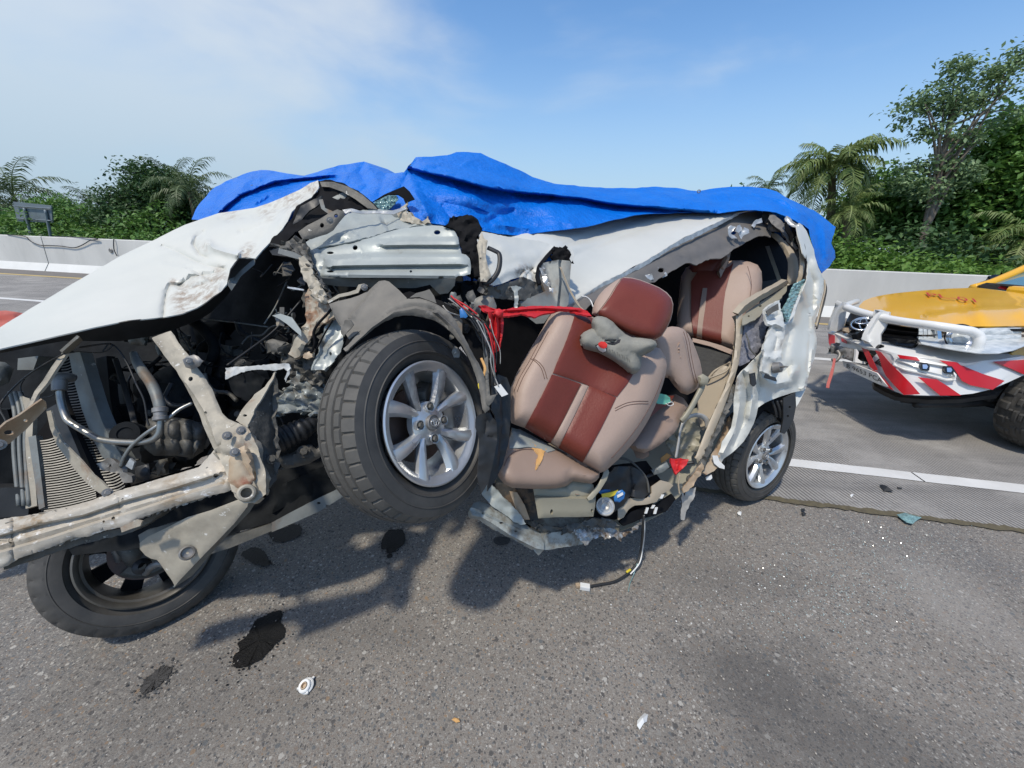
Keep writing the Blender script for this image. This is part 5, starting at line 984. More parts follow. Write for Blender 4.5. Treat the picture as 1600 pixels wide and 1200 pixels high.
# cabin shell: far side, floor, rear
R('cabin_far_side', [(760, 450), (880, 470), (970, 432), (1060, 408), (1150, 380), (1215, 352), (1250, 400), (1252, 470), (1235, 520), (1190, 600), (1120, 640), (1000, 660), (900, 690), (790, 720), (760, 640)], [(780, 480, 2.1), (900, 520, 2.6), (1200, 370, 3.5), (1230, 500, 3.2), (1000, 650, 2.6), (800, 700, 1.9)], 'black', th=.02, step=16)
R('cabin_floor', [(760, 700), (900, 690), (1000, 660), (1120, 630), (1160, 600), (1120, 712), (1090, 745), (1040, 800), (960, 835), (860, 840), (790, 800)], [(770, 720, 1.7), (870, 800, 1.62), (1000, 770, 1.95), (1100, 700, 2.15), (1130, 600, 2.6)], 'trimg', th=.01, step=12, namp=.02, nscale=9, dirt=[(860, 760, 100, 1)])
R('rear_window_frame', [(1196, 385), (1202, 384), (1222, 440), (1226, 448), (1219, 450)], [(1200, 390, 2.9), (1222, 446, 2.75)], 'trimg', step=6)
R('rear_inner_panel', [(1190, 440), (1215, 436), (1226, 448), (1222, 470), (1186, 476)], [(1205, 455, 3.0)], 'dark', step=8)
# far end of the cabin opening
R('rear_pillar_trim', [(1203, 364), (1210, 364), (1216, 366), (1230, 380), (1240, 392), (1246, 404), (1248, 418), (1247, 430), (1246, 441), (1238, 444), (1230, 446), (1230, 437), (1231, 422), (1231, 410), (1228, 400), (1223, 390), (1214, 377), (1208, 372)], [(1205, 366, 2.62), (1247, 415, 2.50), (1230, 444, 2.50)], 'trim', th=.02, step=5, edge=.02, ew=5)
R('torn_pillar_skin', [(1192, 330), (1198, 330), (1204, 333), (1214, 340), (1224, 347), (1230, 358), (1234, 371), (1240, 378), (1246, 386), (1252, 394), (1258, 402), (1261, 418), (1262, 432), (1258, 442), (1251, 448), (1249, 440), (1250, 418), (1248, 402), (1240, 389), (1230, 376), (1218, 363), (1204, 360), (1196, 350), (1190, 340)], [(1195, 335, 2.58), (1234, 370, 2.48), (1260, 420, 2.38), (1252, 445, 2.38)], 'dark', th=.006, step=4, namp=.016, nscale=30, jag=1.4, dirt=[(1225, 360, 30, .8)])
R('torn_pillar_skin', [(1203, 333), (1212, 336), (1222, 346), (1232, 362), (1240, 376), (1248, 388), (1244, 390), (1232, 378), (1220, 362), (1206, 350), (1200, 342)], [(1205, 338, 2.52), (1245, 388, 2.42)], 'hdr', th=.006, step=4, namp=.010, nscale=40, jag=1)
for x0, y0, x1, y1 in ((1226, 346, 1236, 374), (1236, 352, 1243, 378), (1242, 372, 1252, 394)):
    R('torn_seam', [(x0, y0), (x0+5, y0+2), (x1+4, y1-4), (x1, y1+3), (x0+2, (y0+y1)/2)], [(x0, y0, 2.42)], 'black', th=.006, step=4, namp=.01, nscale=50, jag=1)
tube('door_seal', [(1243, 362, 2.40), (1250, 372, 2.39), (1256, 384, 2.38), (1258, 400, 2.36), (1259, 416, 2.35), (1256, 432, 2.34), (1250, 446, 2.33)], .006, 'black', van)
strap('pillar_flange', [(1246, 368, 2.41, 4), (1252, 384, 2.40, 6), (1254, 402, 2.39, 7), (1254, 420, 2.38, 8), (1250, 438, 2.37, 8), (1246, 448, 2.36, 7)], 'trim', th=.006, namp=.006, nscale=30)
R('curled_strip', [(1226, 342), (1229, 337), (1234, 340), (1238, 346), (1244, 350), (1248, 352), (1246, 356), (1238, 354), (1230, 349)], [(1230, 343, 2.44), (1246, 354, 2.40)], 'silver', th=.004, step=3, edge=-.01, ew=2)
# rear quarter
QA = [(1248, 348, 2.40), (1270, 392, 2.42), (1286, 440, 2.46), (1276, 540, 2.42), (1258, 440, 2.28), (1208, 508, 2.12), (1250, 560, 2.20), (1252, 612, 2.25), (1200, 620, 2.07), (1165, 600, 1.98), (1128, 720, 1.98), (1150, 650, 1.97)]
R('rear_quarter_panel', [(1245, 352), (1249, 348), (1254, 352), (1260, 361), (1266, 376), (1272, 390), (1274, 402), (1276, 411), (1281, 424), (1287, 436), (1287, 450), (1284, 462), (1280, 480), (1274, 500), (1272, 512), (1276, 528), (1276, 545), (1272, 562), (1266, 578), (1262, 592), (1261, 602), (1256, 610), (1250, 611), (1240, 613), (1231, 616), (1218, 620), (1205, 625), (1194, 630), (1184, 637), (1182, 648), (1178, 662), (1170, 677), (1162, 690), (1153, 699), (1142, 709), (1131, 717), (1127, 724), (1123, 716), (1122, 710), (1126, 700), (1128, 690), (1136, 678), (1142, 668), (1146, 647), (1146, 625), (1150, 600), (1154, 587), (1162, 577), (1172, 568), (1180, 560), (1190, 550), (1194, 538), (1197, 527), (1201, 514), (1210, 508), (1226, 508), (1236, 500), (1241, 492), (1248, 470), (1256, 450), (1261, 436), (1263, 424), (1261, 408), (1254, 396), (1251, 382), (1247, 368)], QA, 'paint', th=.005, step=5, namp=.004, nscale=7, edge=.0,
  creases=[('r', [(1258, 442), (1250, 470), (1238, 505)], -0.048, 5), ('v', [(1250, 470), (1240, 505), (1228, 545), (1216, 590)], 0.029, 6), ('r', [(1254, 452), (1262, 480), (1266, 510), (1262, 560), (1256, 608)], -0.035, 6), ('f', [(1266, 490), (1268, 520), (1266, 560), (1262, 600)], 0.032, 6), ('v', [(1262, 412), (1272, 440), (1270, 480)], 0.048, 6), ('r', [(1274, 408), (1282, 440), (1276, 480)], -0.032, 6), ('v', [(1262, 408), (1268, 402), (1275, 404)], 0.016, 3),
  ('r', [(1152, 592), (1156, 630), (1148, 672), (1130, 708)], -0.035, 5), ('v', [(1162, 585), (1168, 620), (1162, 660), (1145, 700)], 0.029, 4), ('r', [(1170, 580), (1178, 610), (1172, 650)], -0.029, 5), ('v', [(1184, 570), (1188, 600), (1184, 632)], 0.032, 5), ('r', [(1190, 590), (1210, 600), (1232, 596), (1240, 580)], -0.040, 7), ('v', [(1196, 575), (1220, 584), (1236, 570)], 0.024, 4), ('v', [(1205, 622), (1216, 608), (1240, 604)], 0.019, 4), ('v', [(1234, 516), (1228, 560), (1232, 590)], 0.016, 6), ('r', [(1276, 530), (1266, 575), (1254, 610)], -0.019, 4)], dirt=[(1150, 600, 14, .7), (1206, 512, 12, .5)])
R('rear_bumper_corner', [(1261, 600), (1257, 612), (1253, 620), (1248, 630), (1243, 637), (1242, 625), (1243, 612), (1252, 609)], [(1250, 612, 2.28), (1243, 636, 2.22)], 'paint', th=.01, step=5)
tube('tailgate_edge', [(1288, 438, 2.47), (1289, 452, 2.46), (1285, 470, 2.46), (1280, 490, 2.45), (1275, 510, 2.43)], .006, 'trim', van, n=6)
tube('tailgate_edge', [(1286, 436, 2.50), (1291, 450, 2.49), (1288, 470, 2.49), (1282, 492, 2.48), (1276, 514, 2.46)], .005, 'dark', van, n=6)
R('mud_flap', [(1224, 622), (1234, 618), (1243, 614), (1244, 634), (1240, 655), (1232, 670), (1226, 678), (1220, 676), (1224, 655)], [(1232, 640, 2.14)], 'dark', th=.01, step=5, holes=[(1234, 636, 1.8), (1231, 650, 1.8)])
R('rear_arch_inner', [(1180, 640), (1200, 628), (1226, 618), (1244, 613), (1240, 650), (1228, 665), (1215, 650), (1195, 640), (1178, 660), (1160, 690)], [(1190, 640, 2.2), (1240, 630, 2.3)], 'black', th=.02, step=8)
for x0 in (1206, 1213, 1220): tube('arch_rib', [(x0, 626, 2.15), (x0+5, 640, 2.16), (x0+7, 652, 2.17)], .008, 'dark', van, n=6)
# stripped inner pillar
R('inner_pillar_trim', [(1150, 492), (1155, 490), (1160, 490), (1160, 520), (1157, 545), (1154, 568), (1148, 590), (1140, 612), (1130, 640), (1120, 664), (1108, 692), (1098, 721), (1091, 720), (1086, 716), (1096, 690), (1108, 660), (1120, 634), (1132, 608), (1142, 580), (1147, 556), (1150, 525)], [(1154, 492, 2.02), (1152, 570, 1.97), (1092, 718, 1.84)], 'trim', th=.03, step=5, edge=.012, ew=3)
strap('window_sill_trim', [(1155, 492, 2.02, 5), (1166, 481, 2.05, 8), (1186, 467, 2.12, 7), (1205, 456, 2.22, 7), (1220, 447, 2.33, 6), (1231, 440, 2.42, 6)], 'trim', th=.03, jag=.5)
R('trim_inner_skin', [(1160, 494), (1170, 484), (1190, 471), (1210, 459), (1230, 445), (1229, 455), (1218, 468), (1205, 478), (1195, 483), (1190, 490), (1180, 500), (1160, 508)], [(1162, 497, 2.03), (1228, 450, 2.40), (1180, 495, 2.06)], 'trimg', th=.008, step=5, jag=.8, holes=[(1188, 478, 2.5, 1.6), (1170, 494, 2, 1.4)])
R('insulation', [(1162, 506), (1175, 498), (1190, 488), (1198, 492), (1198, 510), (1194, 530), (1186, 548), (1176, 560), (1165, 568), (1156, 572), (1158, 545), (1162, 520)], [(1162, 506, 2.05), (1196, 495, 2.12), (1160, 570, 2.0)], 'wool', th=.02, step=4, namp=.012, nscale=60, jag=.8)
tube('torn_strap', [(1165, 520, 2.0), (1170, 534, 1.99), (1172, 545, 1.99), (1182, 556, 1.99)], [.008, .012, .01, .006], 'grime', van, flat=.4)
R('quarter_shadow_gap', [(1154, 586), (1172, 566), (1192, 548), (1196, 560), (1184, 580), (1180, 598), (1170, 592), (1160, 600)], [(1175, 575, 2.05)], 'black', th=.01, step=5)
R('latch_hook', [(1172, 584), (1180, 582), (1182, 600), (1178, 604), (1174, 600)], [(1177, 593, 1.93)], 'dark', th=.01, step=4, holes=[(1178, 586, 1.2)])
R('mangled_pillar', [(1195, 484), (1205, 476), (1218, 469), (1220, 480), (1222, 490), (1225, 504), (1227, 514), (1226, 526), (1222, 540), (1220, 556), (1223, 566), (1221, 576), (1216, 585), (1212, 592), (1206, 590), (1198, 583), (1190, 580), (1191, 565), (1194, 550), (1192, 546), (1198, 530), (1203, 516), (1207, 508), (1200, 506), (1196, 500)], [(1200, 480, 2.02), (1222, 480, 2.06), (1205, 530, 1.98), (1200, 582, 1.95), (1222, 575, 1.98)], 'paintr', th=.012, step=3.5, namp=.008, nscale=34, jag=.7, creases=[('v', [(1201, 486), (1214, 478), (1216, 492), (1204, 500)], .02, 3), ('r', [(1200, 508), (1212, 506), (1224, 512)], -.03, 4), ('v', [(1212, 512), (1214, 530), (1210, 550)], .015, 3), ('r', [(1196, 556), (1210, 560), (1220, 556)], -.015, 4)])
R('pillar_cutout', [(1197, 486), (1207, 479), (1216, 474), (1217, 484), (1208, 488), (1200, 494)], [(1206, 484, 1.985)], 'grime', th=.004, step=3)
lathe('latch_disc', [(0, .02), (.012, .02), (.02, .016), (.026, .01), (.028, -.02)], P(1216, 574, 1.94), cdir(.6, .1, .7), 'steel', van, 20)
tube('striker_pin', [(1216, 574, 1.93), (1224, 573, 1.90), (1231, 573, 1.88)], [.007, .005, .003], 'steel', van)
R('torn_scrap', [(1196, 584), (1206, 588), (1212, 590), (1214, 596), (1206, 594), (1200, 592), (1194, 590)], [(1205, 590, 1.95)], 'dark', th=.004, step=3, jag=.6)
gl = R('shattered_glass', [(1240, 446), (1250, 441), (1258, 437), (1254, 450), (1249, 462), (1242, 474), (1238, 484), (1234, 494), (1231, 503), (1227, 494), (1222, 484), (1230, 474), (1236, 462)], [(1255, 440, 2.28), (1225, 484, 2.06), (1232, 500, 2.08)], 'glassc', th=.01, step=2.6, namp=.014, nscale=90, smooth=False)
R('panel_rim', [(1262, 440), (1254, 455), (1248, 470), (1241, 492), (1232, 504), (1224, 510), (1222, 506), (1232, 498), (1238, 486), (1246, 464), (1254, 446)], [(1258, 442, 2.26), (1226, 508, 2.08)], 'paintr', th=.012, step=4, namp=.004, edge=.006, ew=2)
# seams of torn edge along the sill, down to the hanging clear plastic
R('torn_sill_edge', [(1146, 600), (1150, 604), (1144, 628), (1134, 652), (1124, 676), (1114, 696), (1104, 722), (1092, 744), (1080, 762), (1070, 772), (1064, 766), (1074, 748), (1088, 730), (1098, 712), (1110, 690), (1122, 662), (1134, 636), (1142, 612)], [(1148, 602, 1.96), (1066, 768, 1.80)], 'grime', th=.01, step=4, namp=.014, nscale=40, ridged=True, jag=1.6)
R('torn_sill_edge', [(1088, 736), (1096, 722), (1100, 730), (1094, 744), (1084, 756), (1076, 766), (1068, 770), (1066, 764), (1076, 752)], [(1082, 750, 1.78)], 'rust', th=.008, step=3.5, namp=.01, nscale=50, jag=1)
R('sill_inner_skin', [(1122, 690), (1140, 650), (1146, 660), (1142, 680), (1130, 705), (1122, 716), (1128, 724), (1116, 736), (1104, 742), (1098, 738), (1108, 716)], [(1130, 690, 2.02), (1105, 738, 1.88)], 'rust', th=.006, step=5, namp=.006)
R('white_fragment', [(1113, 712), (1121, 712), (1124, 720), (1132, 728), (1132, 733), (1124, 731), (1116, 724)], [(1120, 720, 1.9)], 'white', th=.006, step=4, namp=.004)
R('white_fragment', [(1103, 746), (1112, 742), (1113, 747), (1110, 750), (1104, 750)], [(1108, 746, 1.9)], 'white', th=.008, step=4)
R('hanging_plastic', [(1066, 770), (1072, 768), (1080, 764), (1088, 762), (1086, 774), (1078, 788), (1072, 800), (1070, 812), (1064, 812), (1063, 804), (1066, 792), (1065, 780)], [(1085, 765, 1.82), (1067, 812, 1.86)], 'clear', th=.006, step=4, namp=.008, nscale=34, jag=.6)
tube('hanging_scrap', [(1062, 742, 1.8), (1060, 756, 1.8), (1062, 772, 1.8)], .004, 'trim', van)
tube('hose_loop', [(1056, 716, 1.86), (1060, 692, 1.87), (1064, 668, 1.88), (1072, 655, 1.89), (1084, 649, 1.90), (1096, 650, 1.92), (1104, 657, 1.93), (1106, 668, 1.94)], .013, 'clear', van, flat=.45, n=10)
tube('belt_strap', [(1106, 668, 1.94), (1098, 690, 1.92), (1088, 715, 1.88)], .010, 'black', van, flat=.5)
R('side_trim_panel', [(1092, 608), (1106, 592), (1124, 576), (1138, 566), (1148, 560), (1142, 584), (1130, 612), (1116, 642), (1104, 664), (1096, 670), (1090, 655), (1090, 630)], [(1094, 610, 2.12), (1146, 562, 2.10), (1100, 665, 1.98)], 'trim', th=.02, step=6, creases=[('v', [(1106, 592), (1132, 582), (1144, 570)], .015, 3)])
tube('trim_cup_rim', [(1106, 592, 2.10), (1116, 580, 2.14), (1132, 571, 2.12), (1142, 568, 2.07), (1134, 580, 2.05), (1118, 587, 2.06), (1106, 592, 2.08)], .006, 'trim', van)
R('floor_crumple', [(1040, 690), (1060, 660), (1080, 655), (1096, 672), (1090, 700), (1076, 722), (1056, 716), (1048, 706)], [(1060, 690, 1.98)], 'trimg', th=.008, step=5, namp=.022, nscale=20, ridged=True, jag=1)
# sill and torn floor edge
R('sill_beam', [(734, 796), (740, 786), (750, 783), (770, 791), (800, 806), (825, 822), (848, 836), (850, 846), (850, 859), (838, 857), (820, 848), (795, 835), (770, 818), (752, 808), (738, 805)], [(740, 792, 1.42), (850, 840, 1.50), (800, 830, 1.44)], 'prime', th=.04, step=5, edge=.008, ew=3, holes=[(756, 802, 4, 2), (783, 817, 3, 1.5), (806, 830, 2, 1)], creases=[('f', [(742, 796), (800, 824), (848, 850)], .01, 5)], dirt=[(800, 820, 70, .8)])
R('sill_beam', [(849, 836), (862, 832), (885, 829), (905, 827), (925, 831), (927, 840), (920, 848), (902, 852), (880, 855), (862, 859), (850, 859)], [(850, 848, 1.50), (925, 838, 1.62)], 'prime', th=.04, step=4, namp=.005, dirt=[(880, 850, 40, 1)], jag=.6)
R('torn_floor_edge', [(893, 828), (905, 826), (920, 822), (935, 816), (950, 820), (962, 828), (975, 832), (988, 826), (1000, 812), (1006, 806), (1002, 818), (992, 828), (978, 836), (970, 844), (958, 838), (945, 842), (938, 836), (928, 842), (914, 850), (908, 846), (902, 836)], [(900, 832, 1.56), (960, 832, 1.66), (1005, 808, 1.78)], 'silver', th=.004, step=3.5, namp=.020, nscale=30, ridged=True, jag=1.6, dirt=[(960, 830, 60, 1)])
R('torn_floor_edge', [(830, 815), (850, 822), (880, 824), (900, 818), (922, 812), (940, 808), (955, 812), (968, 820), (955, 826), (930, 822), (905, 832), (880, 834), (850, 834), (835, 826)], [(835, 820, 1.50), (960, 818, 1.64)], 'grime', th=.006, step=4, namp=.018, nscale=30, ridged=True, jag=1.4)
R('torn_floor_edge', [(745, 745), (756, 740), (770, 760), (790, 780), (810, 800), (822, 818), (812, 820), (790, 806), (768, 790), (754, 775)], [(750, 748, 1.46), (820, 815, 1.46)], 'prime', th=.006, step=4, namp=.010, nscale=30, jag=.8)
R('underseat_mat', [(765, 755), (790, 755), (838, 765), (842, 812), (825, 815), (800, 798), (780, 780), (768, 768)], [(770, 760, 1.5), (840, 810, 1.52)], 'carpet', th=.01, step=5, namp=.012, nscale=26, dirt=[(810, 785, 30, 1)])
R('rust_smear_panel', [(796, 768), (808, 770), (820, 790), (828, 812), (818, 812), (806, 796)], [(810, 790, 1.48)], 'rust', th=.004, step=4, namp=.006)
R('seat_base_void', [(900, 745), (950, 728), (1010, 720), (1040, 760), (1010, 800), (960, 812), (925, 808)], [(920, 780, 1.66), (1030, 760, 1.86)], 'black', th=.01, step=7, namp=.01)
R('folded_trim', [(965, 795), (978, 780), (990, 778), (1010, 778), (1018, 770), (1018, 760), (1032, 750), (1046, 754), (1052, 758), (1046, 766), (1034, 772), (1026, 784), (1010, 788), (992, 790), (982, 796), (974, 808), (966, 812)], [(970, 800, 1.66), (1045, 758, 1.80)], 'trim', th=.008, step=5, namp=.006, edge=.006, ew=3)
R('undertray', [(985, 800), (1010, 790), (1028, 786), (1050, 772), (1056, 780), (1040, 800), (1020, 806), (1000, 812), (975, 822), (968, 815)], [(980, 812, 1.7), (1050, 775, 1.85)], 'black', th=.01, step=5, namp=.006)
R('bag_lining', [(940, 755), (960, 730), (985, 728), (1000, 735), (1012, 752), (1016, 772), (1004, 780), (985, 775), (975, 790), (960, 800), (945, 790)], [(950, 760, 1.62), (1010, 760, 1.72)], 'dark', th=.01, step=5, namp=.012, nscale=24, creases=[('v', [(985, 728), (988, 760), (984, 780)], .02, 3)])
tube('lining_piping', [(965, 716, 1.72), (980, 718, 1.72), (996, 730, 1.72), (1010, 748, 1.72), (1014, 770, 1.72)], .005, 'grime', van)
tube('belt_anchor', [(1010, 745, 1.8), (1030, 736, 1.84), (1050, 728, 1.88), (1085, 722, 1.86)], .008, 'dark', van, flat=.5)
R('grey_sleeve', [(1018, 735), (1030, 728), (1042, 722), (1046, 730), (1036, 738), (1022, 742)], [(1030, 734, 1.8)], 'primed', th=.02, step=5, puff=.008, pw=4)
R('orange_residue', [(1032, 716), (1042, 708), (1050, 712), (1040, 720), (1034, 724)], [(1040, 715, 1.9)], 'foam', th=.004, step=4, namp=.006)
for x, y, a in ((1010, 798, 9), (1024, 798, 10), (1020, 792, 5), (1034, 776, 6)): R('white_tube', [(x-3, y+a/2), (x, y-a/2), (x+4, y-a/2), (x+1, y+a/2)], [(x, y, 1.72)], 'white', th=.006, step=4)
# wiring loom that trails to the road
p0 = P(1006, 805, 1.72)
loom = [p0, P(1004, 830, 1.74)]+[G(x, y, z) for x, y, z in ((1002, 855, .12), (996, 878, .05), (982, 895, .02), (962, 908, .012), (940, 913, .01), (922, 916, .012))]
tube('trailing_loom', loom, .006, 'dark', van, raw=True)
tube('trailing_loom', [p0, P(1007, 828, 1.74)]+[G(x, y, z) for x, y, z in ((1004, 858, .11), (999, 880, .05), (985, 897, .02))], .0035, 'white', van, raw=True, n=6)
tube('trailing_wire', [G(x, y, z) for x, y, z in ((996, 880, .05), (990, 898, .015), (984, 912, .008), (982, 924, .006))], .002, 'glassc', van, raw=True, n=6)
tube('yellow_tie', [G(985, 890, .03), G(979, 894, .03)], .006, 'yellowp', van, raw=True, n=6)
cn = G(914, 917, .012); boxm('white_connector', cn, (.045, .026, .022), 'white', van, rot=-.15, bev=.003); boxm('brown_cap', G(903, 915, .01), (.02, .02, .016), 'rust', van, rot=.2, bev=.003)
# ------------------------------------------------------------------ seats
def seat(name, label): r = empty(name, P(900, 760, 1.5), van); tag(r, label); return r
fs = seat('front_seat', 'front passenger seat with beige bolsters and maroon middle, exposed by the missing door')
BO = [(865, 486), (875, 481), (885, 480), (900, 484), (924, 494), (960, 512), (1000, 530), (1020, 540), (1032, 545), (1040, 558), (1042, 572), (1040, 585), (1036, 600), (1030, 618), (1023, 636), (1014, 655), (1005, 670), (993, 688), (980, 703), (966, 718), (955, 728), (946, 736), (937, 739), (925, 732), (911, 724), (885, 708), (860, 693), (840, 681), (820, 669), (806, 664), (799, 661), (795, 645), (795, 627), (798, 606), (806, 586), (816, 567), (828, 546), (838, 530), (848, 513), (856, 498)]
BAk = [(870, 485, 1.52), (1035, 548, 1.62), (800, 640, 1.40), (930, 735, 1.45), (900, 600, 1.50), (1030, 620, 1.56)]
bf0 = field(BAk); ola = np.array(BO, float)
def bf(Q):
    d, _ = seg_dist(Q, ola); z = bf0(Q)
    z = z-.10*np.sqrt(np.clip(1-(1-np.clip(d/34, 0, 1))**2, 0, 1))
    dm, s = seg_dist(Q, [(912, 488), (842, 676)], False); de, s2 = seg_dist(Q, [(1000, 560), (890, 712)], False)
    a, _ = seg_dist(Q, [(955, 530), (866, 690)], False)
    return z+.028*np.exp(-(a/36)**2)
R('backrest', BO, bf, 'lea', fs, th=.12, step=4.5)
up1 = [(899, 489), (915, 493), (940, 503), (975, 518), (1008, 536), (1004, 550), (998, 568), (990, 584), (980, 600), (964, 620), (940, 611), (911, 599), (888, 591), (864, 583), (872, 562), (882, 540), (890, 518), (896, 500)]
R('upper_insert', up1, bf, 'red', fs, th=.02, step=4.5, dz=-.008, edge=.004, ew=1.5)
R('lower_insert', [(863, 585), (886, 592), (908, 600), (896, 624), (884, 648), (872, 672), (860, 692), (840, 681), (820, 668), (831, 648), (842, 627), (853, 605)], bf, 'red', fs, th=.02, step=4.5, dz=-.008, edge=.004, ew=1.5)
R('lower_insert', [(921, 603), (942, 612), (963, 621), (952, 644), (940, 668), (925, 696), (910, 723), (890, 710), (873, 700), (885, 676), (897, 652), (909, 628)], bf, 'red', fs, th=.02, step=4.5, dz=-.008, edge=.004, ew=1.5)
R('centre_stripe', [(910, 600), (919, 603), (908, 627), (896, 652), (884, 676), (872, 699), (862, 692), (873, 671), (886, 647), (898, 623)], bf, 'lea', fs, th=.02, step=4, dz=-.0085, edge=.004, ew=1.5)
def seam(pts, m='lead', par=fs, r=.0016, zf=bf, off=-.001):
    q = cat(pts, 4); z = zf(np.array([p[:2] for p in q])); tube('seam', [(p[0], p[1], float(zz)+off) for p, zz in zip(q, z)], r, m, par, n=5, sub=1)
MT['thread'] = mat('brown_thread', (.13, .07, .05), .8)
for o_ in (0, 5): seam([(852+o_, 516+o_*.4), (840+o_, 540), (826+o_, 566), (812+o_, 590), (803+o_, 612)], 'thread', r=.0012)
for o_ in (0, 4): seam([(829+o_, 560), (838+o_, 566), (846+o_, 576), (851+o_, 592)], 'thread', r=.0012)
for o_ in (0, 4): seam([(1013, 627+o_), (995, 627+o_), (978, 630+o_), (961, 638+o_)], 'thread', r=.0012)
seam([(1035, 590), (1026, 614), (1014, 638), (998, 664), (975, 694), (955, 716)], 'thread', r=.0012)
# headrest
HR = [(925, 491), (926, 482), (929, 472), (936, 461), (945, 451), (957, 442), (966, 436), (976, 433), (988, 434), (1000, 437), (1016, 443), (1030, 449), (1042, 457), (1049, 465), (1052, 475), (1051, 488), (1048, 500), (1042, 513), (1034, 526), (1024, 532), (1005, 530), (985, 524), (962, 512), (940, 500)]
hz = field([(930, 480, 1.50), (1045, 480, 1.54), (980, 435, 1.58), (1000, 530, 1.48)]); hol = np.array(HR, float)
def hf(Q):
    d, _ = seg_dist(Q, hol); return hz(Q)-.07*np.sqrt(np.clip(1-(1-np.clip(d/30, 0, 1))**2, 0, 1))
R('headrest', HR, hf, 'lea', fs, th=.10, step=4)
R('headrest_face', [(973, 434), (988, 435), (1000, 438), (1016, 444), (1030, 450), (1041, 458), (1048, 466), (1051, 476), (1050, 488), (1047, 500), (1041, 513), (1033, 525), (1024, 530), (1005, 528), (985, 522), (962, 510), (940, 497), (934, 490), (945, 476), (955, 462), (963, 448)], hf, 'red', fs, th=.02, step=4, dz=-.008, edge=.005, ew=1.5)
seam([(971, 435), (961, 449), (952, 464), (942, 478), (931, 492)], 'thread', r=.0011, zf=hf)
for x in (948, 985): tube('headrest_post', [(x, 506, 1.53), (x-4, 520, 1.53)], .006, 'steel', fs)
# cushion
CU = [(776, 733), (777, 722), (782, 710), (788, 700), (794, 690), (797, 680), (799, 671), (812, 670), (830, 680), (850, 690), (880, 706), (911, 725), (925, 733), (937, 739), (936, 746), (932, 751), (924, 756), (910, 754), (895, 752), (884, 760), (870, 763), (855, 764), (835, 764), (815, 763), (800, 762), (788, 756), (779, 746)]
cz = field([(780, 735, 1.32), (935, 742, 1.44), (800, 675, 1.44), (860, 762, 1.36)]); cl_ = np.array(CU, float)
def cf(Q):
    d, _ = seg_dist(Q, cl_); return cz(Q)-.07*np.sqrt(np.clip(1-(1-np.clip(d/26, 0, 1))**2, 0, 1))
R('cushion', CU, cf, 'lead', fs, th=.10, step=5, creases=[('v', [(892, 735), (888, 752)], .006, 3), ('v', [(786, 718), (800, 706), (822, 699), (840, 700)], .004, 2)])
R('cushion_top_cover', [(800, 669), (812, 671), (830, 680), (850, 691), (868, 703), (856, 706), (842, 700), (826, 698), (808, 700), (796, 700), (796, 688)], cf, 'prime', fs, th=.004, step=4, dz=-.006, namp=.003, nscale=40)
R('exposed_foam', [(826, 690), (836, 692), (846, 697), (856, 702), (851, 706), (848, 716), (843, 726), (838, 734), (838, 722), (841, 711), (836, 704), (829, 698)], cf, 'foam', fs, th=.01, step=3, dz=-.004, namp=.006, nscale=50, jag=.8)
seam([(788, 728), (793, 716), (804, 706), (820, 702), (836, 703)], 'thread', r=.0012, zf=cf)
R('seat_side_cover', [(832, 757), (845, 758), (860, 762), (876, 761), (884, 760), (890, 755), (895, 751), (910, 753), (927, 757), (929, 766), (931, 776), (930, 790), (927, 807), (900, 808), (870, 808), (841, 810), (839, 798), (837, 787), (834, 770)], [(835, 760, 1.36), (928, 770, 1.44), (840, 808, 1.36), (925, 806, 1.43)], 'trimg', fs, th=.03, step=5, edge=.010, ew=3, holes=[(862, 800, 2.4, 4.4), (925, 798, 2, 3)], creases=[('f', [(836, 776), (880, 777), (930, 778)], -.014, 8), ('f', [(884, 762), (888, 768), (930, 772)], -.006, 4)])
R('recliner_lever', [(917, 778), (928, 765), (936, 754), (942, 742), (944, 734), (950, 733), (952, 738), (948, 750), (938, 766), (926, 780), (920, 782)], [(920, 778, 1.41), (948, 736, 1.46)], 'trimg', fs, th=.012, step=4, edge=.005, ew=2)
# middle seat
ms = seat('middle_seat', 'second row seat seen edge on behind the front seat')
MO = [(1031, 516), (1040, 512), (1050, 510), (1060, 511), (1068, 514), (1076, 522), (1083, 535), (1088, 548), (1094, 565), (1097, 580), (1097, 594), (1092, 605), (1084, 612), (1074, 617), (1064, 614), (1054, 604), (1044, 590), (1030, 590), (1020, 560), (1020, 530)]
R('backrest', MO, [(1030, 530, 1.78), (1090, 560, 1.90), (1070, 612, 1.86), (1030, 590, 1.80)], 'lea', ms, th=.12, step=5, puff=.08, pw=26)
for o_ in (0, 4): tube('seam', [(1068+o_, 518, 1.765), (1073+o_, 535, 1.765), (1076+o_, 555, 1.775), (1081+o_, 580, 1.79), (1086+o_, 598, 1.82)], .0013, 'thread', ms, n=5)
MC = [(980, 697), (986, 684), (994, 672), (1004, 656), (1014, 640), (1026, 626), (1040, 618), (1056, 616), (1068, 622), (1076, 634), (1068, 645), (1062, 658), (1060, 667), (1054, 676), (1044, 685), (1030, 696), (1018, 703), (1007, 708), (996, 705), (988, 702)]
R('cushion', MC, [(985, 695, 1.68), (1065, 660, 1.82), (1040, 620, 1.95)], 'lead', ms, th=.10, step=5, puff=.06, pw=20)
R('cushion_insert', [(1014, 640), (1026, 626), (1040, 619), (1054, 618), (1046, 630), (1030, 640), (1018, 650), (1008, 656)], [(1012, 648, 1.70), (1050, 620, 1.86)], 'red', ms, th=.006, step=5, dz=-.02)
tube('recliner_frame', [(1098, 594, 1.84), (1096, 606, 1.83), (1088, 622, 1.82), (1078, 640, 1.80), (1070, 652, 1.79), (1064, 658, 1.79)], [.022, .022, .02, .02, .02, .018], 'trimg', ms, n=10, flat=.6)
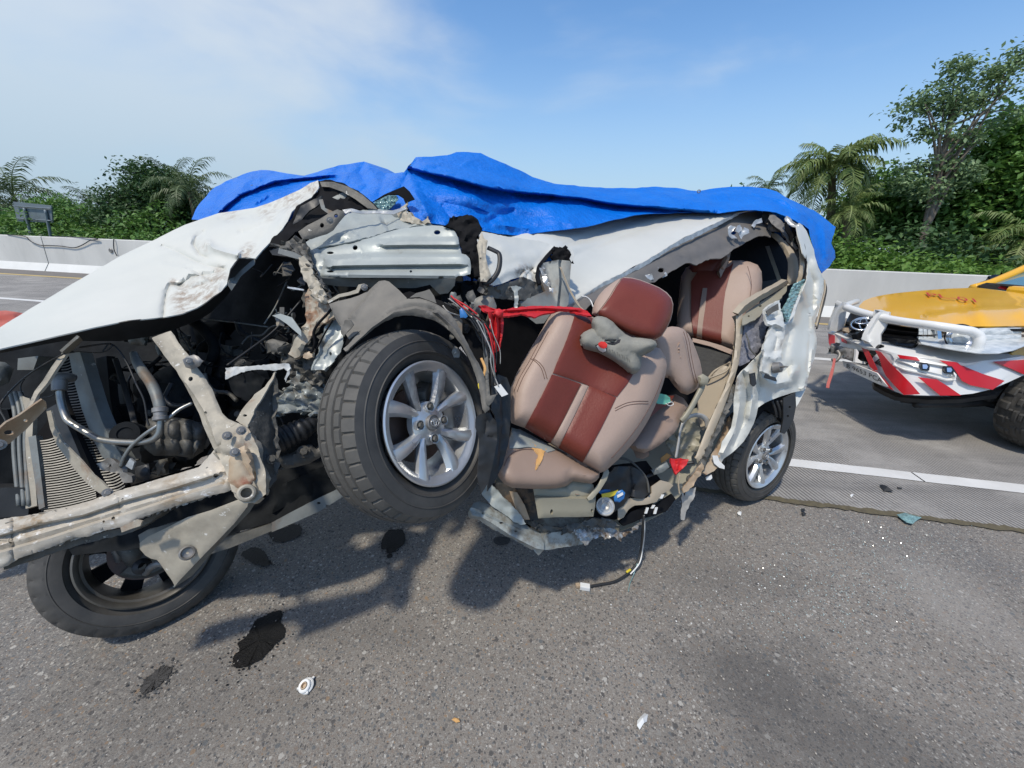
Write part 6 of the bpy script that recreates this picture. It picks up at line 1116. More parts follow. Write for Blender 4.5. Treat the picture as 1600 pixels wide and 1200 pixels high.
R('hinge_cover', [(1090, 588), (1098, 584), (1108, 590), (1106, 600), (1098, 604), (1092, 600)], [(1098, 594, 1.80)], 'trimg', ms, th=.03, step=4, puff=.012, pw=5)
# rear seat
rs_ = seat('rear_seat', 'rearmost maroon and beige seat deep inside the cabin')
RO = [(1056, 520), (1060, 470), (1064, 432), (1072, 418), (1086, 412), (1104, 412), (1120, 414), (1134, 409), (1145, 407), (1158, 407), (1172, 409), (1184, 414), (1190, 424), (1191, 440), (1190, 456), (1186, 475), (1176, 490), (1166, 505), (1158, 525), (1148, 547), (1120, 538), (1085, 528)]
rz = field([(1062, 440, 2.66), (1185, 430, 2.52), (1148, 545, 2.40), (1070, 525, 2.5)]); rl = np.array(RO, float)
def rf2(Q):
    d, _ = seg_dist(Q, rl); return rz(Q)-.09*np.sqrt(np.clip(1-(1-np.clip(d/22, 0, 1))**2, 0, 1))
R('backrest', RO, rf2, 'lea', rs_, th=.12, step=4)
R('insert', [(1080, 440), (1090, 424), (1104, 420), (1124, 424), (1140, 416), (1146, 410), (1140, 430), (1134, 452), (1130, 480), (1128, 510), (1126, 538), (1104, 534), (1084, 527), (1080, 490)], rf2, 'red', rs_, th=.03, step=4, dz=-.018)
R('centre_stripe', [(1098, 450), (1105, 450), (1102, 480), (1098, 508), (1096, 530), (1088, 528), (1091, 500), (1094, 475)], rf2, 'lead', rs_, th=.03, step=4, dz=-.026)
tube('seam', [(1168, 416, 2.43), (1172, 430, 2.42), (1174, 450, 2.41), (1168, 480, 2.38), (1160, 500, 2.37)], .0015, 'thread', rs_, n=5)
R('headrest', [(1076, 430), (1078, 412), (1084, 402), (1100, 398), (1116, 397), (1130, 394), (1142, 392), (1138, 404), (1128, 420), (1118, 436), (1100, 436)], [(1080, 415, 2.62), (1135, 400, 2.54)], 'red', rs_, th=.08, step=5, puff=.05, pw=14)
R('headrest_side', [(1124, 424), (1128, 408), (1134, 398), (1142, 392), (1140, 404), (1134, 418), (1126, 434)], [(1132, 412, 2.47)], 'lead', rs_, th=.03, step=5, puff=.02, pw=6)
R('seat_base', [(1082, 532), (1110, 538), (1146, 552), (1142, 574), (1128, 586), (1108, 596), (1096, 590), (1088, 560)], [(1086, 536, 2.44), (1146, 554, 2.30), (1100, 592, 2.18)], 'carpet', rs_, th=.02, step=6)
R('seat_base_rim', [(1082, 528), (1104, 533), (1128, 540), (1150, 549), (1148, 556), (1138, 552), (1110, 541), (1082, 534)], [(1084, 531, 2.41), (1148, 552, 2.28)], 'lea', rs_, th=.02, step=5)
# ------------------------------------------------------------------ loose things on the wreck
NP = [(925, 501), (927, 497), (933, 494), (940, 494), (947, 496), (958, 503), (967, 513), (977, 522), (988, 527), (1003, 528), (1017, 530), (1024, 533), (1027, 538), (1025, 543), (1018, 549), (1008, 554), (1002, 558), (1002, 564), (1002, 571), (1000, 578), (995, 583), (988, 585), (981, 582), (974, 575), (967, 570), (957, 563), (946, 557), (935, 551), (922, 548), (912, 545), (907, 539), (905, 531), (907, 524), (912, 519), (920, 515), (925, 513), (924, 507)]
nz_ = field([(910, 532, 1.435), (1020, 540, 1.435), (930, 498, 1.44), (990, 580, 1.445)]); nl_ = np.array(NP, float)
def nf(Q):
    d, _ = seg_dist(Q, nl_)
    z = nz_(Q)-.055*np.sqrt(np.clip(1-(1-np.clip(d/15, 0, 1))**2, 0, 1)); a, _ = seg_dist(Q, [(926, 511), (932, 524), (942, 531), (958, 536), (975, 524)], False)
    b, _ = seg_dist(Q, [(988, 552), (1000, 556), (1012, 552)], False); return z+.014*np.exp(-a/3)+.012*np.exp(-b/3)
np_ = R('neck_pillow', NP, nf, 'fleece', None, th=.04, step=3.6, namp=.004, nscale=30)
tag(np_, 'grey bone-shaped neck pillow with a red and black winged badge, lying against the maroon seat', 'pillow')
MT['emr'] = mat('red_embroidery', (.55, .02, .015), .8, bump=.3, bscale=200); MT['emb'] = mat('black_embroidery', (.015, .015, .02), .8); MT['emw'] = mat('white_embroidery', (.6, .58, .55), .8); MT['emg'] = mat('grey_embroidery', (.14, .14, .125), .9)
for nm, ol, m, dz in (('badge_wing', [(942, 531), (956, 531), (970, 530), (968, 535), (960, 538), (950, 537)], 'emb', -.002), ('badge_wing_quill', [(944, 533), (964, 532.5), (962, 535), (950, 535.5)], 'emg', -.0035), ('badge_outline', [(930, 540), (934, 538), (938, 544), (948, 544), (948, 549), (942, 552), (936, 549)], 'emb', -.002),
  ('badge_face', [(932, 541), (936, 539), (947, 545), (947, 549), (942, 551), (936, 548)], 'emw', -.0035), ('badge_cap', [(935, 536), (939, 533.5), (945, 534), (949, 538), (948, 543), (943, 545), (938, 543), (935, 540)], 'emr', -.005)):
    R(nm, ol, nf, m, np_, th=.002, step=2, dz=dz)
for k in range(9):
    x = 952+k*3.8; y = 547+k*1.9; z = float(nf(np.array([[x, y]]))[0])-.0015
    tube('badge_letter', [(x, y-2, z), (x+1.5, y+(-2 if k % 2 else 2), z), (x+2, y+2.5, z)], .0008, 'emg', np_, n=5, sub=2)
mk = R('face_mask', [(1023, 617), (1032, 615), (1041, 617), (1047, 621), (1048, 628), (1040, 632), (1030, 631), (1024, 629), (1021, 623)], [(1024, 622, 1.655), (1048, 625, 1.70)], 'green', None, th=.004, step=3, creases=[('v', [(1023, 622), (1047, 624)], .006, 1.5), ('v', [(1023, 627), (1046, 628)], .006, 1.5)])
tag(mk, 'crumpled green face mask with white ear loops lying on the second row seat', 'face mask')
tube('ear_loop', [(1040, 630, 1.68), (1046, 634, 1.68), (1052, 632, 1.69), (1050, 628, 1.69), (1044, 630, 1.68)], .0016, 'white', mk, n=6)
# red plastic sheet tied between pillar and seat
rd = empty('red_tie', P(772, 490, 1.3)); tag(rd, 'bright red plastic sheet knotted and stretched from the torn door post to the seat', 'cloth')
R('stretched_band', [(748, 477), (758, 477), (772, 483), (785, 486), (800, 481), (830, 478), (860, 478), (885, 479), (905, 481), (918, 486), (925, 494), (912, 492), (895, 488), (870, 487), (850, 490), (835, 496), (815, 490), (795, 494), (780, 494), (768, 490), (756, 485)], [(750, 480, 1.24), (785, 489, 1.28), (850, 484, 1.40), (924, 492, 1.46)], 'redc', rd, th=.006, step=3.5, namp=.004, nscale=40, jag=.5, creases=[('v', [(752, 480), (785, 488), (840, 484), (920, 489)], .014, 2.2), ('v', [(790, 490), (840, 488), (900, 486)], .010, 1.8), ('r', [(790, 485), (850, 481), (905, 484)], -.01, 2)])
R('hanging_tail', [(764, 487), (775, 486), (786, 490), (787, 505), (786, 520), (783, 534), (779, 545), (774, 551), (768, 545), (764, 535), (766, 520), (768, 505)], [(770, 488, 1.25), (780, 520, 1.27), (774, 550, 1.26)], 'redc', rd, th=.006, step=3, namp=.003, nscale=50, creases=[('v', [(772, 490), (772, 520), (770, 546)], .016, 2), ('v', [(779, 490), (781, 520), (776, 548)], .016, 2), ('r', [(776, 490), (777, 520), (773, 546)], -.01, 2)])
R('knot', [(772, 484), (780, 482), (787, 486), (786, 494), (778, 497), (771, 492)], [(779, 489, 1.24)], 'redc', rd, th=.02, step=2.5, puff=.016, pw=5, namp=.006, nscale=60)
rc2 = R('red_cloth_scrap', [(1048, 716), (1056, 718), (1064, 717), (1076, 718), (1072, 727), (1064, 733), (1056, 741), (1051, 732), (1048, 724)], [(1060, 725, 1.82)], 'redc', None, th=.008, step=3, namp=.006, nscale=60, creases=[('v', [(1056, 718), (1056, 738)], .008, 1.5), ('v', [(1064, 718), (1060, 734)], .008, 1.5)])
tag(rc2, 'small pointed red cloth scrap below the clear hose loop at the torn sill', 'cloth scrap')
can = empty('drink_packet', P(950, 785, 1.55)); tag(can, 'shiny blue, gold and silver packet crushed under the front seat', 'packet')
lathe('silver_end', [(0, -.002), (.014, 0), (.016, .002), (.022, .0), (.024, .003), (.032, .001), (.036, .004), (.038, -.01)], P(946, 791, 1.55), cdir(-.1, .35, .9), 'silver', can, 28)
R('blue_label', [(959, 777), (964, 768), (972, 765), (977, 770), (975, 779), (968, 785), (960, 784)], [(968, 775, 1.56)], 'bluep', can, th=.01, step=3, puff=.006, pw=4)
R('blue_label', [(934, 768), (945, 765), (954, 766), (952, 772), (940, 773)], [(944, 769, 1.58)], 'bluep', can, th=.008, step=4)
R('gold_band', [(940, 772), (955, 769), (966, 766), (962, 773), (950, 778), (941, 778)], [(950, 773, 1.56)], 'yellowp', can, th=.006, step=4)
R('white_lettering', [(964, 774), (973, 769), (974, 773), (965, 778)], [(968, 774, 1.552)], 'white', can, th=.002, step=3, dz=-.006)
# tarpaulin
_r = random.Random(42); WR = []
for _ in range(170):
    x, y = _r.uniform(310, 1290), _r.uniform(245, 360); a = _r.uniform(-.9, .9)+(.35 if x > 640 else -.4); l = _r.uniform(8, 50)
    WR.append((_r.choice('rv'), [(x, y), (x+l*.5*math.cos(a), y+l*.5*math.sin(a)+_r.uniform(-3, 3)), (x+l*math.cos(a), y+l*math.sin(a))], _r.uniform(-.026, .026), _r.uniform(1.8, 5)))
TA = [(300, 342, 1.95), (335, 290, 2.1), (408, 266, 2.25), (390, 320, 1.92), (475, 274, 2.2), (568, 251, 2.25), (601, 270, 2.1), (560, 320, 1.75), (650, 246, 2.15), (713, 239, 2.25), (640, 300, 1.75), (690, 330, 1.72), (755, 361, 1.80), (820, 366, 1.95), (790, 255, 2.3), (832, 276, 2.4), (740, 300, 1.85), (907, 291, 2.6), (930, 351, 2.15), (880, 320, 2.15), (995, 294, 2.8), (1000, 334, 2.32), (1092, 298, 2.9), (1125, 333, 2.45), (1174, 292, 2.95), (1203, 328, 2.52), (1213, 299, 2.9), (1271, 328, 2.85), (1248, 348, 2.45), (1307, 354, 2.8), (1284, 427, 2.58), (1275, 400, 2.50)]
TO = [(300, 343), (307, 329), (314, 318), (325, 303), (335, 291), (352, 282), (370, 276), (390, 270), (408, 266), (428, 268), (450, 272), (475, 274), (496, 268), (517, 262), (545, 256), (568, 251), (585, 261), (601, 270), (616, 269), (631, 269), (640, 257), (650, 246), (675, 245), (699, 243), (713, 239), (732, 238), (751, 239), (770, 247), (790, 255), (810, 265), (832, 276), (850, 281), (865, 286), (886, 289), (907, 291), (950, 293), (995, 294), (1025, 292), (1057, 293), (1080, 297), (1092, 298), (1109, 295), (1140, 292), (1174, 292), (1195, 294), (1213, 299), (1235, 312), (1252, 320), (1271, 328), (1290, 341), (1307, 354), (1303, 366), (1299, 380), (1304, 392), (1305, 403), (1296, 416), (1284, 427), (1278, 414), (1274, 402), (1270, 380), (1265, 358), (1257, 352), (1248, 348), (1238, 342), (1226, 337), (1214, 332), (1203, 330), (1180, 328), (1157, 329), (1125, 333), (1100, 333), (1076, 332), (1040, 333), (995, 336), (960, 343), (930, 351), (900, 356), (865, 361), (840, 364), (810, 367), (780, 365), (755, 361), (725, 356), (700, 352), (685, 349), (668, 347), (650, 343), (642, 332), (636, 321), (620, 330), (590, 340), (555, 345), (520, 345), (480, 335), (440, 330), (400, 340), (350, 348)]
def top(q):
    return (q[1] < 300 and q[0] < 1200) or (q[0] >= 1200 and q[1] < 362 and q[1] < 300+(q[0]-1200)*.58) or (q[0] < 340 and q[1] < 345)
tp = R('blue_tarpaulin', TO, TA, 'tarp', None, th=.003, step=4.2, namp=.014, nscale=4.2, skirt=(top, [(.06, .25, .0), (.12, .7, -.06), (.2, 1.15, -.4), (.22, 1.3, -.9)]),
  creases=WR+[('f', [(640, 262), (685, 274), (720, 283), (755, 293), (800, 300), (860, 305), (900, 310), (950, 318), (995, 323), (1050, 327), (1095, 330)], .10, 16), ('r', [(650, 250), (700, 268), (760, 282), (840, 292), (920, 300), (1000, 308), (1100, 312)], -.05, 11), ('f', [(350, 327), (375, 305), (405, 293), (440, 283), (475, 279), (520, 275)], .05, 9), ('v', [(568, 252), (560, 270), (574, 292), (560, 300)], .05, 6), ('r', [(568, 252), (590, 285), (612, 300)], -.03, 6), ('v', [(601, 271), (596, 292), (590, 310)], .04, 6), ('r', [(633, 268), (650, 300), (668, 335)], -.04, 7), ('v', [(650, 247), (634, 275), (622, 300)], .05, 5),
  ('v', [(634, 285), (660, 305), (700, 325), (760, 335)], .02, 6), ('r', [(640, 300), (700, 345)], -.014, 6), ('r', [(700, 300), (780, 318), (860, 325)], -.03, 10), ('v', [(680, 312), (760, 332), (850, 340)], .02, 7), ('v', [(720, 262), (770, 268), (830, 285)], .03, 8), ('f', [(980, 300), (1057, 300), (1105, 303), (1140, 298)], -.035, 5), ('v', [(1180, 306), (1230, 322), (1262, 345)], .04, 5), ('r', [(1150, 300), (1220, 312), (1275, 345)], -.03, 7), ('v', [(1273, 350), (1282, 380), (1290, 410)], .03, 6), ('r', [(1286, 350), (1292, 380), (1288, 420)], -.03, 6),
  ('v', [(700, 352), (730, 345), (800, 352), (860, 352)], .012, 3), ('v', [(455, 285), (500, 280), (540, 262)], .03, 5), ('r', [(420, 280), (470, 288), (530, 290)], -.02, 6), ('r', [(540, 275), (510, 300), (500, 330)], -.03, 8), ('v', [(350, 300), (340, 320), (330, 340)], .02, 6)])
tag(tp, 'bright blue tarpaulin bunched over the roof and bonnet of the wrecked van', 'tarpaulin')
lathe('eyelet', [(.006, 0), (.008, .002), (.012, .001), (.013, -.002)], P(395, 293, 2.06), EYE-P(395, 293, 2.1), 'steel', tp, 14)
lathe('eyelet', [(.006, 0), (.008, .002), (.012, .001), (.013, -.002)], P(1092, 299, 2.80), EYE-P(1092, 299, 2.9), 'steel', tp, 14)
wb = R('windscreen_remnant', [(583, 318), (590, 312), (600, 306), (610, 303), (618, 304), (623, 311), (614, 322), (604, 328), (592, 329)], [(590, 318, 1.62), (620, 306, 1.66)], 'glassc', van, th=.008, step=2.6, namp=.010, nscale=90, smooth=False)
R('black_shard', [(581, 316), (600, 304), (616, 297), (631, 291), (640, 299), (648, 311), (640, 314), (634, 318), (630, 309), (622, 304), (606, 304)], [(585, 314, 1.58), (645, 310, 1.62)], 'black', th=.006, step=4)
R('torn_scuttle_end', [(618, 330), (628, 322), (636, 315), (634, 330), (645, 335), (660, 346), (668, 338), (674, 350), (650, 350), (625, 345)], [(620, 330, 1.52), (672, 348, 1.42)], 'tan', th=.004, step=3, namp=.012, nscale=50, jag=1.2)
# ------------------------------------------------------------------ yellow pickup truck
MT['ypaint'] = mat('yellow_truck_paint', (.80, .42, .008), .32, 0, (.74, .38, .008), 3, coat=.5, spec=.5)
MT['twhite'] = mat('white_bull_bar_paint', (.74, .74, .72), .35, 0, (.68, .68, .66), 4, coat=.3, dirt=.76)
MT['tred'] = mat('red_reflective_tape', (.55, .010, .018), .35, 0, (.42, .008, .014), 5)
MT['grille'] = mat('black_grille', (.006, .006, .007), .28); MT['chrome'] = mat('chrome', (.65, .67, .68), .12, 1.0)
MT['lens'] = mat('clear_lamp_lens', (.74, .75, .73), .3, .0, (.30, .34, .36), 16, coat=.2, spec=.6, stretch=(1, 1, 4))
MT['wglass'] = mat('tinted_windscreen', (.10, .22, .22), .05, .1, (.08, .17, .18), 3, coat=1, spec=.9)
MT['pink'] = mat('pink_cloth', (.80, .03, .09), .7)
trk = empty('pickup_truck', G(1600, 712)+Vector((.3, .5, 0))); tag(trk, 'yellow pickup truck with a white bull bar in red stripes and a front winch', 'pickup truck')
def K_(name, ol, an, m, par=None, **k): return region(name, ol, an, m, par or trk, **k)
BUA = [(1296, 530, 4.0), (1318, 560, 3.72), (1345, 560, 3.52), (1376, 590, 3.30), (1400, 560, 3.16), (1400, 605, 3.14), (1450, 560, 3.02), (1450, 615, 3.02), (1530, 560, 2.92), (1540, 612, 2.92), (1600, 570, 3.0), (1640, 570, 3.12)]
bu = field(BUA)
K_('bumper_lower', [(1366, 556), (1376, 548), (1392, 553), (1402, 566), (1440, 577), (1500, 590), (1560, 594), (1600, 572), (1640, 556), (1640, 566), (1600, 586), (1576, 597), (1550, 608), (1520, 615), (1490, 618), (1450, 618), (1412, 617), (1400, 612), (1386, 604), (1374, 596), (1366, 585), (1355, 572)], bu, 'twhite', th=.05, step=6)
K_('bumper_upper', [(1294, 518), (1300, 520), (1330, 532), (1352, 541), (1372, 544), (1391, 550), (1410, 555), (1447, 559), (1485, 563), (1509, 567), (1530, 564), (1560, 562), (1600, 556), (1640, 548), (1640, 560), (1600, 575), (1560, 596), (1500, 592), (1440, 578), (1402, 567), (1392, 553), (1376, 549), (1352, 546), (1340, 548), (1320, 542), (1306, 540), (1298, 545), (1294, 532)], bu, 'twhite', th=.05, step=6, creases=[('f', [(1396, 562), (1450, 582), (1500, 592), (1560, 598)], .02, 8)])
K_('bumper_shelf', [(1298, 518), (1312, 516), (1340, 530), (1362, 536), (1372, 536), (1380, 534), (1425, 540), (1436, 538), (1480, 542), (1511, 549), (1541, 553), (1585, 552), (1604, 557), (1560, 563), (1530, 565), (1509, 568), (1485, 564), (1447, 560), (1410, 556), (1391, 551), (1372, 545), (1352, 542), (1330, 533)], [(1298, 518, 4.02), (1376, 530, 3.50), (1376, 548, 3.30), (1440, 540, 3.22), (1447, 560, 3.02), (1541, 553, 3.05), (1530, 565, 2.91), (1604, 549, 3.12), (1600, 558, 3.0)], 'twhite', th=.02, step=6)
K_('lamp_recess', [(1397, 560), (1420, 562), (1440, 566), (1478, 572), (1492, 586), (1494, 594), (1480, 594), (1440, 583), (1412, 577), (1397, 570)], bu, 'twhite', th=.01, step=5, dz=-.006, edge=-.02, ew=3, creases=[('r', [(1405, 568), (1480, 584)], .05, 6)])
red = [[(1294, 521), (1304, 524), (1304, 540), (1299, 545), (1295, 536)], [(1314, 528), (1323, 532), (1323, 537), (1315, 534)],
 [(1344, 539), (1354, 543), (1360, 555), (1366, 568), (1371, 578), (1366, 579), (1359, 573), (1353, 558)],
 [(1367, 547), (1376, 550), (1384, 560), (1394, 571), (1408, 584), (1424, 600), (1438, 616), (1412, 617), (1397, 602), (1384, 587), (1378, 574), (1374, 560)],
 [(1361, 577), (1370, 581), (1384, 595), (1396, 610), (1388, 606), (1376, 596)],
 [(1402, 554), (1432, 558), (1438, 564), (1406, 560)],
 [(1434, 589), (1464, 593), (1482, 604), (1502, 618), (1469, 618), (1452, 604)],
 [(1468, 563), (1495, 566), (1508, 573), (1535, 584), (1570, 595), (1551, 609), (1517, 602), (1503, 595), (1492, 578), (1480, 570)],
 [(1552, 565), (1600, 562), (1640, 556), (1640, 570), (1600, 585), (1580, 576)]]
for ol in red: K_('red_stripe', ol, bu, 'tred', th=.003, step=4, dz=-.026)
for x, y in ((1445, 573), (1483, 578)):
    K_('marker_lamp', [(x-7, y-6), (x+4, y-6), (x+8, y-1), (x+7, y+6), (x-4, y+5), (x-7, y+1)], bu, 'grille', th=.03, step=4, dz=-.03)
    K_('lamp_lens', [(x-3.5, y-3.5), (x+3, y-3.5), (x+5, y), (x+3, y+3.5), (x-3, y+3)], bu, 'chrome', th=.01, step=3, dz=-.036)
tb = [(1322, 480, 3.80), (1345, 488, 3.60), (1380, 497, 3.36), (1420, 504, 3.16), (1460, 509, 3.0), (1500, 515, 2.92), (1518, 518, 2.90), (1529, 525, 2.89), (1530, 535, 2.89), (1524, 550, 2.92)]
tube('bull_bar_tube', tb, .034, 'twhite', trk, n=14)
K_('bull_bar_upright', [(1369, 490), (1376, 486), (1390, 487), (1386, 500), (1384, 510), (1376, 522), (1376, 545), (1378, 550), (1370, 548), (1358, 535), (1346, 530), (1348, 522), (1356, 506)], [(1372, 490, 3.36), (1350, 530, 3.42), (1378, 548, 3.34)], 'twhite', th=.05, step=5, creases=[('f', [(1376, 490), (1356, 523), (1358, 536)], -.02, 10)])
K_('bull_bar_upright', [(1310, 478), (1316, 472), (1326, 475), (1322, 490), (1320, 505), (1318, 522), (1304, 518), (1296, 515), (1298, 505)], [(1314, 478, 3.82), (1300, 515, 3.92)], 'twhite', th=.05, step=5, creases=[('f', [(1316, 476), (1304, 505), (1303, 516)], -.02, 10)])
tube('bull_bar_tube', [(1320, 478, 3.85), (1330, 474, 4.0), (1339, 471, 4.2)], .03, 'twhite', trk, n=10)
K_('grille', [(1330, 486), (1345, 485), (1356, 488), (1378, 496), (1384, 499), (1410, 505), (1436, 509), (1434, 524), (1434, 536), (1424, 541), (1400, 538), (1376, 530), (1350, 530), (1330, 525), (1318, 515), (1322, 502)], [(1325, 500, 3.9), (1376, 515, 3.54), (1434, 520, 3.27)], 'grille', th=.05, step=5, creases=[('r', [(1320, 502), (1376, 514), (1434, 521)], -.04, 3), ('r', [(1322, 512), (1376, 525), (1430, 532)], -.04, 3), ('v', [(1320, 508), (1376, 520), (1434, 527)], .03, 2)])
bc = P(1349, 506, 3.50); bx = cdir(-.62, 0, .78)
def eln(rx, ry, oy, r): 
    up = (AY-bx*AY.dot(bx)).normalized(); rt = up.cross(bx)
    tube('emblem_ring', [bc+up*oy+rt*rx*math.cos(t*math.pi/10)+up*ry*math.sin(t*math.pi/10) for t in range(21)], r, 'chrome', trk, n=8, sub=1, raw=True)
eln(.085, .056, 0, .008); eln(.026, .053, 0, .006); eln(.056, .022, .024, .006)
K_('headlight', [(1432, 512), (1448, 510), (1480, 512), (1520, 512), (1560, 511), (1592, 510), (1600, 510), (1640, 508), (1640, 534), (1600, 541), (1585, 547), (1560, 552), (1530, 552), (1500, 548), (1470, 543), (1440, 537), (1433, 526)], [(1434, 520, 3.34), (1500, 530, 3.12), (1600, 525, 3.10), (1640, 520, 3.16)], 'lens', th=.006, step=4, puff=.012, pw=5, creases=[('v', [(1468, 512), (1474, 530), (1470, 543)], .02, 2), ('v', [(1436, 524), (1466, 527)], .012, 1.5)])
HZ = 3.0; hax = cdir(-.25, .05, .95)
lathe('headlight_ring', [(.098, -.01), (.106, .002), (.102, .008), (.094, .0)], P(1501, 527, HZ), hax, 'grille', trk, 36)
lathe('headlight_bowl', [(.094, .004), (.078, -.012), (.062, -.018), (.058, .0)], P(1501, 527, HZ), hax, 'chrome', trk, 36)
lathe('headlight_bulb', [(.058, .0), (.05, .014), (.03, .024), (.0, .028)], P(1501, 527, HZ), hax, 'lens', trk, 28)
for k in range(4):
    for q in range(2): K_('lamp_segment', [(1436+k*7, 512+q*14), (1442+k*7, 512+q*14), (1442+k*7, 523+q*12), (1436+k*7, 523+q*12)], [(1450, 520, 3.19)], 'lens', th=.01, step=3, puff=.004, pw=3)
K_('indicator_reflector', [(1452, 532), (1462, 533), (1462, 539), (1453, 538)], [(1457, 536, 3.17)], 'tred', th=.01, step=3)
K_('lamp_divider', [(1464, 512), (1470, 512), (1473, 540), (1467, 540)], [(1468, 520, 3.15)], 'chrome', th=.02, step=4)
for k in range(3): K_('lamp_reflector', [(1530, 513+k*10), (1560, 512+k*11), (1596, 512+k*10), (1596, 521+k*9), (1560, 523+k*10), (1532, 523+k*10)], [(1560, 520, 3.045)], 'lens', th=.01, step=5, puff=.01, pw=4)
K_('bonnet_gap', [(1384, 500), (1429, 507), (1466, 510.5), (1528, 511), (1600, 511), (1640, 510), (1640, 513), (1600, 514), (1528, 514), (1466, 513), (1429, 510), (1384, 503)], [(1384, 500, 3.58), (1466, 511, 3.2), (1600, 512, 3.06)], 'grille', th=.02, step=6)
K_('lamp_trim', [(1552, 548), (1568, 540), (1585, 536), (1600, 533), (1600, 541), (1585, 548), (1560, 553)], [(1575, 545, 3.06)], 'grille', th=.02, step=5)
HD = [(1470, 496, 3.32), (1530, 487, 3.29), (1600, 483, 3.29), (1660, 482, 3.29), (1342, 478, 4.0), (1380, 462, 4.35), (1440, 448, 4.8), (1500, 440, 5.0), (1528, 448, 4.7), (1600, 462, 4.1), (1440, 505, 3.28), (1380, 490, 3.62), (1520, 509, 3.20), (1600, 509, 3.18), (1480, 509, 3.24), (1500, 477, 3.68), (1640, 474, 3.75)]
hd = field(HD)
K_('bonnet', [(1342, 478), (1350, 470), (1362, 465), (1380, 461), (1400, 458), (1440, 454), (1480, 451), (1510, 450), (1524, 449), (1556, 453), (1600, 459), (1660, 466), (1700, 490), (1690, 510), (1600, 509), (1560, 510), (1520, 510), (1480, 510), (1440, 508), (1410, 504), (1392, 498), (1376, 494), (1358, 488), (1344, 484)], hd, 'ypaint', th=.03, step=7, creases=[('f', [(1452, 493), (1480, 487), (1530, 482), (1600, 478), (1660, 476)], -.085, 12), ('v', [(1352, 476), (1380, 470), (1420, 463), (1480, 456)], .02, 5), ('r', [(1440, 460), (1500, 457), (1560, 458)], .03, 7)])
def hoodtext(s, x0, y0, x1, y1, size):
    c = bpy.data.curves.new('t', 'FONT'); c.body = s; c.size = 1; c.align_x = 'LEFT'; c.extrude = .0; c.resolution_u = 3
    o = bpy.data.objects.new('t', c); C.objects.link(o); bpy.context.view_layer.update(); me = o.to_mesh(); V = [tuple(v.co) for v in me.vertices]; F = [tuple(p.vertices) for p in me.polygons]
    o.to_mesh_clear(); bpy.data.objects.remove(o); return V, F
V, F = hoodtext('PL-01', 0, 0, 0, 0, 1)
xm = max(v[0] for v in V)
# lettering reads from in front of the truck: runs back along the bonnet
from mathutils.bvhtree import BVHTree
bo_ = [o for o in trk.children if o.name.startswith('bonnet')][0]; bl_ = wloc(bo_)
bvh = BVHTree.FromPolygons([v.co+bl_ for v in bo_.data.vertices], [tuple(p.vertices) for p in bo_.data.polygons])
V2 = []
for x, y, z in V:
    X = 1445+(x/xm)*78; Y = 461+(x/xm)*10.5-(y-.35)*8.5; X2 = X-(y-.35)*7; d = (P(X2, Y, 1)-EYE).normalized(); h = bvh.ray_cast(EYE, d)
    V2.append((h[0] if h[0] else P(X2, Y, 3.9))-d*.06+Vector((0, 0, .013)))
mesh('bonnet_lettering', V2, F, 'tred', trk)
K_('front_wing', [(1580, 552), (1600, 541), (1640, 532), (1700, 510), (1760, 480), (1900, 500), (1900, 640), (1760, 600), (1720, 560), (1660, 548), (1620, 560), (1600, 574), (1590, 566)], [(1590, 556, 3.04), (1700, 530, 3.15), (1900, 560, 3.2)], 'ypaint', th=.02, step=10)
# cab: windscreen, pillars, roof, doors run on to the right
K_('windscreen', [(1524, 449), (1548, 443), (1556, 437), (1600, 420), (1660, 396), (1720, 376), (1800, 380), (1760, 420), (1720, 470), (1660, 466), (1600, 458), (1560, 452)], [(1530, 448, 5.0), (1600, 424, 5.1), (1700, 380, 5.2), (1720, 468, 4.2), (1600, 456, 4.6), (1790, 382, 4.7)], 'wglass', th=.01, step=8)
K_('cowl', [(1524, 449), (1540, 444), (1552, 445), (1580, 447), (1600, 449), (1700, 462), (1700, 472), (1620, 460), (1600, 458), (1560, 453)], [(1530, 448, 4.94), (1600, 454, 4.56), (1700, 468, 4.2)], 'dark', th=.02, step=7)
tube('windscreen_pillar', [(1520, 450, 5.02), (1548, 442, 5.02), (1575, 431, 5.06), (1600, 420, 5.1), (1660, 394, 5.15), (1720, 372, 5.2)], .05, 'ypaint', trk)
tube('windscreen_pillar', [(1722, 470, 4.15), (1770, 420, 4.4), (1800, 380, 4.7)], .05, 'ypaint', trk)
K_('door_mirror', [(1545, 438), (1550, 433), (1562, 430), (1578, 428), (1582, 430), (1566, 436), (1552, 440), (1546, 441)], [(1560, 434, 5.2)], 'grille', th=.1, step=4, puff=.05, pw=5)
K_('cab_roof', [(1722, 372), (1900, 340), (2000, 330), (2000, 360), (1900, 372), (1800, 382)], [(1722, 372, 5.2), (1900, 345, 5.6), (1800, 380, 4.7), (1990, 355, 5.0)], 'ypaint', th=.04, step=16)
K_('cab_side', [(1725, 472), (1800, 384), (1960, 372), (2200, 380), (2200, 640), (1960, 640), (1900, 600), (1880, 500)], [(1725, 472, 4.1), (1800, 384, 4.65), (2200, 400, 4.2), (1960, 620, 3.3)], 'ypaint', th=.04, step=20)
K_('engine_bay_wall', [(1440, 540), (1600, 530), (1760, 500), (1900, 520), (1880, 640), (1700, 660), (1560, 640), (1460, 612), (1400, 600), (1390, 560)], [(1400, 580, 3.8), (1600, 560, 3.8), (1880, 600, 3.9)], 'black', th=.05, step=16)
pk = K_('x', [(1570, 452), (1562, 449), (1568, 446), (1580, 446), (1580, 449), (1582, 452)], [(1570, 450, 4.66)], 'pink', th=.02, step=3, namp=.01); pk.name = 'pink_cloth'; mwp = pk.parent
pk.parent = None; pk.location = (0, 0, 0); tag(pk, 'small bright pink cloth lying at the foot of the yellow truck windscreen', 'cloth')
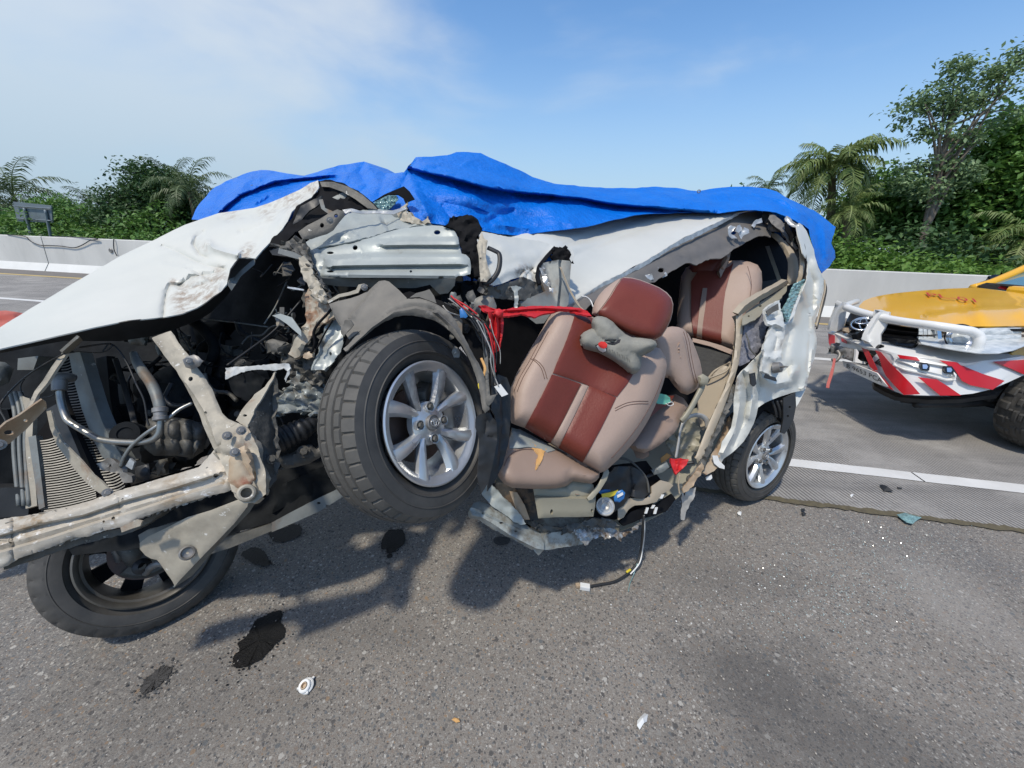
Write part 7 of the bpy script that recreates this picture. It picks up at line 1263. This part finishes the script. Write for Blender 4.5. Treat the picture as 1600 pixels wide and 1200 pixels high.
# winch
WZ = 3.56
K_('winch_plate', [(1306, 535), (1316, 537), (1330, 540), (1342, 545), (1356, 552), (1366, 566), (1360, 570), (1340, 568), (1318, 560), (1306, 552), (1302, 542)], [(1306, 545, 3.86), (1360, 560, 3.48)], 'grille', th=.06, step=5)
tube('winch_drum', [(1304, 546, 3.84), (1318, 549, 3.72), (1332, 552, 3.62)], .04, 'steel', trk, n=16, corr=(2.0, .08), sub=8)
K_('winch_housing', [(1320, 546), (1330, 544), (1341, 548), (1338, 562), (1332, 565), (1318, 560)], [(1330, 555, 3.55)], 'steel', th=.08, step=4, puff=.02, pw=4, holes=[(1330, 550, 1), (1334, 558, 1), (1325, 557, 1)])
K_('winch_housing', [(1298, 540), (1306, 536), (1310, 540), (1306, 552), (1298, 553)], [(1303, 545, 3.78)], 'steel', th=.06, step=4, puff=.02, pw=4)
K_('winch_guard', [(1338, 545), (1342, 550), (1340, 560), (1345, 564), (1356, 566), (1352, 569), (1336, 566)], [(1345, 558, 3.50)], 'twhite', th=.02, step=4)
K_('small_lamp', [(1320, 511), (1326, 509), (1338, 512), (1340, 516), (1336, 520), (1328, 521), (1317, 517)], [(1330, 515, 3.62)], 'grille', th=.08, step=4, puff=.02, pw=4)
K_('small_lamp_lens', [(1320, 512), (1326, 512), (1330, 516), (1326, 520), (1319, 517)], [(1325, 516, 3.58)], 'rust', th=.02, step=4)
K_('control_box', [(1338, 522), (1346, 518), (1347, 528), (1340, 530)], [(1342, 524, 3.48)], 'grille', th=.05, step=4)
K_('control_box', [(1372, 544), (1376, 538), (1382, 540), (1380, 545)], [(1376, 541, 3.34)], 'grille', th=.03, step=4)
tube('winch_hook', [(1308, 548, 3.70), (1312, 554, 3.68), (1309, 561, 3.67), (1304, 564, 3.67), (1301, 560, 3.68)], .016, 'steel', trk)
strap('tow_strap', [(1304, 560, 3.64, 4), (1302, 572, 3.62, 4), (1299, 584, 3.61, 5), (1294, 600, 3.60, 5), (1293, 606, 3.60, 5)], 'pink', par=trk, th=.01)
bpy.data.objects['tow_strap'].data.materials[0] = mat('faded_red_strap', (.50, .14, .12), .8, 0, (.42, .10, .09), 20, wear=.6, wearcol=(.6, .5, .45))
K_('number_plate', [(1316, 564), (1340, 571), (1370, 583), (1380, 596), (1390, 606), (1372, 600), (1350, 590), (1330, 581), (1318, 572)], [(1318, 568, 3.66), (1385, 603, 3.20), (1350, 578, 3.42)], 'white', th=.01, step=5)
V, F = hoodtext('B 9653 PCA', 0, 0, 0, 0, 1); xm = max(v[0] for v in V); pf = field([(1318, 568, 3.66), (1385, 603, 3.20), (1350, 578, 3.42)])
V2 = []
for x, y, z in V:
    t = x/xm; X = 1322+t*56; Y = 574+t*22+t*t*3-(y-.0)*(8.5+t*2); zz = float(pf(np.array([[X, Y]]))[0])-.008; V2.append(P(X, Y, zz))
mesh('plate_lettering', V2, F, 'grille', trk)
for k in range(5): K_('winch_badge_bar', [(1366+k*2.0, 566+k), (1374+k*1.6, 560+k*3.4), (1375+k*1.6, 562+k*3.4), (1367+k*2.0, 568+k)], bu, 'grille', th=.002, step=3, dz=-.010)
K_('under_bumper_skid', [(1364, 596), (1380, 604), (1400, 613), (1430, 619), (1500, 620), (1550, 612), (1570, 606), (1560, 616), (1500, 624), (1450, 625), (1400, 620), (1380, 611), (1366, 603)], [(1370, 602, 3.5), (1450, 622, 3.25), (1560, 612, 3.15)], 'dark', th=.04, step=6)
for (a, b_, c_, d_, z) in ((1430, 640, 1560, 634, 3.3), (1410, 632, 1500, 640, 3.35), (1500, 640, 1600, 628, 3.35)): tube('suspension_arm', [(a, b_-8, z), ((a+c_)/2, (b_+d_)/2-6, z), (c_, d_-8, z)], .03, 'dark', trk)
AXT = Vector((.12, -.99, 0)).normalized()
def truck_wheel(cx_, lab):
    c = Vector(cx_); wheel(c, AXT, 'w', lab, trk, Rt=.40, Wd=.27, rr=.215, spokes=6, worn=False, coarse=True)
tw = G(1612, 716); twc = Vector((tw.x+.22, tw.y+.16, .40)); truck_wheel(twc, 'front wheel with chunky mud tread at the picture edge')
truck_wheel(twc+Vector((3.05, .36, 0)), 'rear wheel of the pickup truck')
boxm('load_bed', twc+Vector((2.6, 1.0, .55)), (2.6, 1.7, .5), 'ypaint', trk, rot=.12, bev=.04)
boxm('chassis', twc+Vector((1.5, .95, .05)), (4.0, 1.2, .18), 'dark', trk, rot=.12, bev=.02)
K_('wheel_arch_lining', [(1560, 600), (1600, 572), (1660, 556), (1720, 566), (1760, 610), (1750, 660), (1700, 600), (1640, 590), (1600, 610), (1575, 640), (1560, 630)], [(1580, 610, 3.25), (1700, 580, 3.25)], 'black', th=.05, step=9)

# ------------------------------------------------------------------ things on the road
orr = empty('orange_sheet', G(5, 512)); tag(orr, 'folded orange red sheet on the road beyond the bonnet tip at the left edge', 'sheet')
region('fold', [(-60, 500), (-30, 488), (8, 485), (22, 487), (34, 489), (40, 494), (20, 506), (5, 520), (-20, 530), (-60, 535)], [(-60, 515, 3.0), (10, 488, 3.5), (38, 492, 3.5), (10, 515, 3.0)], 'redo' if 'redo' in MT else MT.setdefault('redo', mat('orange_red_plastic', (.50, .09, .05), .5, 0, (.42, .07, .04), 8)), orr, th=.03, step=6, creases=[('v', [(0, 500), (20, 497), (34, 492)], .06, 4), ('r', [(-30, 505), (0, 495), (25, 490)], -.05, 5)], namp=.02, nscale=8)
region('fold', [(-60, 528), (-20, 516), (10, 504), (22, 500), (6, 516), (-20, 534), (-60, 548)], [(-60, 535, 2.9), (10, 508, 3.2)], 'redo', orr, th=.03, step=6, namp=.02, nscale=8)
def ground_blob(name, cx_, cy_, pts, m, label, z=.004, cat_='stain', jag=.003, n=5):
    q = cat([(x, y) for x, y in pts], n, True); V = []; c = Vector((0, 0, 0))
    for x, y in q: p = G(x, y); V.append(p+Vector((random.uniform(-jag, jag), random.uniform(-jag, jag), z)))
    c = sum(V, Vector())/len(V); V.append(c); k = len(q)
    F = [(i, (i+1) % k, k) for i in range(k)]
    if k > 40:
        for _ in range(70):
            b = V[random.randrange(k)]; d = (b-c); p = b+d.normalized()*random.expovariate(60)+Vector((random.gauss(0, .006), random.gauss(0, .006), 0)); r = random.uniform(.001, .0045); q0 = len(V)
            for j in range(6): V.append(p+Vector((math.cos(j*1.047)*r*random.uniform(.6, 1.3), math.sin(j*1.047)*r*random.uniform(.6, 1.3), 0)))
            F.append(tuple(range(q0, q0+6)))
    o = mesh(name, V, F, m); tag(o, label, cat_); return o
MT['oil'] = mat('fresh_black_oil', (.004, .004, .004), .55, 0, (.010, .009, .008), 60, spec=.22, wear=.64, wearcol=(.09, .085, .08), wearscale=90, bump=.8, bscale=150)
MT['oil2'] = mat('soaked_in_oil', (.022, .021, .02), .7, 0, (.06, .057, .054), 60, bump=.6, bscale=160)
ground_blob('oil_stain', 0, 0, [(364, 1040), (366, 1026), (374, 1018), (372, 1006), (382, 998), (392, 984), (400, 970), (412, 964), (424, 958), (438, 955), (441, 962), (439, 972), (446, 984), (444, 996), (436, 1004), (428, 1010), (420, 1020), (410, 1030), (396, 1038), (384, 1043), (372, 1045)], 'oil', 'large black wet oil patch in front of the far front wheel', n=12)
ground_blob('oil_stain', 0, 0, [(596, 848), (600, 838), (606, 830), (616, 828), (628, 829), (633, 838), (632, 850), (622, 858), (616, 863), (606, 866), (604, 860), (596, 858)], 'oil', 'small black oil spot below the near wheel', n=12)
ground_blob('oil_stain', 0, 0, [(605, 868), (612, 866), (613, 871), (606, 873)], 'oil', 'tiny black oil drop beside the oil spot below the near wheel', cat_='stain', jag=.001)
ground_blob('oil_stain', 0, 0, [(420, 830), (440, 822), (462, 820), (472, 826), (468, 838), (450, 846), (432, 848), (424, 842)], 'oil', 'black oil splash in the shade under the engine', n=12)
ground_blob('oil_stain', 0, 0, [(378, 866), (396, 856), (412, 862), (420, 874), (424, 882), (410, 886), (392, 878)], 'oil', 'dark oil splash in the shade beside the far front wheel', n=12)
ground_blob('oil_stain', 0, 0, [(218, 1078), (228, 1062), (240, 1052), (254, 1042), (268, 1044), (264, 1056), (252, 1070), (238, 1080), (224, 1086)], 'oil2', 'faint dried dark stain at the lower left', jag=.004, n=12)
ground_blob('oil_stain', 0, 0, [(772, 842), (782, 839), (796, 842), (794, 850), (780, 853), (772, 848)], 'oil2', 'small dull dark spot under the torn sill', n=5)
# plastic cap
kc = G(480, 1073, .0); cap = empty('plastic_cap', kc); tag(cap, 'small round white plastic cap lying on the asphalt near the lower edge', 'cap')
ka = Vector((-.15, -.35, .92))
lathe('base_ring', [(.018, 0), (.024, .001), (.025, .005), (.021, .009), (.016, .009)], kc+Vector((0, 0, .003)), ka, 'white', cap, 32)
lathe('rim_ring', [(.016, .008), (.021, .009), (.021, .015), (.018, .018), (.012, .017), (.012, .012)], kc+Vector((-.002, -.002, .003)), ka, 'white', cap, 32)
lathe('core', [(.0, .012), (.006, .012), (.008, .020), (.010, .020), (.012, .010)], kc+Vector((-.002, -.002, .003)), ka, 'rust', cap, 20)
for a in (1.2, 3.6, 5.2): boxm('clip', kc+Vector((math.cos(a)*.026, math.sin(a)*.026, .008)), (.010, .007, .005), 'white', cap, rot=a)
# fragments
def chip(name, x, y, pts, m, label, cat_, h=.012, tilt=.3):
    c = G(x, y); V = []; k = len(pts)
    for q, (px, py) in enumerate(pts): p = G(px, py); V.append(p+Vector((0, 0, .004+h*(.3+.7*abs(math.sin(q*1.7+x))))))
    V += [v-Vector((0, 0, .0025)) for v in V]
    F = [tuple(range(k))[::-1], tuple(range(k, 2*k))]+[(i, (i+1) % k, (i+1) % k+k, i+k) for i in range(k)]
    cen = sum(V[:k], Vector())/k+Vector((0, 0, h*.8)); V.append(cen); F[0] = None; F = [f for f in F if f]+[((i+1) % k, i, 2*k) for i in range(k)]
    o = mesh(name, V, F, m); tag(o, label, cat_); return o
chip('white_fragment', 1003, 1131, [(994, 1138), (995, 1130), (1001, 1124), (1006, 1118), (1011, 1122), (1010, 1130), (1005, 1135), (999, 1143)], 'white', 'white torn plastic fragment lying alone near the bottom right of centre', 'fragment', .016)
chip('black_fragment', 1385, 767, [(1373, 760), (1380, 762), (1394, 770), (1394, 772), (1380, 769)], 'dark', 'thin black plastic shard on the grooved slab between line and joint', 'fragment', .02)
chip('black_fragment', 1405, 764, [(1401, 762), (1409, 764), (1408, 766), (1402, 765)], 'dark', 'tiny black sliver just right of the thin black shard', 'fragment', .006)
chip('black_fragment', 1255, 804, [(1251, 803), (1256, 802), (1259, 806), (1254, 808)], 'dark', 'lower of two tiny black crumbs on the asphalt beside the rear wheel', 'fragment', .012)
chip('black_fragment', 1254, 798, [(1251, 797), (1256, 797), (1257, 801), (1252, 801)], 'dark', 'upper of two tiny black crumbs on the asphalt beside the rear wheel', 'fragment', .012)
chip('black_fragment', 1236, 699, [(1233, 698), (1237, 698), (1239, 700), (1235, 701)], 'dark', 'tiny black crumb on the slab above the white line', 'fragment', .01)
chip('white_fragment', 1155, 803, [(1151, 804), (1154, 800), (1158, 802), (1157, 808), (1153, 806)], 'white', 'tiny curled white scrap on the asphalt below the rear wheel', 'fragment', .01)
chip('white_fragment', 1330, 775, [(1327, 776), (1330, 773), (1333, 775), (1330, 778)], 'white', 'tiny white crumb on the grooved slab near the joint', 'fragment', .008)
chip('pebble', 712, 1128, [(706, 1128), (710, 1124), (717, 1126), (719, 1131), (713, 1132)], 'foam', 'small orange brown pebble on the asphalt at the bottom centre', 'pebble', .01)
gs = chip('glass_fragment', 1420, 813, [(1400, 806), (1412, 806), (1428, 808), (1438, 813), (1430, 817), (1424, 823), (1414, 820), (1404, 812)], 'glassc', 'crumpled turquoise sheet of broken glass lying on the pavement joint', 'broken glass', .02)
def crumbs(name, n, xr, yr, m, label, s0, s1, sd):
    rs = random.Random(sd); V = []; F = []
    for _ in range(n):
        x = rs.gauss((xr[0]+xr[1])/2, (xr[1]-xr[0])/3.5); y = rs.gauss((yr[0]+yr[1])/2, (yr[1]-yr[0])/3.5)
        if not (780 < y < 1199): continue
        p = G(x, y); s = rs.uniform(s0, s1); a = rs.uniform(0, 6.28); k = len(V); e = rs.uniform(.4, 1)
        for j in range(5):
            an = a+j*1.2566; V.append(p+Vector((math.cos(an)*s*e, math.sin(an)*s, .004)))
        V.append(p+Vector((0, 0, .004+s*.7))); F += [(k+j, k+(j+1) % 5, k+5) for j in range(5)]
    o = mesh(name, V, F, m); tag(o, label, None, None, 'stuff')
MT['gcr'] = mat('glass_crumbs', (.50, .62, .60), .12, 0, (.35, .48, .47), 60, spec=.9); MT['stone'] = mat('pale_grit', (.42, .40, .36), .8, 0, (.30, .25, .2), 300)
crumbs('glass_crumbs', 600, (1200, 1500), (800, 940), 'gcr', 'scattered glass crumbs on the asphalt below the joint', .0015, .003, 1)
crumbs('glass_crumbs', 300, (1150, 1420), (870, 1000), 'gcr', 'thin scatter of glass crumbs nearer the camera', .0015, .0035, 2)
crumbs('grit', 900, (-200, 1800), (780, 1260), 'stone', 'loose pale grit on the asphalt', .0015, .0045, 3)
crumbs('white_crumbs', 70, (960, 1300), (800, 1000), 'white', 'small white paint chips around the torn sill', .0015, .005, 4)

GR = dict(coconut_palm='coconut palms on the right beyond the barrier', oil_palm='oil palms on the left beyond the barrier', broadleaf_tree='rounded broadleaf trees beyond the barrier', bushy_tree='bushy trees at the far left', oil_stain='oil stains on the asphalt', black_fragment='black plastic fragments on the road', white_fragment='white fragments on the road')
for o in sc.objects:
    n = o.name.split('.')[0]
    if o.parent is None and n in GR and o.get('category'): o['group'] = GR[n]
